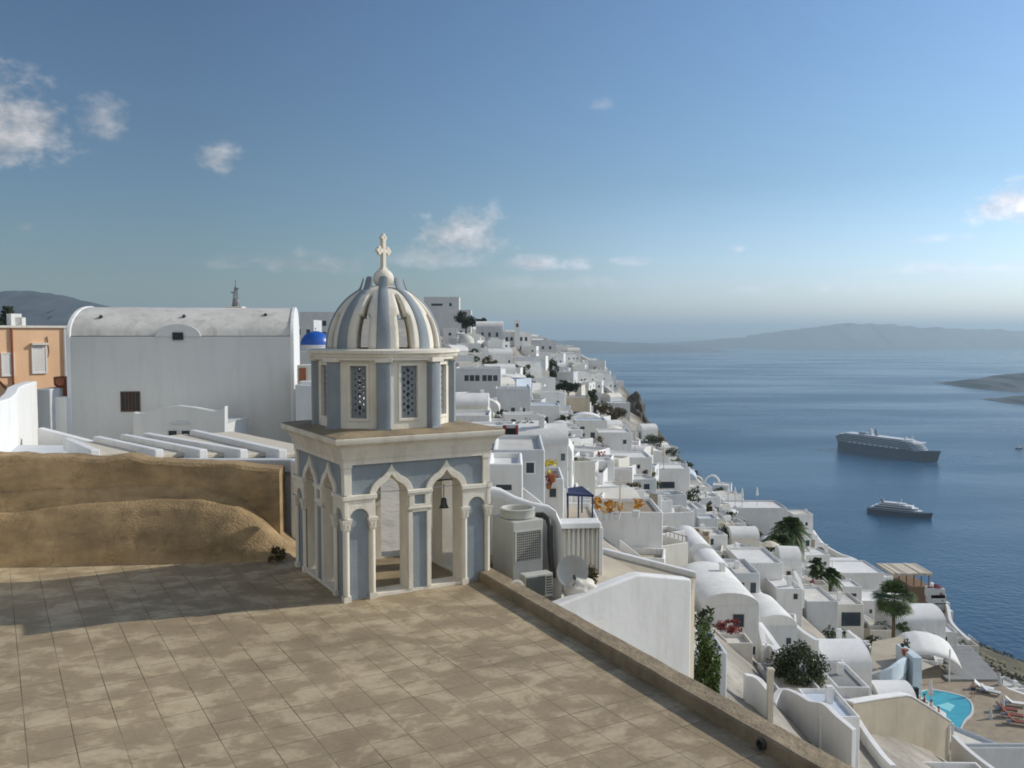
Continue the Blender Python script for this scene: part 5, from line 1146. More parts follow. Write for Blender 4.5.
# ================================================================== vegetation
def tree(name, label, cat, p, rx, ry, rz, trunk_h, n, m='leaf', size=.16, seed=1, clumps=22, group=None):
    root = empty(name, label, cat, tuple(p), 0, group); r = random.Random(seed)
    t = MB(); t.tube([(0, 0, -1), (.05, 0, trunk_h * .5), (-.03, .04, trunk_h + rz * .6)], .16 * rz + .04, 8, .05)
    for q in range(5): a = r.uniform(0, 6.28); t.tube([(0, 0, trunk_h * r.uniform(.5, .9)), (.3 * rx * math.cos(a), .3 * ry * math.sin(a), trunk_h + rz * .5), (.65 * rx * math.cos(a), .65 * ry * math.sin(a), trunk_h + rz * r.uniform(.7, 1.3))], .06 * rz, 6, .02)
    t.build('trunk', 'trunk', root, smooth=True)
    leaves(n, 0, 0, trunk_h + rz * .85, rx, ry, rz, size, m, 'crown', root, clumps, seed); return root
def frond_palm(label, p, h, rad, seed, fan=False, group=None, nf=34, lean=0.0):
    r = random.Random(seed); root = empty('palm_tree', label, 'palm tree', tuple(p), 0, group)
    t = MB(); prof = []; t.tube([(lean * q * q / 64 * h * .25, 0, -1 + (h + 1) * q / 8) for q in range(9)], .26, 10, .17); t.build('trunk', 'trunk', root, smooth=True)
    tx = lean * h * .25; vs, fs = [], []
    def quad(a, b, c, d): o = len(vs); vs.extend([a, b, c, d]); fs.append((o, o + 1, o + 2, o + 3))
    for q in range(nf):
        az = r.uniform(0, 6.28); up = R(r.uniform(-42, 86)); L_ = rad * r.uniform(.8, 1.1); d = Vector((math.cos(az) * math.cos(up), math.sin(az) * math.cos(up), math.sin(up))); base = Vector((tx, 0, h))
        side_ = d.cross(Vector((0, 0, 1))).normalized()
        if fan:                                     # fan leaf: stalk, then blades radiating and drooping
            st = base + d * L_ * .5; quad(base + side_ * .02, st + side_ * .015, st - side_ * .015, base - side_ * .02)
            for k in range(15):
                a = R(-82 + 164 * k / 14); dd = (d * math.cos(a) + side_ * math.sin(a)).normalized(); m_ = st + dd * L_ * .36; e_ = st + dd * L_ * .58 + Vector((0, 0, -L_ * r.uniform(.08, .22))); w_ = dd.cross(d.cross(side_)).normalized() * .085
                quad(st, m_ + w_, e_, m_ - w_)
        else:
            pts2 = [base + d * (L_ * t_) + Vector((0, 0, -L_ * .55 * t_ * t_)) for t_ in [k / 9 for k in range(10)]]
            for k in range(9):
                dd = (pts2[k + 1] - pts2[k]).normalized(); quad(pts2[k] + side_ * .02, pts2[k + 1] + side_ * .015, pts2[k + 1] - side_ * .015, pts2[k] - side_ * .02)
                for s in (-1, 1):
                    for w2 in (.0, .33, .66):
                        b_ = pts2[k] + (pts2[k + 1] - pts2[k]) * w2; ln = L_ * .26 * math.sin(math.pi * min(.98, (k + w2 + .9) / 10)) + .1
                        e_ = b_ + (side_ * s * .8 + dd * .7 + Vector((0, 0, -.45))).normalized() * ln; n_w = dd * .07
                        quad(b_ - n_w, b_ + n_w, e_ + n_w * .3, e_ - n_w * .3)
    MB().add(vs, fs).build('crown', 'palm', root, fix=False); return root
d = 105.0; p = at(893, 654, d); hp_ = at(893, 600, d).z - p.z
frond_palm('tall fan palm with a round drooping crown standing above the tent canopy', p, hp_, 2.6, 3, fan=True, nf=58)
p = at(779, 563, 120); frond_palm('bushy bright green palm, the lower of the twin palms', p, at(779, 545, 120).z - p.z, 3.2, 5, group='palms below the hotel wall', nf=90)
p = at(790, 560, 124); frond_palm('taller dark palm of the twin palms, its crown reaching the hotel wall', p, at(789, 528, 124).z - p.z, 3.1, 6, group='palms below the hotel wall', nf=90)
p = at(830, 596, 120); frond_palm('dark spindly palm leaning among the small terraces', p, at(830, 575, 120).z - p.z, 2.0, 8, nf=60)
p = at(817, 582, 124); frond_palm('small dark palm just behind the spindly leaning palm', p, at(817, 564, 124).z - p.z, 1.7, 9, nf=50)
p = at(800, 699, 57); tree('olive_tree', 'round dark olive tree between white house roofs', 'tree', p, 1.95, 1.7, 1.55, .7, 5600, 'leaf', .11, 4, 26)
p = at(707, 700, 26.0); o = empty('ivy', 'tall glossy green ivy hanging beside the big stepped wall', 'ivy', (p.x, 26, p.z - .6)); leaves(5200, 0, 0, 1.45, .46, .5, 1.55, .06, 'leafb', 'foliage', o, 30, 12, hollow=.2)
MB().tube([(0, 0, -1), (.05, .05, .8), (-.05, 0, 1.6)], .05, 6, .02).build('stem', 'trunk', o)
p = at(885, 640, 114); tree('shrub', 'dark round shrub at the foot of the tall palm', 'shrub', p, 1.5, 1.2, 1.2, .3, 1300, 'leaf', .14, 6, 16)
p = at(903, 637, 112); tree('shrub', 'bright green shrub to the seaward side of the tall palm', 'shrub', p, 1.1, 1.0, .9, .3, 900, 'leafb', .14, 7, 14)
p = at(688, 500, 150); 
p = at(669, 508, 120); tree('shrub', 'square green hedge bush beside a slender white post', 'shrub', p, 1.0, 1.0, 1.3, .3, 900, 'leafb', .13, 9, 14)
p = at(553, 382, 285); tree('cypress', 'dark narrow cypress beside the hillside path', 'tree', p, 1.6, 1.6, 3.6, .5, 900, 'pine', .4, 11, 16)
p = at(568, 400, 265); tree('umbrella_pine', 'dark flat-topped pine among houses near the stepped path', 'tree', p, 4.4, 3.5, 1.9, 2.4, 1500, 'pine', .42, 12, 18)
p = at(577, 412, 262); tree('shrub', 'low dark shrubbery under the flat-topped pine', 'shrub', p, 3.2, 2, 1.2, .3, 600, 'pine', .4, 13, 10)
p = at(466, 333, 335); tree('hilltop_tree', 'broad dusty dark tree below the hilltop block', 'tree', p, 4.2, 3.5, 3.2, 2.2, 1500, 'pine', .5, 14, 18)
p = at(482, 331, 325); tree('hilltop_tree', 'smaller dusty tree next to the chapel house', 'tree', p, 2.4, 2, 1.8, 1.2, 600, 'pine', .5, 15, 10)
for i, (px, py, rx, lab) in enumerate([(598, 416, 4.2, 'olive brown bush at the foot of the stepped path'), (612, 420, 4.6, 'wide olive brown bush between the path and the dark cliff'), (592, 404, 2.4, 'small dark bush clinging beside the stepped path')]):
    p = at(px, py, 285); tree('bush', lab, 'bush', p, rx, 3, 2.6, .2, 1100, 'dry' if i < 2 else 'leaf', .42, 20 + i, 14)
for i, (px, py, d, rx, lab) in enumerate([(652, 450, 262, 4.5, 'dark green scrub mound below the dark cliff, highest of three'), (666, 462, 248, 4.2, 'dark green scrub mound in the middle of three under the dark cliff'), (681, 474, 236, 3.6, 'dark green scrub mound nearest the hoop arches'), (872, 645, 100, .9, 'small dark bush between grey block and tent canopy'), (812, 612, 108, 1.0, 'dark bush in the gap above the blank grey block'), (748, 596, 90, 1.1, 'dark green bush in the shaded patio'), (846, 606, 120, .8, 'little bush beside the small slot window house')]):
    p = at(px, py, d); tree('bush', lab, 'bush', p, rx, rx * .8, rx * .55, .2, 900 if d > 200 else 420, 'leaf', .36 if d > 200 else .12, 50 + i, 14)
# Norfolk pine behind the orange house
nd = 60.0; p = at(9, 345, nd); o = empty('norfolk_pine', 'dark tiered pine tree behind the orange house', 'tree', (p.x, nd, p.z - 2)); hN = at(9, 305, nd).z - p.z + 2
MB().tube([(0, 0, 0), (0, 0, hN)], .15, 8, .02).build('trunk', 'trunk', o)
vs, fs = [], []; r = random.Random(3)
for k in range(13):
    z = hN * (.25 + .74 * k / 13); Lk = 1.25 * (1 - k / 13.5) + .12
    for q in range(9):
        a = q * .698 + k; d = Vector((math.cos(a), math.sin(a), .12)); b0 = Vector((0, 0, z))
        for s in range(46):
            t = r.uniform(.1, 1); c = b0 + d * (Lk * t) + Vector((r.gauss(0, .06), r.gauss(0, .06), r.gauss(0, .05) + .1 * t)); e = Vector((r.gauss(0, 1), r.gauss(0, 1), r.gauss(0, 1))).normalized() * .10; f2 = e.orthogonal().normalized() * .028
            q0 = len(vs); vs += [c - e, c + f2, c + e, c - f2]; fs.append((q0, q0 + 1, q0 + 2, q0 + 3))
MB().add(vs, fs).build('crown', 'pine', o, fix=False)
# scrub on the cliff slope beyond the houses: uncountable ground cover
vs, fs = [], []; r = random.Random(17)
for _ in range(7500):
    y = r.choice([r.uniform(70, 200), r.uniform(100, 175), r.uniform(200, 340)]); e = edge(y); x = e + 1 + r.random() ** 1.5 * 42; z = ground(x, y); s = r.uniform(.25, .95)
    for q in range(6):
        c = Vector((x + r.gauss(0, s * .5), y + r.gauss(0, s * .5), z + abs(r.gauss(0, s * .22)) - .1)); a = Vector((r.gauss(0, 1), r.gauss(0, 1), r.gauss(0, 1))).normalized() * s * .35; b = a.orthogonal().normalized() * s * .2
        o_ = len(vs); vs += [c - a, c + b, c + a, c - b]; fs.append((o_, o_ + 1, o_ + 2, o_ + 3))
tag(MB().add(vs, fs).build('scrub', 'scrub', fix=False), kind='stuff')
# ragged dark cliff rock at the far edge
M['cliff'] = mat('cliff rock', (.085, .075, .06), var=.45, scale=.35, bump=.6, bscale=1.5)
for (px, py, d, sx_, sy_, sz_) in ((634, 428, 332, 4.6, 8, 12), (641, 436, 336, 3.2, 6, 9), (628, 440, 326, 4, 6, 6)):
    bm = bmesh.new(); bmesh.ops.create_icosphere(bm, subdivisions=4, radius=1)
    for v in bm.verts:
        c = v.co.copy(); k = 1 + fractal(c.x * 1.2 + px, c.y + c.z * 1.7, 1.7) * .34; v.co = Vector((c.x * sx_ * k, c.y * sy_ * k, c.z * sz_ * (1 + (k - 1) * .5)))
    me = bpy.data.meshes.new('rock'); bm.to_mesh(me); bm.free(); me.materials.append(M['cliff']); o = bpy.data.objects.new('cliff_rock', me); COL.objects.link(o); o.location = at(px, py, d); tag(o, kind='structure')
# ================================================================== pool terrace
PZ = onz(945, 712, -31.4); pz = -31.4
def onp(px, py, z=pz): return onz(px, py, z)
dk = MB(); poly = [onp(x, y) for x, y in ((886, 700), (905, 676), (940, 664), (985, 672), (1010, 690), (1060, 705), (1060, 762), (960, 752), (925, 738))]
tag(dk.prism([(p.x, p.y) for p in poly], pz - 7, pz).build('pool_deck', 'woodp'), kind='structure')
po_ = empty('swimming_pool', 'turquoise kidney shaped swimming pool set in a brown deck', 'swimming pool', (0, 0, 0))
pp = [onp(x, y, pz + .05) for x, y in ((917, 697), (922, 691.5), (932, 690), (945, 692), (958, 695), (968, 699), (972, 706), (971, 714), (964, 720), (961, 727), (957, 735), (950, 737), (944, 728), (944, 714), (934, 708), (921, 703))]
def smoothpoly(p, n=3):
    for _ in range(n):
        q = []
        for i in range(len(p)): a, b = p[i], p[(i + 1) % len(p)]; q += [a * .75 + b * .25, a * .25 + b * .75]
        p = q
    return p
sp2 = smoothpoly(pp, 2); c_ = sum(sp2, Vector()) / len(sp2)
outer = [(c_ + (p - c_) * 1.0 + (p - c_).normalized() * .22) for p in sp2]
MB().slab([(p.x, p.y) for p in outer], [[(p.x, p.y) for p in reversed(sp2)]], pz + .002, pz + .10, Matrix(((1, 0, 0, 0), (0, 0, 1, 0), (0, 1, 0, 0), (0, 0, 0, 1)))).build('kerb', 'white3', po_)
MB().prism([(p.x, p.y) for p in sp2], pz + .001, pz + .05).build('water', 'pool', po_)
st = [onp(x, y, pz) for x, y in ((936, 706), (948, 703), (955, 706), (950, 712))]; MB().prism([(p.x, p.y) for p in st], pz + .051, pz + .058).build('step', mat('pool step', (.25, .62, .66), var=.05), po_)
# tent canopy
CD = 96.0; tc0 = empty('tent_canopy', 'white arched fabric canopy roof above the pool bar', 'canopy', (0, 0, 0))
prof = [(886, 651), (893, 642), (903, 635.5), (915, 633.5), (928, 635), (940, 639), (949, 645), (952, 650)]
vs, fs = [], []; n = 24; xs = [p[0] for p in prof]; ys_ = [p[1] for p in prof]
for i in range(n + 1):
    px = 886 + 66 * i / n; top = at(px, float(np.interp(px, xs, ys_)), CD)
    for j in range(11):
        t = j / 10; dp2 = -3.4 + 5.4 * t; sag = .35 * math.sin(math.pi * t) - (.25 if j in (0,) else 0)
        vs.append((top.x + (t - .4) * 1.4, CD + dp2, top.z - .35 + sag * (.6 + .4 * math.sin(math.pi * i / n)) - (1 - t) * .45))
for i in range(n):
    for j in range(10): fs.append((i * 11 + j, (i + 1) * 11 + j, (i + 1) * 11 + j + 1, i * 11 + j + 1))
ob = MB().add(vs, fs).build('fabric', 'canvasw', tc0, smooth=True); ob.modifiers.new('t', 'SOLIDIFY').thickness = .08
for px, dd in ((900, CD - 5), (950, CD - 5), (951, CD + 2.5), (890, CD + 2.5)):
    p = at(px, 650, dd); MB().tube([(p.x, dd, pz), (p.x, dd, p.z + .1)], .08, 8).build('post', 'white', tc0)
# pale blue bar wall with dark doorway, and the rounded terrace over it
bb = empty('pool_bar', 'pale blue curved pool bar with a dark doorway under the canopy', 'building', (0, 0, 0))
ring = [at(868, 676, 84), at(880, 672, 83), at(892, 668, 83), at(903, 660, 85), at(912, 655, 89)]
def wallstrip(name, pts, z0s, tops, th, m, parent, bev=.04):
    vs = []; k = len(pts)
    for s in (0, 1):
        for i, p in enumerate(pts):
            t = (pts[min(i + 1, k - 1)] - pts[max(i - 1, 0)]); nrm2 = Vector((-t.y, t.x, 0)).normalized() * (th * s); vs += [(p.x + nrm2.x, p.y + nrm2.y, z0s if not isinstance(z0s, list) else z0s[i]), (p.x + nrm2.x, p.y + nrm2.y, tops[i])]
    fs = []
    for i in range(k - 1):
        a, b = 2 * i, 2 * i + 2; A_, B_ = a + 2 * k, b + 2 * k
        fs += [(a, b, b + 1, a + 1), (A_, A_ + 1, B_ + 1, B_), (a + 1, b + 1, B_ + 1, A_ + 1), (a, A_, B_, b)]
    fs += [(0, 1, 2 * k + 1, 2 * k), (2 * k - 2, 4 * k - 2, 4 * k - 1, 2 * k - 1)]
    return MB().add(vs, fs).build(name, m, parent, bevel=bev)
M['palebluewall'] = mat('pale blue wash', (.58, .67, .72), var=.12, scale=.8, dirt=.4, dirtcol=(.6, .66, .7))
wallstrip('wall', ring, pz - 3, [p.z for p in ring], .35, 'palebluewall', bb)
p = at(909, 690, 84.5); MB().box(p.x - .35, p.x + .35, 83.2, 83.6, pz, pz + 2.4).build('door', 'dark', bb)
p = at(915, 680, 86.5); MB().box(p.x - .45, p.x + .45, 86, 90, pz, at(915, 656, 86.5).z).build('pillar', 'palebluewall', bb, bevel=.05)
fl2 = [(q.x, q.y) for q in ring] + [(at(905, 650, 97).x, 97), (at(872, 655, 95).x, 95)]; MB().prism(fl2, pz, min(q.z for q in ring) - .5).build('terrace_floor', 'tan', bb)
vm = at(890, 697, 79); o = empty('vault_mound', 'smooth low white vault mound before the pale blue bar', 'vault', (vm.x, 79, vm.z)); v_ = MB(); pr = halfv(2.0, 1.35, 16); k = len(pr)
v_.add([(x, y, z) for x in (-1.7, 1.6) for y, z in pr] + [(x, y, -3) for x in (-1.7, 1.6) for y in (-2.0, 2.0)], [(i, i + 1, k + i + 1, k + i) for i in range(k - 1)] + [tuple(range(k)) + (2 * k + 1, 2 * k), tuple(k + i for i in reversed(range(k))) + (2 * k + 2, 2 * k + 3)]).build('shell', 'white', o, smooth='angle')
# big tan wall in front of the pool
tw_ = empty('tan_wall', 'large tan plastered wall with white top edge before the pool', 'wall', (0, 0, 0))
top = [(853, 704, 58), (880, 699.5, 60), (906, 696, 62), (912, 697, 62.5), (930, 708, 64), (951, 722, 66)]
pts2 = [at(*t) for t in top]; wallstrip('wall', pts2, [at(px, 775, d).z for px, py, d in top], [p.z for p in pts2], .5, 'tan', tw_, .05)
vs_ = [p + Vector((0, -.06, .10)) for p in pts2]; wallstrip('coping', [p + Vector((0, -.05, 0)) for p in pts2], [p.z + .002 for p in pts2], [p.z + .14 for p in pts2], .6, 'white', tw_, .03)
p = at(951, 738, 66); MB().tube([(p.x, 65.8, at(951, 722, 66).z), (p.x, 65.8, at(951, 775, 66).z)], .09, 8).build('downpipe', 'white2', tw_)
# white fin walls stepping down beside the tan wall
fins = [('white curving fin wall running down beside the tan wall', [(842, 697, 62), (850, 710, 60), (862, 730, 57), (878, 752, 54), (890, 765, 52)], 2.5),
        ('white scalloped wall curving above the parapet near the olive tree', [(776, 703, 52), (783, 690, 53), (796, 694, 52), (808, 701, 51), (822, 704, 50), (835, 716, 49), (852, 730, 48)], 2.6),
        ('white swooping stair wall between grey house and olive tree', [(757, 622, 68), (766, 634, 66), (776, 648, 63), (786, 655, 62), (797, 662, 60)], 2.2),
        ('white zigzag wall below the long-vaulted house', [(758, 628, 62), (762, 644, 60), (770, 646, 60), (778, 658, 58)], 3.0),
        ('white curved wing wall with a sweeping top beside the beige chimney post', [(746, 675, 47), (753, 677, 47), (760, 683, 46.5), (768, 693, 46)], 3.5),
        ('thin white wall snaking past the small balconies', [(760, 598, 84), (775, 612, 80), (790, 622, 78), (802, 632, 76), (815, 640, 74)], 1.6),
        ('white parapet at the sea edge below the arched-top house', [(812, 530, 193), (822, 543, 190), (838, 553, 186), (852, 558, 184), (864, 566, 180), (868, 574, 177)], 3),
        ('long white diagonal wall climbing from the hoop arches to the sea edge', [(688, 472, 225), (697, 480, 220), (712, 492, 210), (728, 503, 200)], 3),
        ('white stepped path wall zigzagging up the hillside', [(629, 428, 300), (627, 414, 310), (620, 398, 330), (604, 384, 360), (590, 374, 385), (584, 360, 400)], 2.2),
        ('white wall dropping from the skyline to the sea edge', [(556, 350, 470), (575, 353, 460), (592, 361, 450), (606, 368, 440)], 3),
        ('white sea wall around the planted terrace by the thatched pergola', [(930, 582, 165), (938, 592, 158), (946, 606, 150), (950, 622, 143), (968, 640, 135)], 2.4),
        ('white low wall around the stairs beside the scrub slope', [(945, 660, 108), (960, 672, 104), (975, 678, 100), (1000, 686, 97), (1040, 700, 95)], 1.6),
        ('white rounded wall at the foot of the pool deck', [(951, 735, 64), (962, 746, 62), (975, 757, 60), (990, 768, 58)], 3.5),
        ('white slanted wall running down from the pool bar steps', [(945, 668, 94), (955, 680, 92), (968, 688, 90)], 1.6),
        ('white stair wall descending past the railing terrace', [(783, 553, 100), (794, 574, 96), (801, 590, 94)], 2),
        ('white wall climbing left of the tall palm behind the grey block', [(846, 630, 98), (858, 640, 96), (868, 648, 95), (878, 652, 94)], 2)]
for lab, ps, hh in fins:
    ps3 = [at(*q) for q in ps]; o = empty('white_wall', lab, 'wall', (0, 0, 0), 0, 'white walls stepping down the slope')
    # subdivide for a smooth sweep
    fine = []
    for i in range(len(ps3) - 1):
        a, b, c, dd = ps3[max(i - 1, 0)], ps3[i], ps3[i + 1], ps3[min(i + 2, len(ps3) - 1)]
        for q in range(5):
            t = q / 5; fine.append(.5 * (2 * b + (c - a) * t + (2 * a - 5 * b + 4 * c - dd) * t * t + (3 * b - a - 3 * c + dd) * t ** 3))
    fine.append(ps3[-1]); wallstrip('wall', fine, [p.z - hh for p in fine], [p.z for p in fine], .3 + .0012 * ps3[0].y, 'white', o, .05)
# beige chimney post
p = at(770, 700, 46); o = empty('chimney_post', 'beige plastered chimney post rising before the olive tree', 'chimney', tuple(p)); hh = at(770, 668, 46).z - p.z
MB().box(-.15, .15, -.15, .15, -2, hh).build('shaft', 'canvas', o, bevel=.02); MB().box(-.19, .19, -.19, .19, hh - .12, hh - .03).build('cap', 'canvas', o, bevel=.02)
# wide stairs by the scrub
o = empty('stairs', 'broad grey stone steps beside the scrub slope', 'stairs', (0, 0, 0)); s0 = at(972, 683, 100)
for q in range(7):
    a, b = at(948 + q * .5, 676 - q * 3.4, 91 + q * 1.5), at(1003 - q * 4.5, 676 - q * 3.4, 91 + q * 1.5); MB().box(a.x, b.x, a.y, a.y + 1.45, a.z - 3, a.z - .35 + .17 * q).build('step', 'grey', o)
# ================================================================== furniture and bits on the terraces
def parasol(p, h=2.3, col='canvas', label=None, group='closed parasols on the terraces', closed=True, r_=1.3):
    o = empty('parasol', label, 'parasol', tuple(p), 0, group); MB().tube([(0, 0, 0), (0, 0, h)], .035, 6).build('pole', 'metal', o)
    if closed: MB().lathe([(.03, h + .1), (.09, h - .1), (.20, h - .9), (.26, h - 1.35), (.12, h - 1.42)], 10).build('canopy', col, o, smooth=True)
    else: MB().lathe([(.02, h + .25), (r_ * .5, h + .08), (r_, h - .25), (r_, h - .36), (r_ * .5, h - .04), (.02, h + .12)], 8).build('canopy', col, o)
    MB().lathe([(0, 0), (.25, 0), (.25, .07), (0, .08)], 10).build('base', 'grey', o); return o
for (px, py, d, lab) in [(635, 452, 150, 'closed cream parasol highest on the stepped terrace house'), (652, 468, 132, 'closed cream parasol on the long terrace block'), (663.5, 469, 132, 'slimmer closed cream parasol at the end of the long terrace block'),
        (728, 506, 152, 'closed white parasol nearest the hoop arches on the hotel terrace'), (735, 507, 152, 'second closed white parasol from the hoop arches'), (742, 508, 152, 'third closed white parasol from the hoop arches'), (757, 507, 153, 'closed white parasol standing alone on the hotel wall top'),
        (990, 735, 82, 'tall closed grey parasol at the front of the pool deck'), (999, 697, 90, 'tall closed grey parasol beyond the pool loungers'), (1002, 722, 84, 'closed grey parasol among the red loungers'), (930, 707, 80, 'closed pale parasol at the pool edge steps')]:
    p = at(px, py, d); parasol(p, 2.5 if d < 100 else 3.4, 'canvasw' if 700 < px < 760 else ('canvas' if px < 700 else 'white3'), lab)
p = at(620, 498, 66); o = empty('post', 'slender beige post standing among the orange flowers', 'post', tuple(p)); MB().tube([(0, 0, -1.2), (0, 0, at(614, 478, 66).z - p.z)], .07, 8).build('pole', 'canvas', o); MB().box(-.55, .6, -.05, .05, at(614, 483, 66).z - p.z, at(614, 482, 66).z - p.z + .06).build('crossbar', 'canvas', o)
# navy pergola
pg = empty('pergola', 'navy canvas pergola on thin dark posts above a white terrace', 'pergola', (0, 0, 0)); d = 62.0
c4 = [at(566, 488, d), at(588, 486, d + 2.0), at(595, 494, d - .4), at(571, 497, d - 1.6)]
c4 = [at(560, 489, d + 1.5), at(582, 486, d + 1.5), at(594, 495, d - .5), at(560, 493.5, d - .5)]
vs = [tuple(p) for p in c4] + [tuple(p + Vector((0, 0, -.14))) for p in c4]; MB().add(vs, [(0, 1, 2, 3), (7, 6, 5, 4), (0, 4, 5, 1), (1, 5, 6, 2), (2, 6, 7, 3), (3, 7, 4, 0)]).build('canopy', 'navy', pg)
for px, dd, t in ((578.5, d - .4, 495), (592.5, d - .4, 495), (568, d - .4, 494), (582, d + 1.4, 488)):
    q = at(px, t, dd); MB().tube([(q.x, dd, at(px, 519, dd).z), (q.x, dd, q.z - .05)], .055, 6).build('post', 'navy', pg)
# pot plants, flowers
def pot_plant(p, s, m, label=None, group=None, potm='terracotta', seed=1):
    o = empty('potted_plant', label, 'potted plant', tuple(p), 0, group); MB().lathe([(0, 0), (.14 * s, 0), (.2 * s, .32 * s), (.17 * s, .33 * s), (0, .28 * s)], 10).build('pot', potm, o, smooth='angle')
    leaves(int(90), 0, 0, .62 * s, .34 * s, .34 * s, .34 * s, .09 * s, m, 'foliage', o, 7, seed); return o
for i, (px, py, d, s, m, lab) in enumerate([(600, 511, 66, 1.6, 'fo', 'large orange flowering shrub nearest the navy pergola'), (606, 512, 66, 1.5, 'fo', 'orange flowering shrub at the middle of the blue-shaded wall top'), (617, 511, 66, 1.2, 'fo', 'small orange flowering shrub beside the beige post'), (636, 509, 66, 1.3, 'fo', 'orange flowering shrub nearest the end of the blue-shaded wall'),
        (529, 483, 53, 1.5, 'g', 'leafy green potted shrub behind the slit window cube'), (552, 482, 54, 1.5, 'y', 'bright yellow potted shrub on the white patio block'), (549, 489, 54, 1.0, 'r', 'dark red potted plant below the yellow shrub'), (600, 462, 105, 1.6, 'r', 'red bougainvillea pot in the stepped white alley'), (838, 655, 82, 2.0, 'r', 'reddish bushy pot plant above the barrel vault'), (905, 655, 88, 1.8, 'g', 'green bush at the end of the rounded tan terrace'),
        (722, 544, 118, 1.4, 'g', 'clipped dark shrub on the long concrete terrace'), (690, 497, 150, 1.6, 'g', 'round dark shrub on the sloping white facade')]):
    mm = {'fo': M.setdefault('fo', leafmat('orange blossom', (.35, .14, .015), (.75, .38, .04))), 'y': M.setdefault('yl', leafmat('yellow blossom', (.5, .36, .02), (.7, .55, .05))), 'r': M['bougain'], 'g': M['leaf']}[m]
    pot_plant(at(px, py, d) - Vector((0, 0, .62 if m == 'fo' else 0)), s * (1.2 if m == 'fo' else 1), mm, lab, None, 'white3' if m == 'fo' else 'terracotta', 40 + i)
bg_ = empty('bougainvillea', 'red bougainvillea spilling over the patio of the long-vaulted house', 'plant', tuple(at(729, 634, 60))); leaves(700, 0, 0, .55, .9, .5, .55, .10, 'bougain', 'foliage', bg_, 14, 77)
bo = empty('patio', 'white walled patio with red bougainvillea below the dark square window', 'patio', tuple(at(731, 640, 60))); MB().frame_top(-1.2, 1.25, -.9, 1.2, -3.5, .1, .14, .3).build('wall', 'white2', bo, bevel=.04)
for sx_ in (-.9, .9): MB().box(sx_ - .06, sx_ + .06, -.86, -.74, -3, 0).build('post', 'white3', bo)
for i, (px, py) in enumerate([(936, 594), (940, 602), (943, 610), (935, 588)]):
    p = at(px, py, 152); o = empty('flower_bed', ['rust coloured flower bed on the sea-edge terrace, middle one', 'rust coloured flower bed, lower of the middle pair', 'rust coloured flower bed lowest down the sea-edge terrace', 'rust coloured flower bed closest to the thatched pergola'][i], 'flower bed', tuple(p), 0, 'flower beds on the sea-edge terrace'); leaves(240, 0, 0, .3, 1.3, 1.2, .5, .18, 'bougain', 'flowers', o, 9, 60 + i); MB().box(-1.3, 1.3, -1, 1, -1.5, .1).build('planter', 'white3', o)
# thatched pergola
th = empty('thatched_pergola', 'straw thatched pergola on posts at the sea edge', 'pergola', (0, 0, 0)); a, b = at(886, 571, 182), at(926, 571, 182); zt_ = a.z
t = MB(); 
for q in range(26): x = a.x + (b.x - a.x) * q / 26; t.box(x, x + (b.x - a.x) / 26 - .03, 179 + rt.uniform(-.4, .4), 187, zt_ - .1 + rt.uniform(-.1, .1), zt_ + .25 + rt.uniform(0, .15))
t.build('thatch', 'canvas', th)
for q in range(6): x = a.x + .3 + (b.x - a.x - .6) * q / 5; MB().tube([(x, 180, zt_ - 4.5), (x, 180, zt_ - .05)], .12, 6).build('post', 'wood', th)
MB().box(a.x, b.x, 179.5, 188, zt_ - 7, zt_ - 2.6).build('platform', 'wood', th)
# hoop arches
for i, (px, py, rr, lab) in enumerate([(697, 486, 6.5, 'smaller white hoop arch at the cliff edge'), (712, 488, 8.5, 'larger white hoop arch beside the smaller one')]):
    d = 218.0; p = at(px, py, d); o = empty('hoop_arch', lab, 'arch', tuple(p), 0, 'white hoop arches'); R_ = rr * mpp(d); MB().tube([(R_ * math.cos(math.pi * q / 20), 0, R_ * math.sin(math.pi * q / 20) * 1.5) for q in range(21)], .26, 8).build('hoop', 'white', o, smooth=True)
    for s in (-1, 1): MB().box(s * R_ - .3, s * R_ + .3, -.3, .3, -5, .1).build('foot', 'white', o)
# red framed doorway
rd = empty('red_doorway', 'dark doorway between two red painted posts on the hillside', 'doorway', tuple(at(511, 447, 68))); hh = at(511, 425, 68).z - at(511, 447, 68).z
MB().box(-.62, .62, .05, .9, -2, hh).build('wall', 'white3', rd); MB().box(-.38, .38, -.0, .06, 0, hh - .25).build('opening', 'dark', rd)
for s in (-1, 1): MB().box(s * .5 - .13, s * .5 + .13, -.08, .049, 0, hh - .02).build('post', 'red', rd)
# loungers and people round the pool
def lounger(p, rz, label, m='canvasw', group='sun loungers by the pool'):
    o = empty('sun_lounger', label, 'sun lounger', tuple(p), rz, group)
    MB().box(-.33, .33, -.95, .95, .26, .32).build('frame', 'metal', o); MB().box(-.31, .31, -.94, .3, .321, .40).build('cushion', m, o, bevel=.02)
    b = MB(); b.box(-.31, .31, 0, .75, 0, .08, Matrix.Translation((0, .3, .34)) @ Matrix.Rotation(R(38), 4, 'X')); b.build('backrest', m, o, bevel=.02)
    for x in (-.28, .28):
        for y in (-.8, .8): MB().box(x - .03, x + .03, y - .03, y + .03, 0, .259).build('leg', 'metal', o)
    return o
L_ = [((983, 690), 'white', 'white lounger nearest the grey parasol pair', .9), ((990, 694), 'white3', 'grey lounger next to the white one by the pool', .9), ((1006, 712), 'towel', 'red-cushioned lounger furthest back of the red ones', 1.2), ((1012, 718), 'towel', 'red-cushioned lounger in the middle of the red ones', 1.2), ((1018, 725), 'towel', 'red-cushioned lounger closest to the white house wall', 1.2), ((1015, 706), 'canvasw', 'white lounger beside the red-cushioned loungers', 1.2)]
for (px, py), m, lab, rz in L_: lounger(onp(px, py), rz, lab, m)
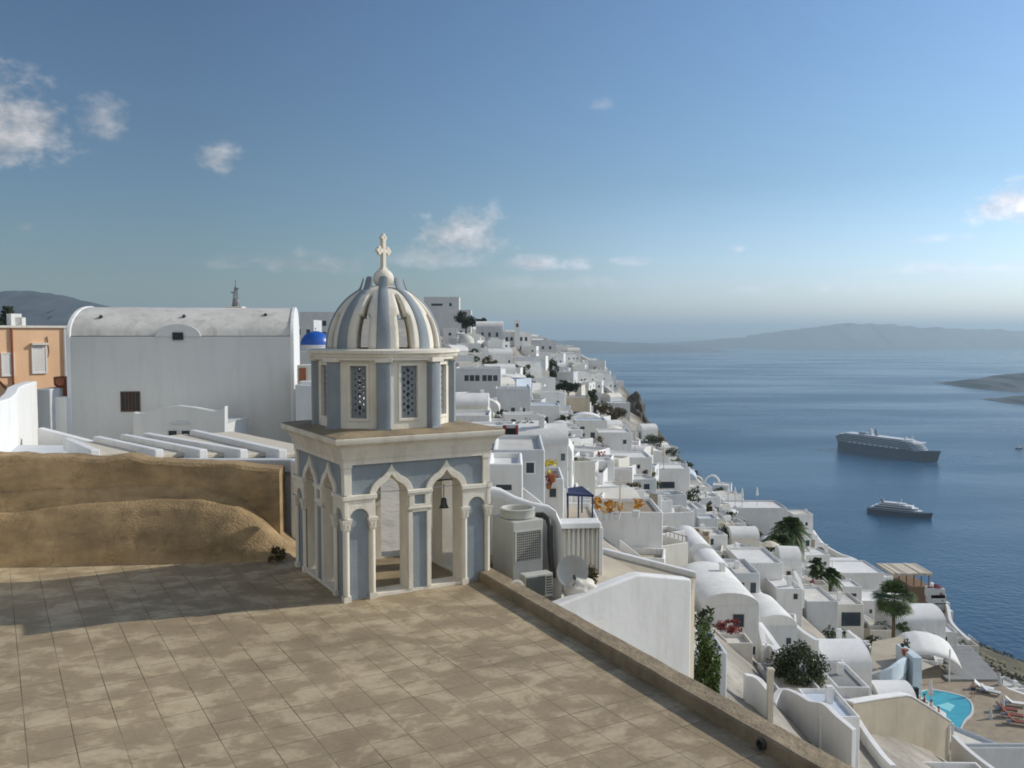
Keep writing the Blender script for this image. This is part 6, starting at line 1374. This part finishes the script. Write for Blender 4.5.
def person(p, rz, label, pose='sit', shirt='towel', pants='navy', hairc='hair'):
    """one skinned body; clothes and hair are its children"""
    root = bpy.data.objects.new('person', bpy.data.meshes.new('person_body')); COL.objects.link(root); tag(root, label, 'person', 'people by the pool')
    if pose == 'stand':
        J = dict(pel=(0, 0, .95), bel=(0, 0, 1.12), che=(0, .01, 1.32), nec=(0, .01, 1.48), hea=(0, -.02, 1.60), top=(0, -.01, 1.72), sL=(.19, .01, 1.40), eL=(.24, .03, 1.12), wL=(.22, -.06, .88), hL=(.21, -.09, .79), sR=(-.19, .01, 1.40), eR=(-.25, .04, 1.13), wR=(-.20, -.12, .95), hR=(-.17, -.18, .90), tL=(.10, 0, .90), kL=(.11, -.01, .50), aL=(.11, .03, .08), fL=(.12, -.14, .03), tR=(-.10, 0, .90), kR=(-.12, -.05, .50), aR=(-.12, .02, .08), fR=(-.13, -.15, .03))
    else:
        J = dict(pel=(0, 0, .47), bel=(0, .03, .64), che=(0, .05, .84), nec=(0, .04, 1.0), hea=(0, .0, 1.12), top=(0, .01, 1.24), sL=(.19, .05, .92), eL=(.25, -.06, .68), wL=(.16, -.28, .60), hL=(.13, -.35, .58), sR=(-.19, .05, .92), eR=(-.25, -.02, .68), wR=(-.18, -.24, .58), hR=(-.15, -.32, .57), tL=(.10, -.03, .47), kL=(.13, -.42, .50), aL=(.12, -.46, .08), fL=(.12, -.60, .03), tR=(-.10, -.03, .47), kR=(-.13, -.42, .50), aR=(-.13, -.44, .08), fR=(-.14, -.58, .03))
    rad = dict(pel=.13, bel=.115, che=.135, nec=.055, hea=.095, top=.075, sL=.058, eL=.043, wL=.03, hL=.035, sR=.058, eR=.043, wR=.03, hR=.035, tL=.085, kL=.057, aL=.04, fL=.035, tR=.085, kR=.057, aR=.04, fR=.035)
    names = list(J); E = [('pel', 'bel'), ('bel', 'che'), ('che', 'nec'), ('nec', 'hea'), ('hea', 'top'), ('che', 'sL'), ('sL', 'eL'), ('eL', 'wL'), ('wL', 'hL'), ('che', 'sR'), ('sR', 'eR'), ('eR', 'wR'), ('wR', 'hR'), ('pel', 'tL'), ('tL', 'kL'), ('kL', 'aL'), ('aL', 'fL'), ('pel', 'tR'), ('tR', 'kR'), ('kR', 'aR'), ('aR', 'fR')]
    me = root.data; me.from_pydata([J[q] for q in names], [(names.index(a), names.index(b)) for a, b in E], []); me.materials.append(M['skin'])
    sk_ = root.modifiers.new('skin', 'SKIN'); root.modifiers.new('sub', 'SUBSURF').levels = 1
    for i, q in enumerate(names): me.skin_vertices[0].data[i].radius = (rad[q], rad[q]); me.skin_vertices[0].data[i].use_root = (q == 'pel')
    def cloth(name, js, k, m):
        o = bpy.data.objects.new(name, bpy.data.meshes.new(name)); COL.objects.link(o); o.parent = root; ee = [(js.index(a), js.index(b)) for a, b in E if a in js and b in js]
        def shr(q):
            v = Vector(J[q]); 
            if q in ('eL', 'eR'): s = Vector(J['s' + q[1]]); v = s + (v - s) * .6
            if q in ('kL', 'kR'): s = Vector(J['t' + q[1]]); v = s + (v - s) * .8
            return v
        o.data.from_pydata([shr(q) for q in js], ee, []); o.data.materials.append(M[m]); o.modifiers.new('skin', 'SKIN'); o.modifiers.new('sub', 'SUBSURF').levels = 1
        for i, q in enumerate(js): o.data.skin_vertices[0].data[i].radius = (rad[q] * k,) * 2; o.data.skin_vertices[0].data[i].use_root = (i == 0)
    cloth('shirt', ['bel', 'che', 'sL', 'eL', 'sR', 'eR'], 1.18, shirt); cloth('shorts', ['pel', 'tL', 'kL', 'tR', 'kR'], 1.15, pants)
    hb = Vector(J['hea']); MB().lathe([(.108 * math.cos(R(90) * q / 6), .108 * math.sin(R(90) * q / 6)) for q in range(7)], 12, (hb.x, hb.y + .025, hb.z + .06)).build('hair', hairc, root, smooth=True)
    fc = MB(); fc.box(-.014, .014, hb.y - .125, hb.y - .08, hb.z - .01, hb.z + .03)
    for s in (-1, 1): fc.box(s * .035 - .012, s * .035 + .012, hb.y - .10, hb.y - .085, hb.z + .03, hb.z + .045)
    fc.build('face', 'skin', root)
    root.location = tuple(p); root.rotation_euler.z = rz; return root
def bench(p, rz, w_, label):
    o = empty('bench', label, 'bench', tuple(p), rz); MB().box(-w_ / 2, w_ / 2, -.25, .3, .33, .42).build('seat', 'woodp', o)
    for s in (-1, 1): MB().box(s * (w_ / 2 - .15) - .05, s * (w_ / 2 - .15) + .05, -.2, .28, 0, .329).build('leg', 'metal', o)
pw0 = [(918, 703), (926, 709), (933, 715), (940, 720)]
tz = onz(930, 716, pz + .9)
plat = [onz(x, y, pz + .9) for x, y in ((908, 697), (916, 693), (946, 713), (947, 722), (941, 726))]
o = empty('viewing_terrace', 'small white-edged terrace of seats between tan wall and pool', 'terrace', (0, 0, 0)); MB().prism([(p.x, p.y) for p in plat], pz - 1.5, pz + .9).build('floor', 'white', o, bevel=.05)
seats = [((917, 698.5), 'white3', 'navy', 'person in a pale grey shirt seated nearest the pale blue bar'), ((924, 704), 'towel', 'navy', 'person in a dark red shirt seated second from the pale blue bar'), ((931, 710), 'canvasw', 'grey', 'person in a white shirt seated third from the pale blue bar'), ((938, 717), 'red', 'grey', 'person in a bright red shirt seated at the terrace corner')]
for i, ((px, py), sh_c, pt, lab) in enumerate(seats):
    p = onz(px, py + 3, pz + .9); bench(p, R(-125), .8, ['wooden bench nearest the pale blue bar', 'wooden bench second from the pale blue bar', 'wooden bench third from the pale blue bar', 'wooden bench at the terrace corner'][i]); person(p, R(-125), lab, 'sit', sh_c, pt)
p = onp(973, 697); person(p, R(160), 'person in a white shirt standing beyond the far end of the pool', 'stand', 'canvasw', 'navy')
# ================================================================== ships
def ship(name, label, stern, bow, beam, hullh, decks, hullm, funnels, cat='ship', mast=None, dcol='shipg', cruise=True):
    L_ = (bow - stern).length; dv = (bow - stern).normalized(); root = empty(name, label, cat, tuple((stern + bow) / 2), math.atan2(dv.y, dv.x))
    # hull: waterline to sheer with flared bow
    n = 40; vs, fs = [], []
    for i in range(n + 1):
        t = i / n; x = -L_ / 2 + L_ * t
        wd_ = beam / 2 * (min(1, (t / .06) ** .5 * .9 + .1) if t < .06 else 1) * (1 if t < .72 else max(0.02, 1 - ((t - .72) / .28) ** 2.1))
        wl_ = wd_ * (1 if t < .66 else max(.01, 1 - ((t - .66) / .32) ** 1.5) if t < .98 else .01); sh = hullh * (1 + .32 * max(0, (t - .62) / .38) ** 1.6)
        ov = L_ * .035 * max(0, (t - .8) / .2)
        for yy_, zz_, xx in ((-wl_, -1.5, 0), (-(wl_ * .4 + wd_ * .6), sh * .55, ov * .5), (-wd_, sh, ov), (wd_, sh, ov), ((wl_ * .4 + wd_ * .6), sh * .55, ov * .5), (wl_, -1.5, 0)): vs.append((x + xx, yy_, zz_))
    for i in range(n):
        for q in range(5): fs.append((i * 6 + q, (i + 1) * 6 + q, (i + 1) * 6 + q + 1, i * 6 + q + 1))
    fs += [tuple(range(6)), tuple(n * 6 + q for q in reversed(range(6)))]
    MB().add(vs, fs).build('hull', hullm, root, smooth='angle')
    def plan(x0, x1, hw, nose, z0, z1):
        p = [(x0, -hw), (x1 - nose, -hw), (x1 - nose * .35, -hw * .72), (x1, -hw * .25), (x1, hw * .25), (x1 - nose * .35, hw * .72), (x1 - nose, hw), (x0, hw)]; return MB().prism(p, z0, z1)
    for k, (t0, t1, hw, z0, z1, m) in enumerate(decks):
        plan(-L_ / 2 + L_ * t0, -L_ / 2 + L_ * t1, beam / 2 * hw, beam * .5, z0, z1 - .35).build('deck_house', m, root)
        plan(-L_ / 2 + L_ * t0 - .5, -L_ / 2 + L_ * t1 + .6, beam / 2 * hw + .35, beam * .5, z1 - .349, z1).build('deck_edge', 'shipw', root)
        for s in (-1, 1): MB().box(-L_ / 2 + L_ * t0 + 1, -L_ / 2 + L_ * t1 - beam * .5 - 1, *sorted((s * (beam / 2 * hw - .05), s * (beam / 2 * hw + .06))), z0 + .7, z1 - .85).build('window_band', 'glass', root)
    for (t, hw, ln, z0, z1, rake, m) in funnels:
        x = -L_ / 2 + L_ * t; MB().add([(x, -hw, z0), (x + ln, -hw, z0), (x + ln, hw, z0), (x, hw, z0), (x - rake, -hw * .8, z1), (x + ln - rake * 1.3, -hw * .8, z1), (x + ln - rake * 1.3, hw * .8, z1), (x - rake, hw * .8, z1)], [(0, 3, 2, 1), (4, 5, 6, 7), (0, 1, 5, 4), (1, 2, 6, 5), (2, 3, 7, 6), (3, 0, 4, 7)]).build('funnel', m, root, bevel=.3)
    return root, L_
st_, bo_ = onz(839, 448, SEA), onz(937, 462, SEA)
big, LB = ship('cruise_ship', 'large dark-hulled cruise ship with twin funnels near the stern', st_, bo_, 30, 15, [(.03, .90, .97, 15, 18.2, 'shipg'), (.03, .885, .97, 18.2, 21.4, 'shipg'), (.02, .87, .97, 21.4, 24.6, 'shipg'), (.02, .855, .95, 24.6, 27.6, 'shipg'), (.05, .83, .93, 27.6, 30.6, 'shipg'), (.10, .78, .84, 30.6, 33.2, 'shipw')], 'hulld', [(.34, 2.6, 5.5, 33, 45, 1.5, 'shipw'), (.40, 2.6, 5.5, 33, 45, 1.5, 'shipg'), (.24, 7, 16, 33, 37, 0, 'shipg')])
b = MB()
for s in (-1, 1):
    for q in range(10): x = -LB * .32 + q * LB * .055; b2 = MB().lathe([(0, -4), (1.1, -3.2), (1.5, 0), (1.1, 3.2), (0, 4)], 8); mt = Matrix.Translation((x, s * 15.6, 17.0)) @ Matrix.Rotation(R(90), 4, 'Y'); MB().add([mt @ Vector(v) for v in b2.v], b2.f).build('lifeboat', 'shipw', big)
MB().box(LB * .315, LB * .34, -17, 17, 27.8, 30.2).build('bridge', 'shipw', big)
mt_ = MB(); mt_.tube([(LB * .27, 0, 33), (LB * .265, 0, 43)], .5, 6); mt_.box(LB * .262, LB * .27, -4, 4, 38, 38.6); mt_.build('mast', 'shipw', big)
MB().lathe([(0, 0), (2.4, .4), (2.8, 2), (1.6, 4), (0, 4.6)], 12, (LB * .2, 0, 33.2)).build('radome', 'shipw', big, smooth=True)
st_, bo_ = onz(867, 511.5, SEA), onz(931, 518.5, SEA)
sm2, LS = ship('cruise_yacht', 'smaller white cruise yacht with a navy hull nearer the shore', st_, bo_, 14, 5.2, [(.08, .86, .93, 5.2, 7.9, 'shipg'), (.14, .80, .90, 7.9, 10.6, 'shipg'), (.20, .72, .82, 10.6, 13.0, 'shipw'), (.28, .62, .7, 13.0, 15.0, 'shipw')], 'hullg', [(.23, 1.4, 4, 13, 18.5, 1.6, 'shipg')])
mt_ = MB(); mt_.tube([(LS * .05, 0, 15), (LS * .04, 0, 21)], .3, 6); mt_.tube([(-LS * .28, 0, 13), (-LS * .28, 0, 22)], .4, 6); mt_.box(LS * .036, LS * .045, -2.4, 2.4, 18.4, 18.9); mt_.build('mast', 'shipw', sm2)
MB().lathe([(0, 0), (1.0, .2), (1.1, .9), (0, 1.9)], 10, (LS * .0, 0, 15)).build('radome', 'shipw', sm2, smooth=True); MB().box(LS * .19, LS * .225, -6.4, 6.4, 10.8, 12.9).build('bridge', 'shipw', sm2)
sb_ = empty('sailboat', 'tiny sailing boat far out beside the lava islet', 'boat', tuple(onz(1019, 449, SEA)), R(200))
MB().add([(-7, -1.6, 0), (5, -1.8, 0), (9, 0, 0), (5, 1.8, 0), (-7, 1.6, 0), (-7.5, -2, 2), (5, -2.2, 2.2), (10, 0, 2.8), (5, 2.2, 2.2), (-7.5, 2, 2)], [(4, 3, 2, 1, 0), (5, 6, 7, 8, 9)] + [(i, (i + 1) % 5, 5 + (i + 1) % 5, 5 + i) for i in range(5)]).build('hull', 'hulld', sb_); MB().tube([(1, 0, 2), (1, 0, 17)], .18, 6).build('mast', 'shipw', sb_); MB().add([(.8, 0, 3.5), (-6, .3, 3.5), (.8, 0, 16.5), (.8, .06, 3.5), (-6, .36, 3.5), (.8, .06, 16.5)], [(0, 1, 2), (5, 4, 3), (0, 3, 4, 1), (1, 4, 5, 2), (2, 5, 3, 0)]).build('sail', 'canvas', sb_); MB().box(-4, 2, -1.2, 1.2, 2, 3.2).build('cabin', 'shipw', sb_)
# foam wakes
fm2 = bpy.data.materials.new('foam'); fm2.use_nodes = True; ft = fm2.node_tree; fb = ft.nodes['Principled BSDF']; fb.inputs['Base Color'].default_value = (.32, .42, .48, 1); fb.inputs['Roughness'].default_value = .6
g = nn(ft, 'ShaderNodeNewGeometry'); no = nn(ft, 'ShaderNodeTexNoise'); no.inputs['Scale'].default_value = .06; no.inputs['Detail'].default_value = 6; ft.links.new(g.outputs['Position'], no.inputs['Vector']); mr = nn(ft, 'ShaderNodeMapRange'); mr.inputs['From Min'].default_value = .48; mr.inputs['From Max'].default_value = .75; mr.inputs['To Max'].default_value = .5; ft.links.new(no.outputs['Fac'], mr.inputs['Value']); ft.links.new(mr.outputs[0], fb.inputs['Alpha']); M['foam'] = fm2
for ps in ([(866, 511.6), (845, 509.5), (812, 507), (780, 506)], [(838, 448.5), (812, 444), (780, 439), (730, 434)]):
    q = [onz(x, y, SEA + .06) for x, y in ps]; vs = []
    for i, p in enumerate(q): w_ = 4 + 5 * i; t = (q[min(i + 1, 3)] - q[max(i - 1, 0)]).normalized(); nv_ = Vector((-t.y, t.x, 0)); vs += [p - nv_ * w_, p + nv_ * w_]
    tag(MB().add(vs, [(2 * i, 2 * i + 1, 2 * i + 3, 2 * i + 2) for i in range(3)]).build('water_wake', 'foam'), kind='structure')
# ================================================================== small things on the auto terraces, then labels
BUSHES = []; r = random.Random(99)
for _ in range(900):
    y = r.uniform(46, 250); x = r.uniform(-.05 * y, edge(y) - 2); z = ground(x, y); px, py = proj(x, y, z)
    if not inview(px, py) or not free(x, y, .5 + y * .003): continue
    s = r.uniform(.6, 1.15) * (1 + y * .004)
    if blocks(x, y, z, 2 * s, 2 * s, 1.5 * s) or (px > 880 and py > 640): continue
    OCC.append((x, y, .8)); BUSHES.append((tree('bush', None, 'bush', (x, y, z + r.uniform(.2, 1.2)), s, s, s * r.uniform(.6, 1.0), .2, 260, r.choice(['leaf', 'leaf', 'leafb', 'dry']), .11 + y * .0012, r.randrange(9999), 9, 'bushes between the houses'), Vector((x, y, z))))
    if len(BUSHES) >= 110: break
# keep only what this side of the hill can actually show: drop houses and patios wholly behind others
bpy.context.view_layer.update()
from mathutils.bvhtree import BVHTree
def rootof(o):
    while o.parent: o = o.parent
    return o
camv = Vector((0, 0, CAMZ)); bv, bf, owner = [], [], []
for o in COL.objects:
    if o.type != 'MESH' or o.name == 'haze': continue
    mw, k, rt_ = o.matrix_world, len(bv), rootof(o); bv += [mw @ v.co for v in o.data.vertices]
    for pl in o.data.polygons: bf.append([k + i for i in pl.vertices]); owner.append(rt_)
tree_ = BVHTree.FromPolygons(bv, bf)
def seen(root, *_):
    for ch in root.children:
        n = len(ch.data.vertices)
        for q in range(0, n, max(1, n // 16)):
            v = ch.matrix_world @ ch.data.vertices[q].co; dr = v - camv; dist = dr.length; loc, nr, ix, ds = tree_.ray_cast(camv, dr.normalized(), dist + .3)
            if ix is None or owner[ix] is root: return True
    return False
def remove(root):
    for ch in list(root.children_recursive): bpy.data.objects.remove(ch, do_unlink=True)
    bpy.data.objects.remove(root, do_unlink=True)
gone = [h_ for h_ in HOUSES if not seen(h_[0], *h_[8], 0)]; HOUSES = [h_ for h_ in HOUSES if h_ not in gone]
gp = [q for q in PATIOS if not seen(q[0], 2.4, 2.4, .5, -1.2)]; PATIOS = [q for q in PATIOS if q not in gp]
for h_ in gone: remove(h_[0])
for q in gp: remove(q[0])
gb = [q for q in BUSHES if not seen(q[0])]; BUSHES = [q for q in BUSHES if q not in gb]
for q in gb: remove(q[0])
print('kept houses', len(HOUSES), 'patios', len(PATIOS), 'bushes', len(BUSHES))
LM = [('the tall fan palm', (893, 640, 118)), ('the turquoise pool', (945, 712, 85)), ('the white tent canopy', (920, 650, 98)), ('the navy pergola', (580, 505, 62)), ('the hotel wall', (755, 525, 152)), ('the twin palms', (786, 555, 131)), ('the red doorway', (511, 440, 68)), ('the round olive tree', (800, 690, 60)), ('the hoop arches', (704, 485, 218)), ('the dark cliff', (634, 420, 333)), ('the blue-roofed house', (591, 440, 170)), ('the chapel house', (490, 348, 310)), ('the red bougainvillea patio', (730, 636, 60)), ('the thatched pergola', (905, 578, 183)), ('the flower terrace', (630, 520, 68)), ('the flat-topped pine', (568, 395, 265)), ('the six-window house', (478, 395, 150)), ('the stepped path', (600, 385, 365)), ('the skyline belfry', (517, 340, 298)), ('the lavender vault', (844, 575, 170)), ('the broad stairs', (970, 672, 105)), ('the slit-window cube', (505, 495, 41)), ('the leaning palm', (829, 590, 132)), ('the barrel vault shutter', (560, 470, 62)), ('the hilltop block', (450, 335, 365)), ('the tan wall', (900, 730, 62))]
LM = [(n_, at(*c)) for n_, c in LM]
ORD = ['nearest', 'second nearest', 'third nearest', 'fourth nearest', 'fifth nearest', 'sixth nearest', 'seventh nearest', 'eighth nearest', 'ninth nearest', 'tenth nearest', 'eleventh nearest', 'twelfth nearest', 'thirteenth nearest', 'fourteenth nearest', 'fifteenth nearest'] + [f'{k}th nearest' if k % 10 not in (1, 2, 3) else f'{k}' + {1: 'st', 2: 'nd', 3: 'rd'}[k % 10] + ' nearest' for k in range(16, 60)]
COLW = {'white': 'white', 'white2': 'cream-white', 'white3': 'grey-white', 'bluewhite': 'pale blue'}
RF = {'flat': 'flat-roofed house', 'vx': 'house with a side-on vault roof', 'vy': 'house with a round-ended vault', 'dome': 'domed house'}
seen_l = {}
def nearest(pos): return min(LM, key=lambda q: math.hypot(q[1].x - pos.x, (q[1].y - pos.y) * .7))
grp = {}
for h_ in HOUSES:
    root, _, roof, wm, rm, nw, ti, pos, size = h_
    l = nearest(pos); dx, dy = pos.x - l[1].x, pos.y - l[1].y
    dw_ = ('downhill of' if dx > 0 else 'uphill of') if abs(dx) > abs(dy) else ('beyond' if dy > 0 else 'this side of')
    feat = ('with a terrace ' if ti else 'with one front window ' if nw == 1 else '') if roof != 'dome' else ''
    base = f"{COLW[wm]} {RF[roof]}" if roof in ('vx', 'vy') else f"{COLW[wm]} {RF[roof]} {feat}".strip()
    grp.setdefault((base, dw_, l[0]), []).append((math.hypot(dx, dy), root))
for (base, dw_, ln), lst in grp.items():
    lst.sort(key=lambda t: t[0])
    for i, (_, root) in enumerate(lst):
        root['label'] = f"{base} {dw_} {ln}" if len(lst) == 1 else f"{base} {dw_} {ln}, {ORD[i]}"
# a few movable things on the nearer terraces
props = {}
for h_ in HOUSES:
    ti, pos = h_[6], h_[7]
    if not ti or pos.y > 185: continue
    c, tl, td, k = ti; u = rt.random()
    ax = Vector((1, 0, 0)) if k in (0, 2) else Vector((0, 1, 0))
    spot = c + ax * rt.uniform(-.25, .25) * tl
    if u < .28: o = pot_plant(spot, rt.uniform(.9, 1.5), rt.choice(['leaf', 'leafb', 'leaf', 'bougain']), None, 'potted plants on the terraces', rt.choice(['terracotta', 'white3']), rt.randrange(999)); base = 'potted shrub on a terrace'
    elif u < .42: o = parasol(spot, 2.3, rt.choice(['canvas', 'canvasw', 'canvasw']), None, closed=rt.random() < .6, r_=1.15); base = 'pale parasol on a terrace'
    elif u < .60: o = lounger(spot, rt.uniform(0, 3), None, rt.choice(['canvasw', 'white3', 'navy']), 'sun loungers on the terraces'); base = 'sun lounger on a terrace'
    elif u < .72:
        o = empty('patio_table', None, 'table', tuple(spot), 0, 'patio tables on the terraces'); MB().lathe([(0, .70), (.42, .70), (.42, .74), (0, .74)], 14).build('table_top', 'white3', o); MB().tube([(0, 0, 0), (0, 0, .70)], .04, 6).build('stem', 'metal', o); MB().lathe([(0, 0), (.24, 0), (.2, .03), (0, .04)], 10).build('base', 'metal', o); base = 'round patio table on a terrace'
    else: continue
    l = nearest(spot); dx, dy = spot.x - l[1].x, spot.y - l[1].y; dw_ = ('downhill of' if dx > 0 else 'uphill of') if abs(dx) > abs(dy) else ('beyond' if dy > 0 else 'this side of')
    props.setdefault((base, dw_, l[0]), []).append((math.hypot(dx, dy), o))
for (base, dw_, ln), lst in props.items():
    lst.sort(key=lambda t: t[0])
    for i, (_, o) in enumerate(lst): o['label'] = f"{base} {dw_} {ln}" if len(lst) == 1 else f"{base} {dw_} {ln}, {ORD[i]} to it"
CW2 = {'white': 'white', 'white2': 'cream', 'white3': 'grey-white', 'tan': 'tan', 'stone': 'rough stone'}; FW = {'tan': 'tan', 'roof': 'weathered', 'woodp': 'brown', 'grey': 'grey', 'roofw': 'whitewashed', 'terracotta': 'brick-red', 'white3': 'pale grey'}
pg2 = {}
for o, pos in PATIOS:
    l = nearest(pos); dx, dy = pos.x - l[1].x, pos.y - l[1].y; dw_ = ('downhill of' if dx > 0 else 'uphill of') if abs(dx) > abs(dy) else ('beyond' if dy > 0 else 'this side of'); c = o['_c']; del o['_c']
    pg2.setdefault((f"{CW2[c[0]]} walled patio with {FW[c[1]]} floor", dw_, l[0]), []).append((math.hypot(dx, dy), o))
for o, pos in BUSHES:
    l = nearest(pos); dx, dy = pos.x - l[1].x, pos.y - l[1].y; dw_ = ('downhill of' if dx > 0 else 'uphill of') if abs(dx) > abs(dy) else ('beyond' if dy > 0 else 'this side of')
    pg2.setdefault(('small leafy bush in a gap between houses', dw_, l[0]), []).append((math.hypot(dx, dy), o))
for (base, dw_, ln), lst in pg2.items():
    lst.sort(key=lambda t: t[0])
    for i, (_, o) in enumerate(lst): o['label'] = f"{base} {dw_} {ln}" if len(lst) == 1 else f"{base} {dw_} {ln}, {ORD[i]}"
# ------------------------------------------------------------------ render settings
cy = scene.cycles; cy.use_denoising = True; cy.filter_width = 1.8; cy.max_bounces = 6; cy.diffuse_bounces = 3; cy.glossy_bounces = 2; cy.transmission_bounces = 2; cy.volume_bounces = 0; cy.transparent_max_bounces = 8; cy.caustics_reflective = False; cy.caustics_refractive = False; cy.sample_clamp_indirect = 4
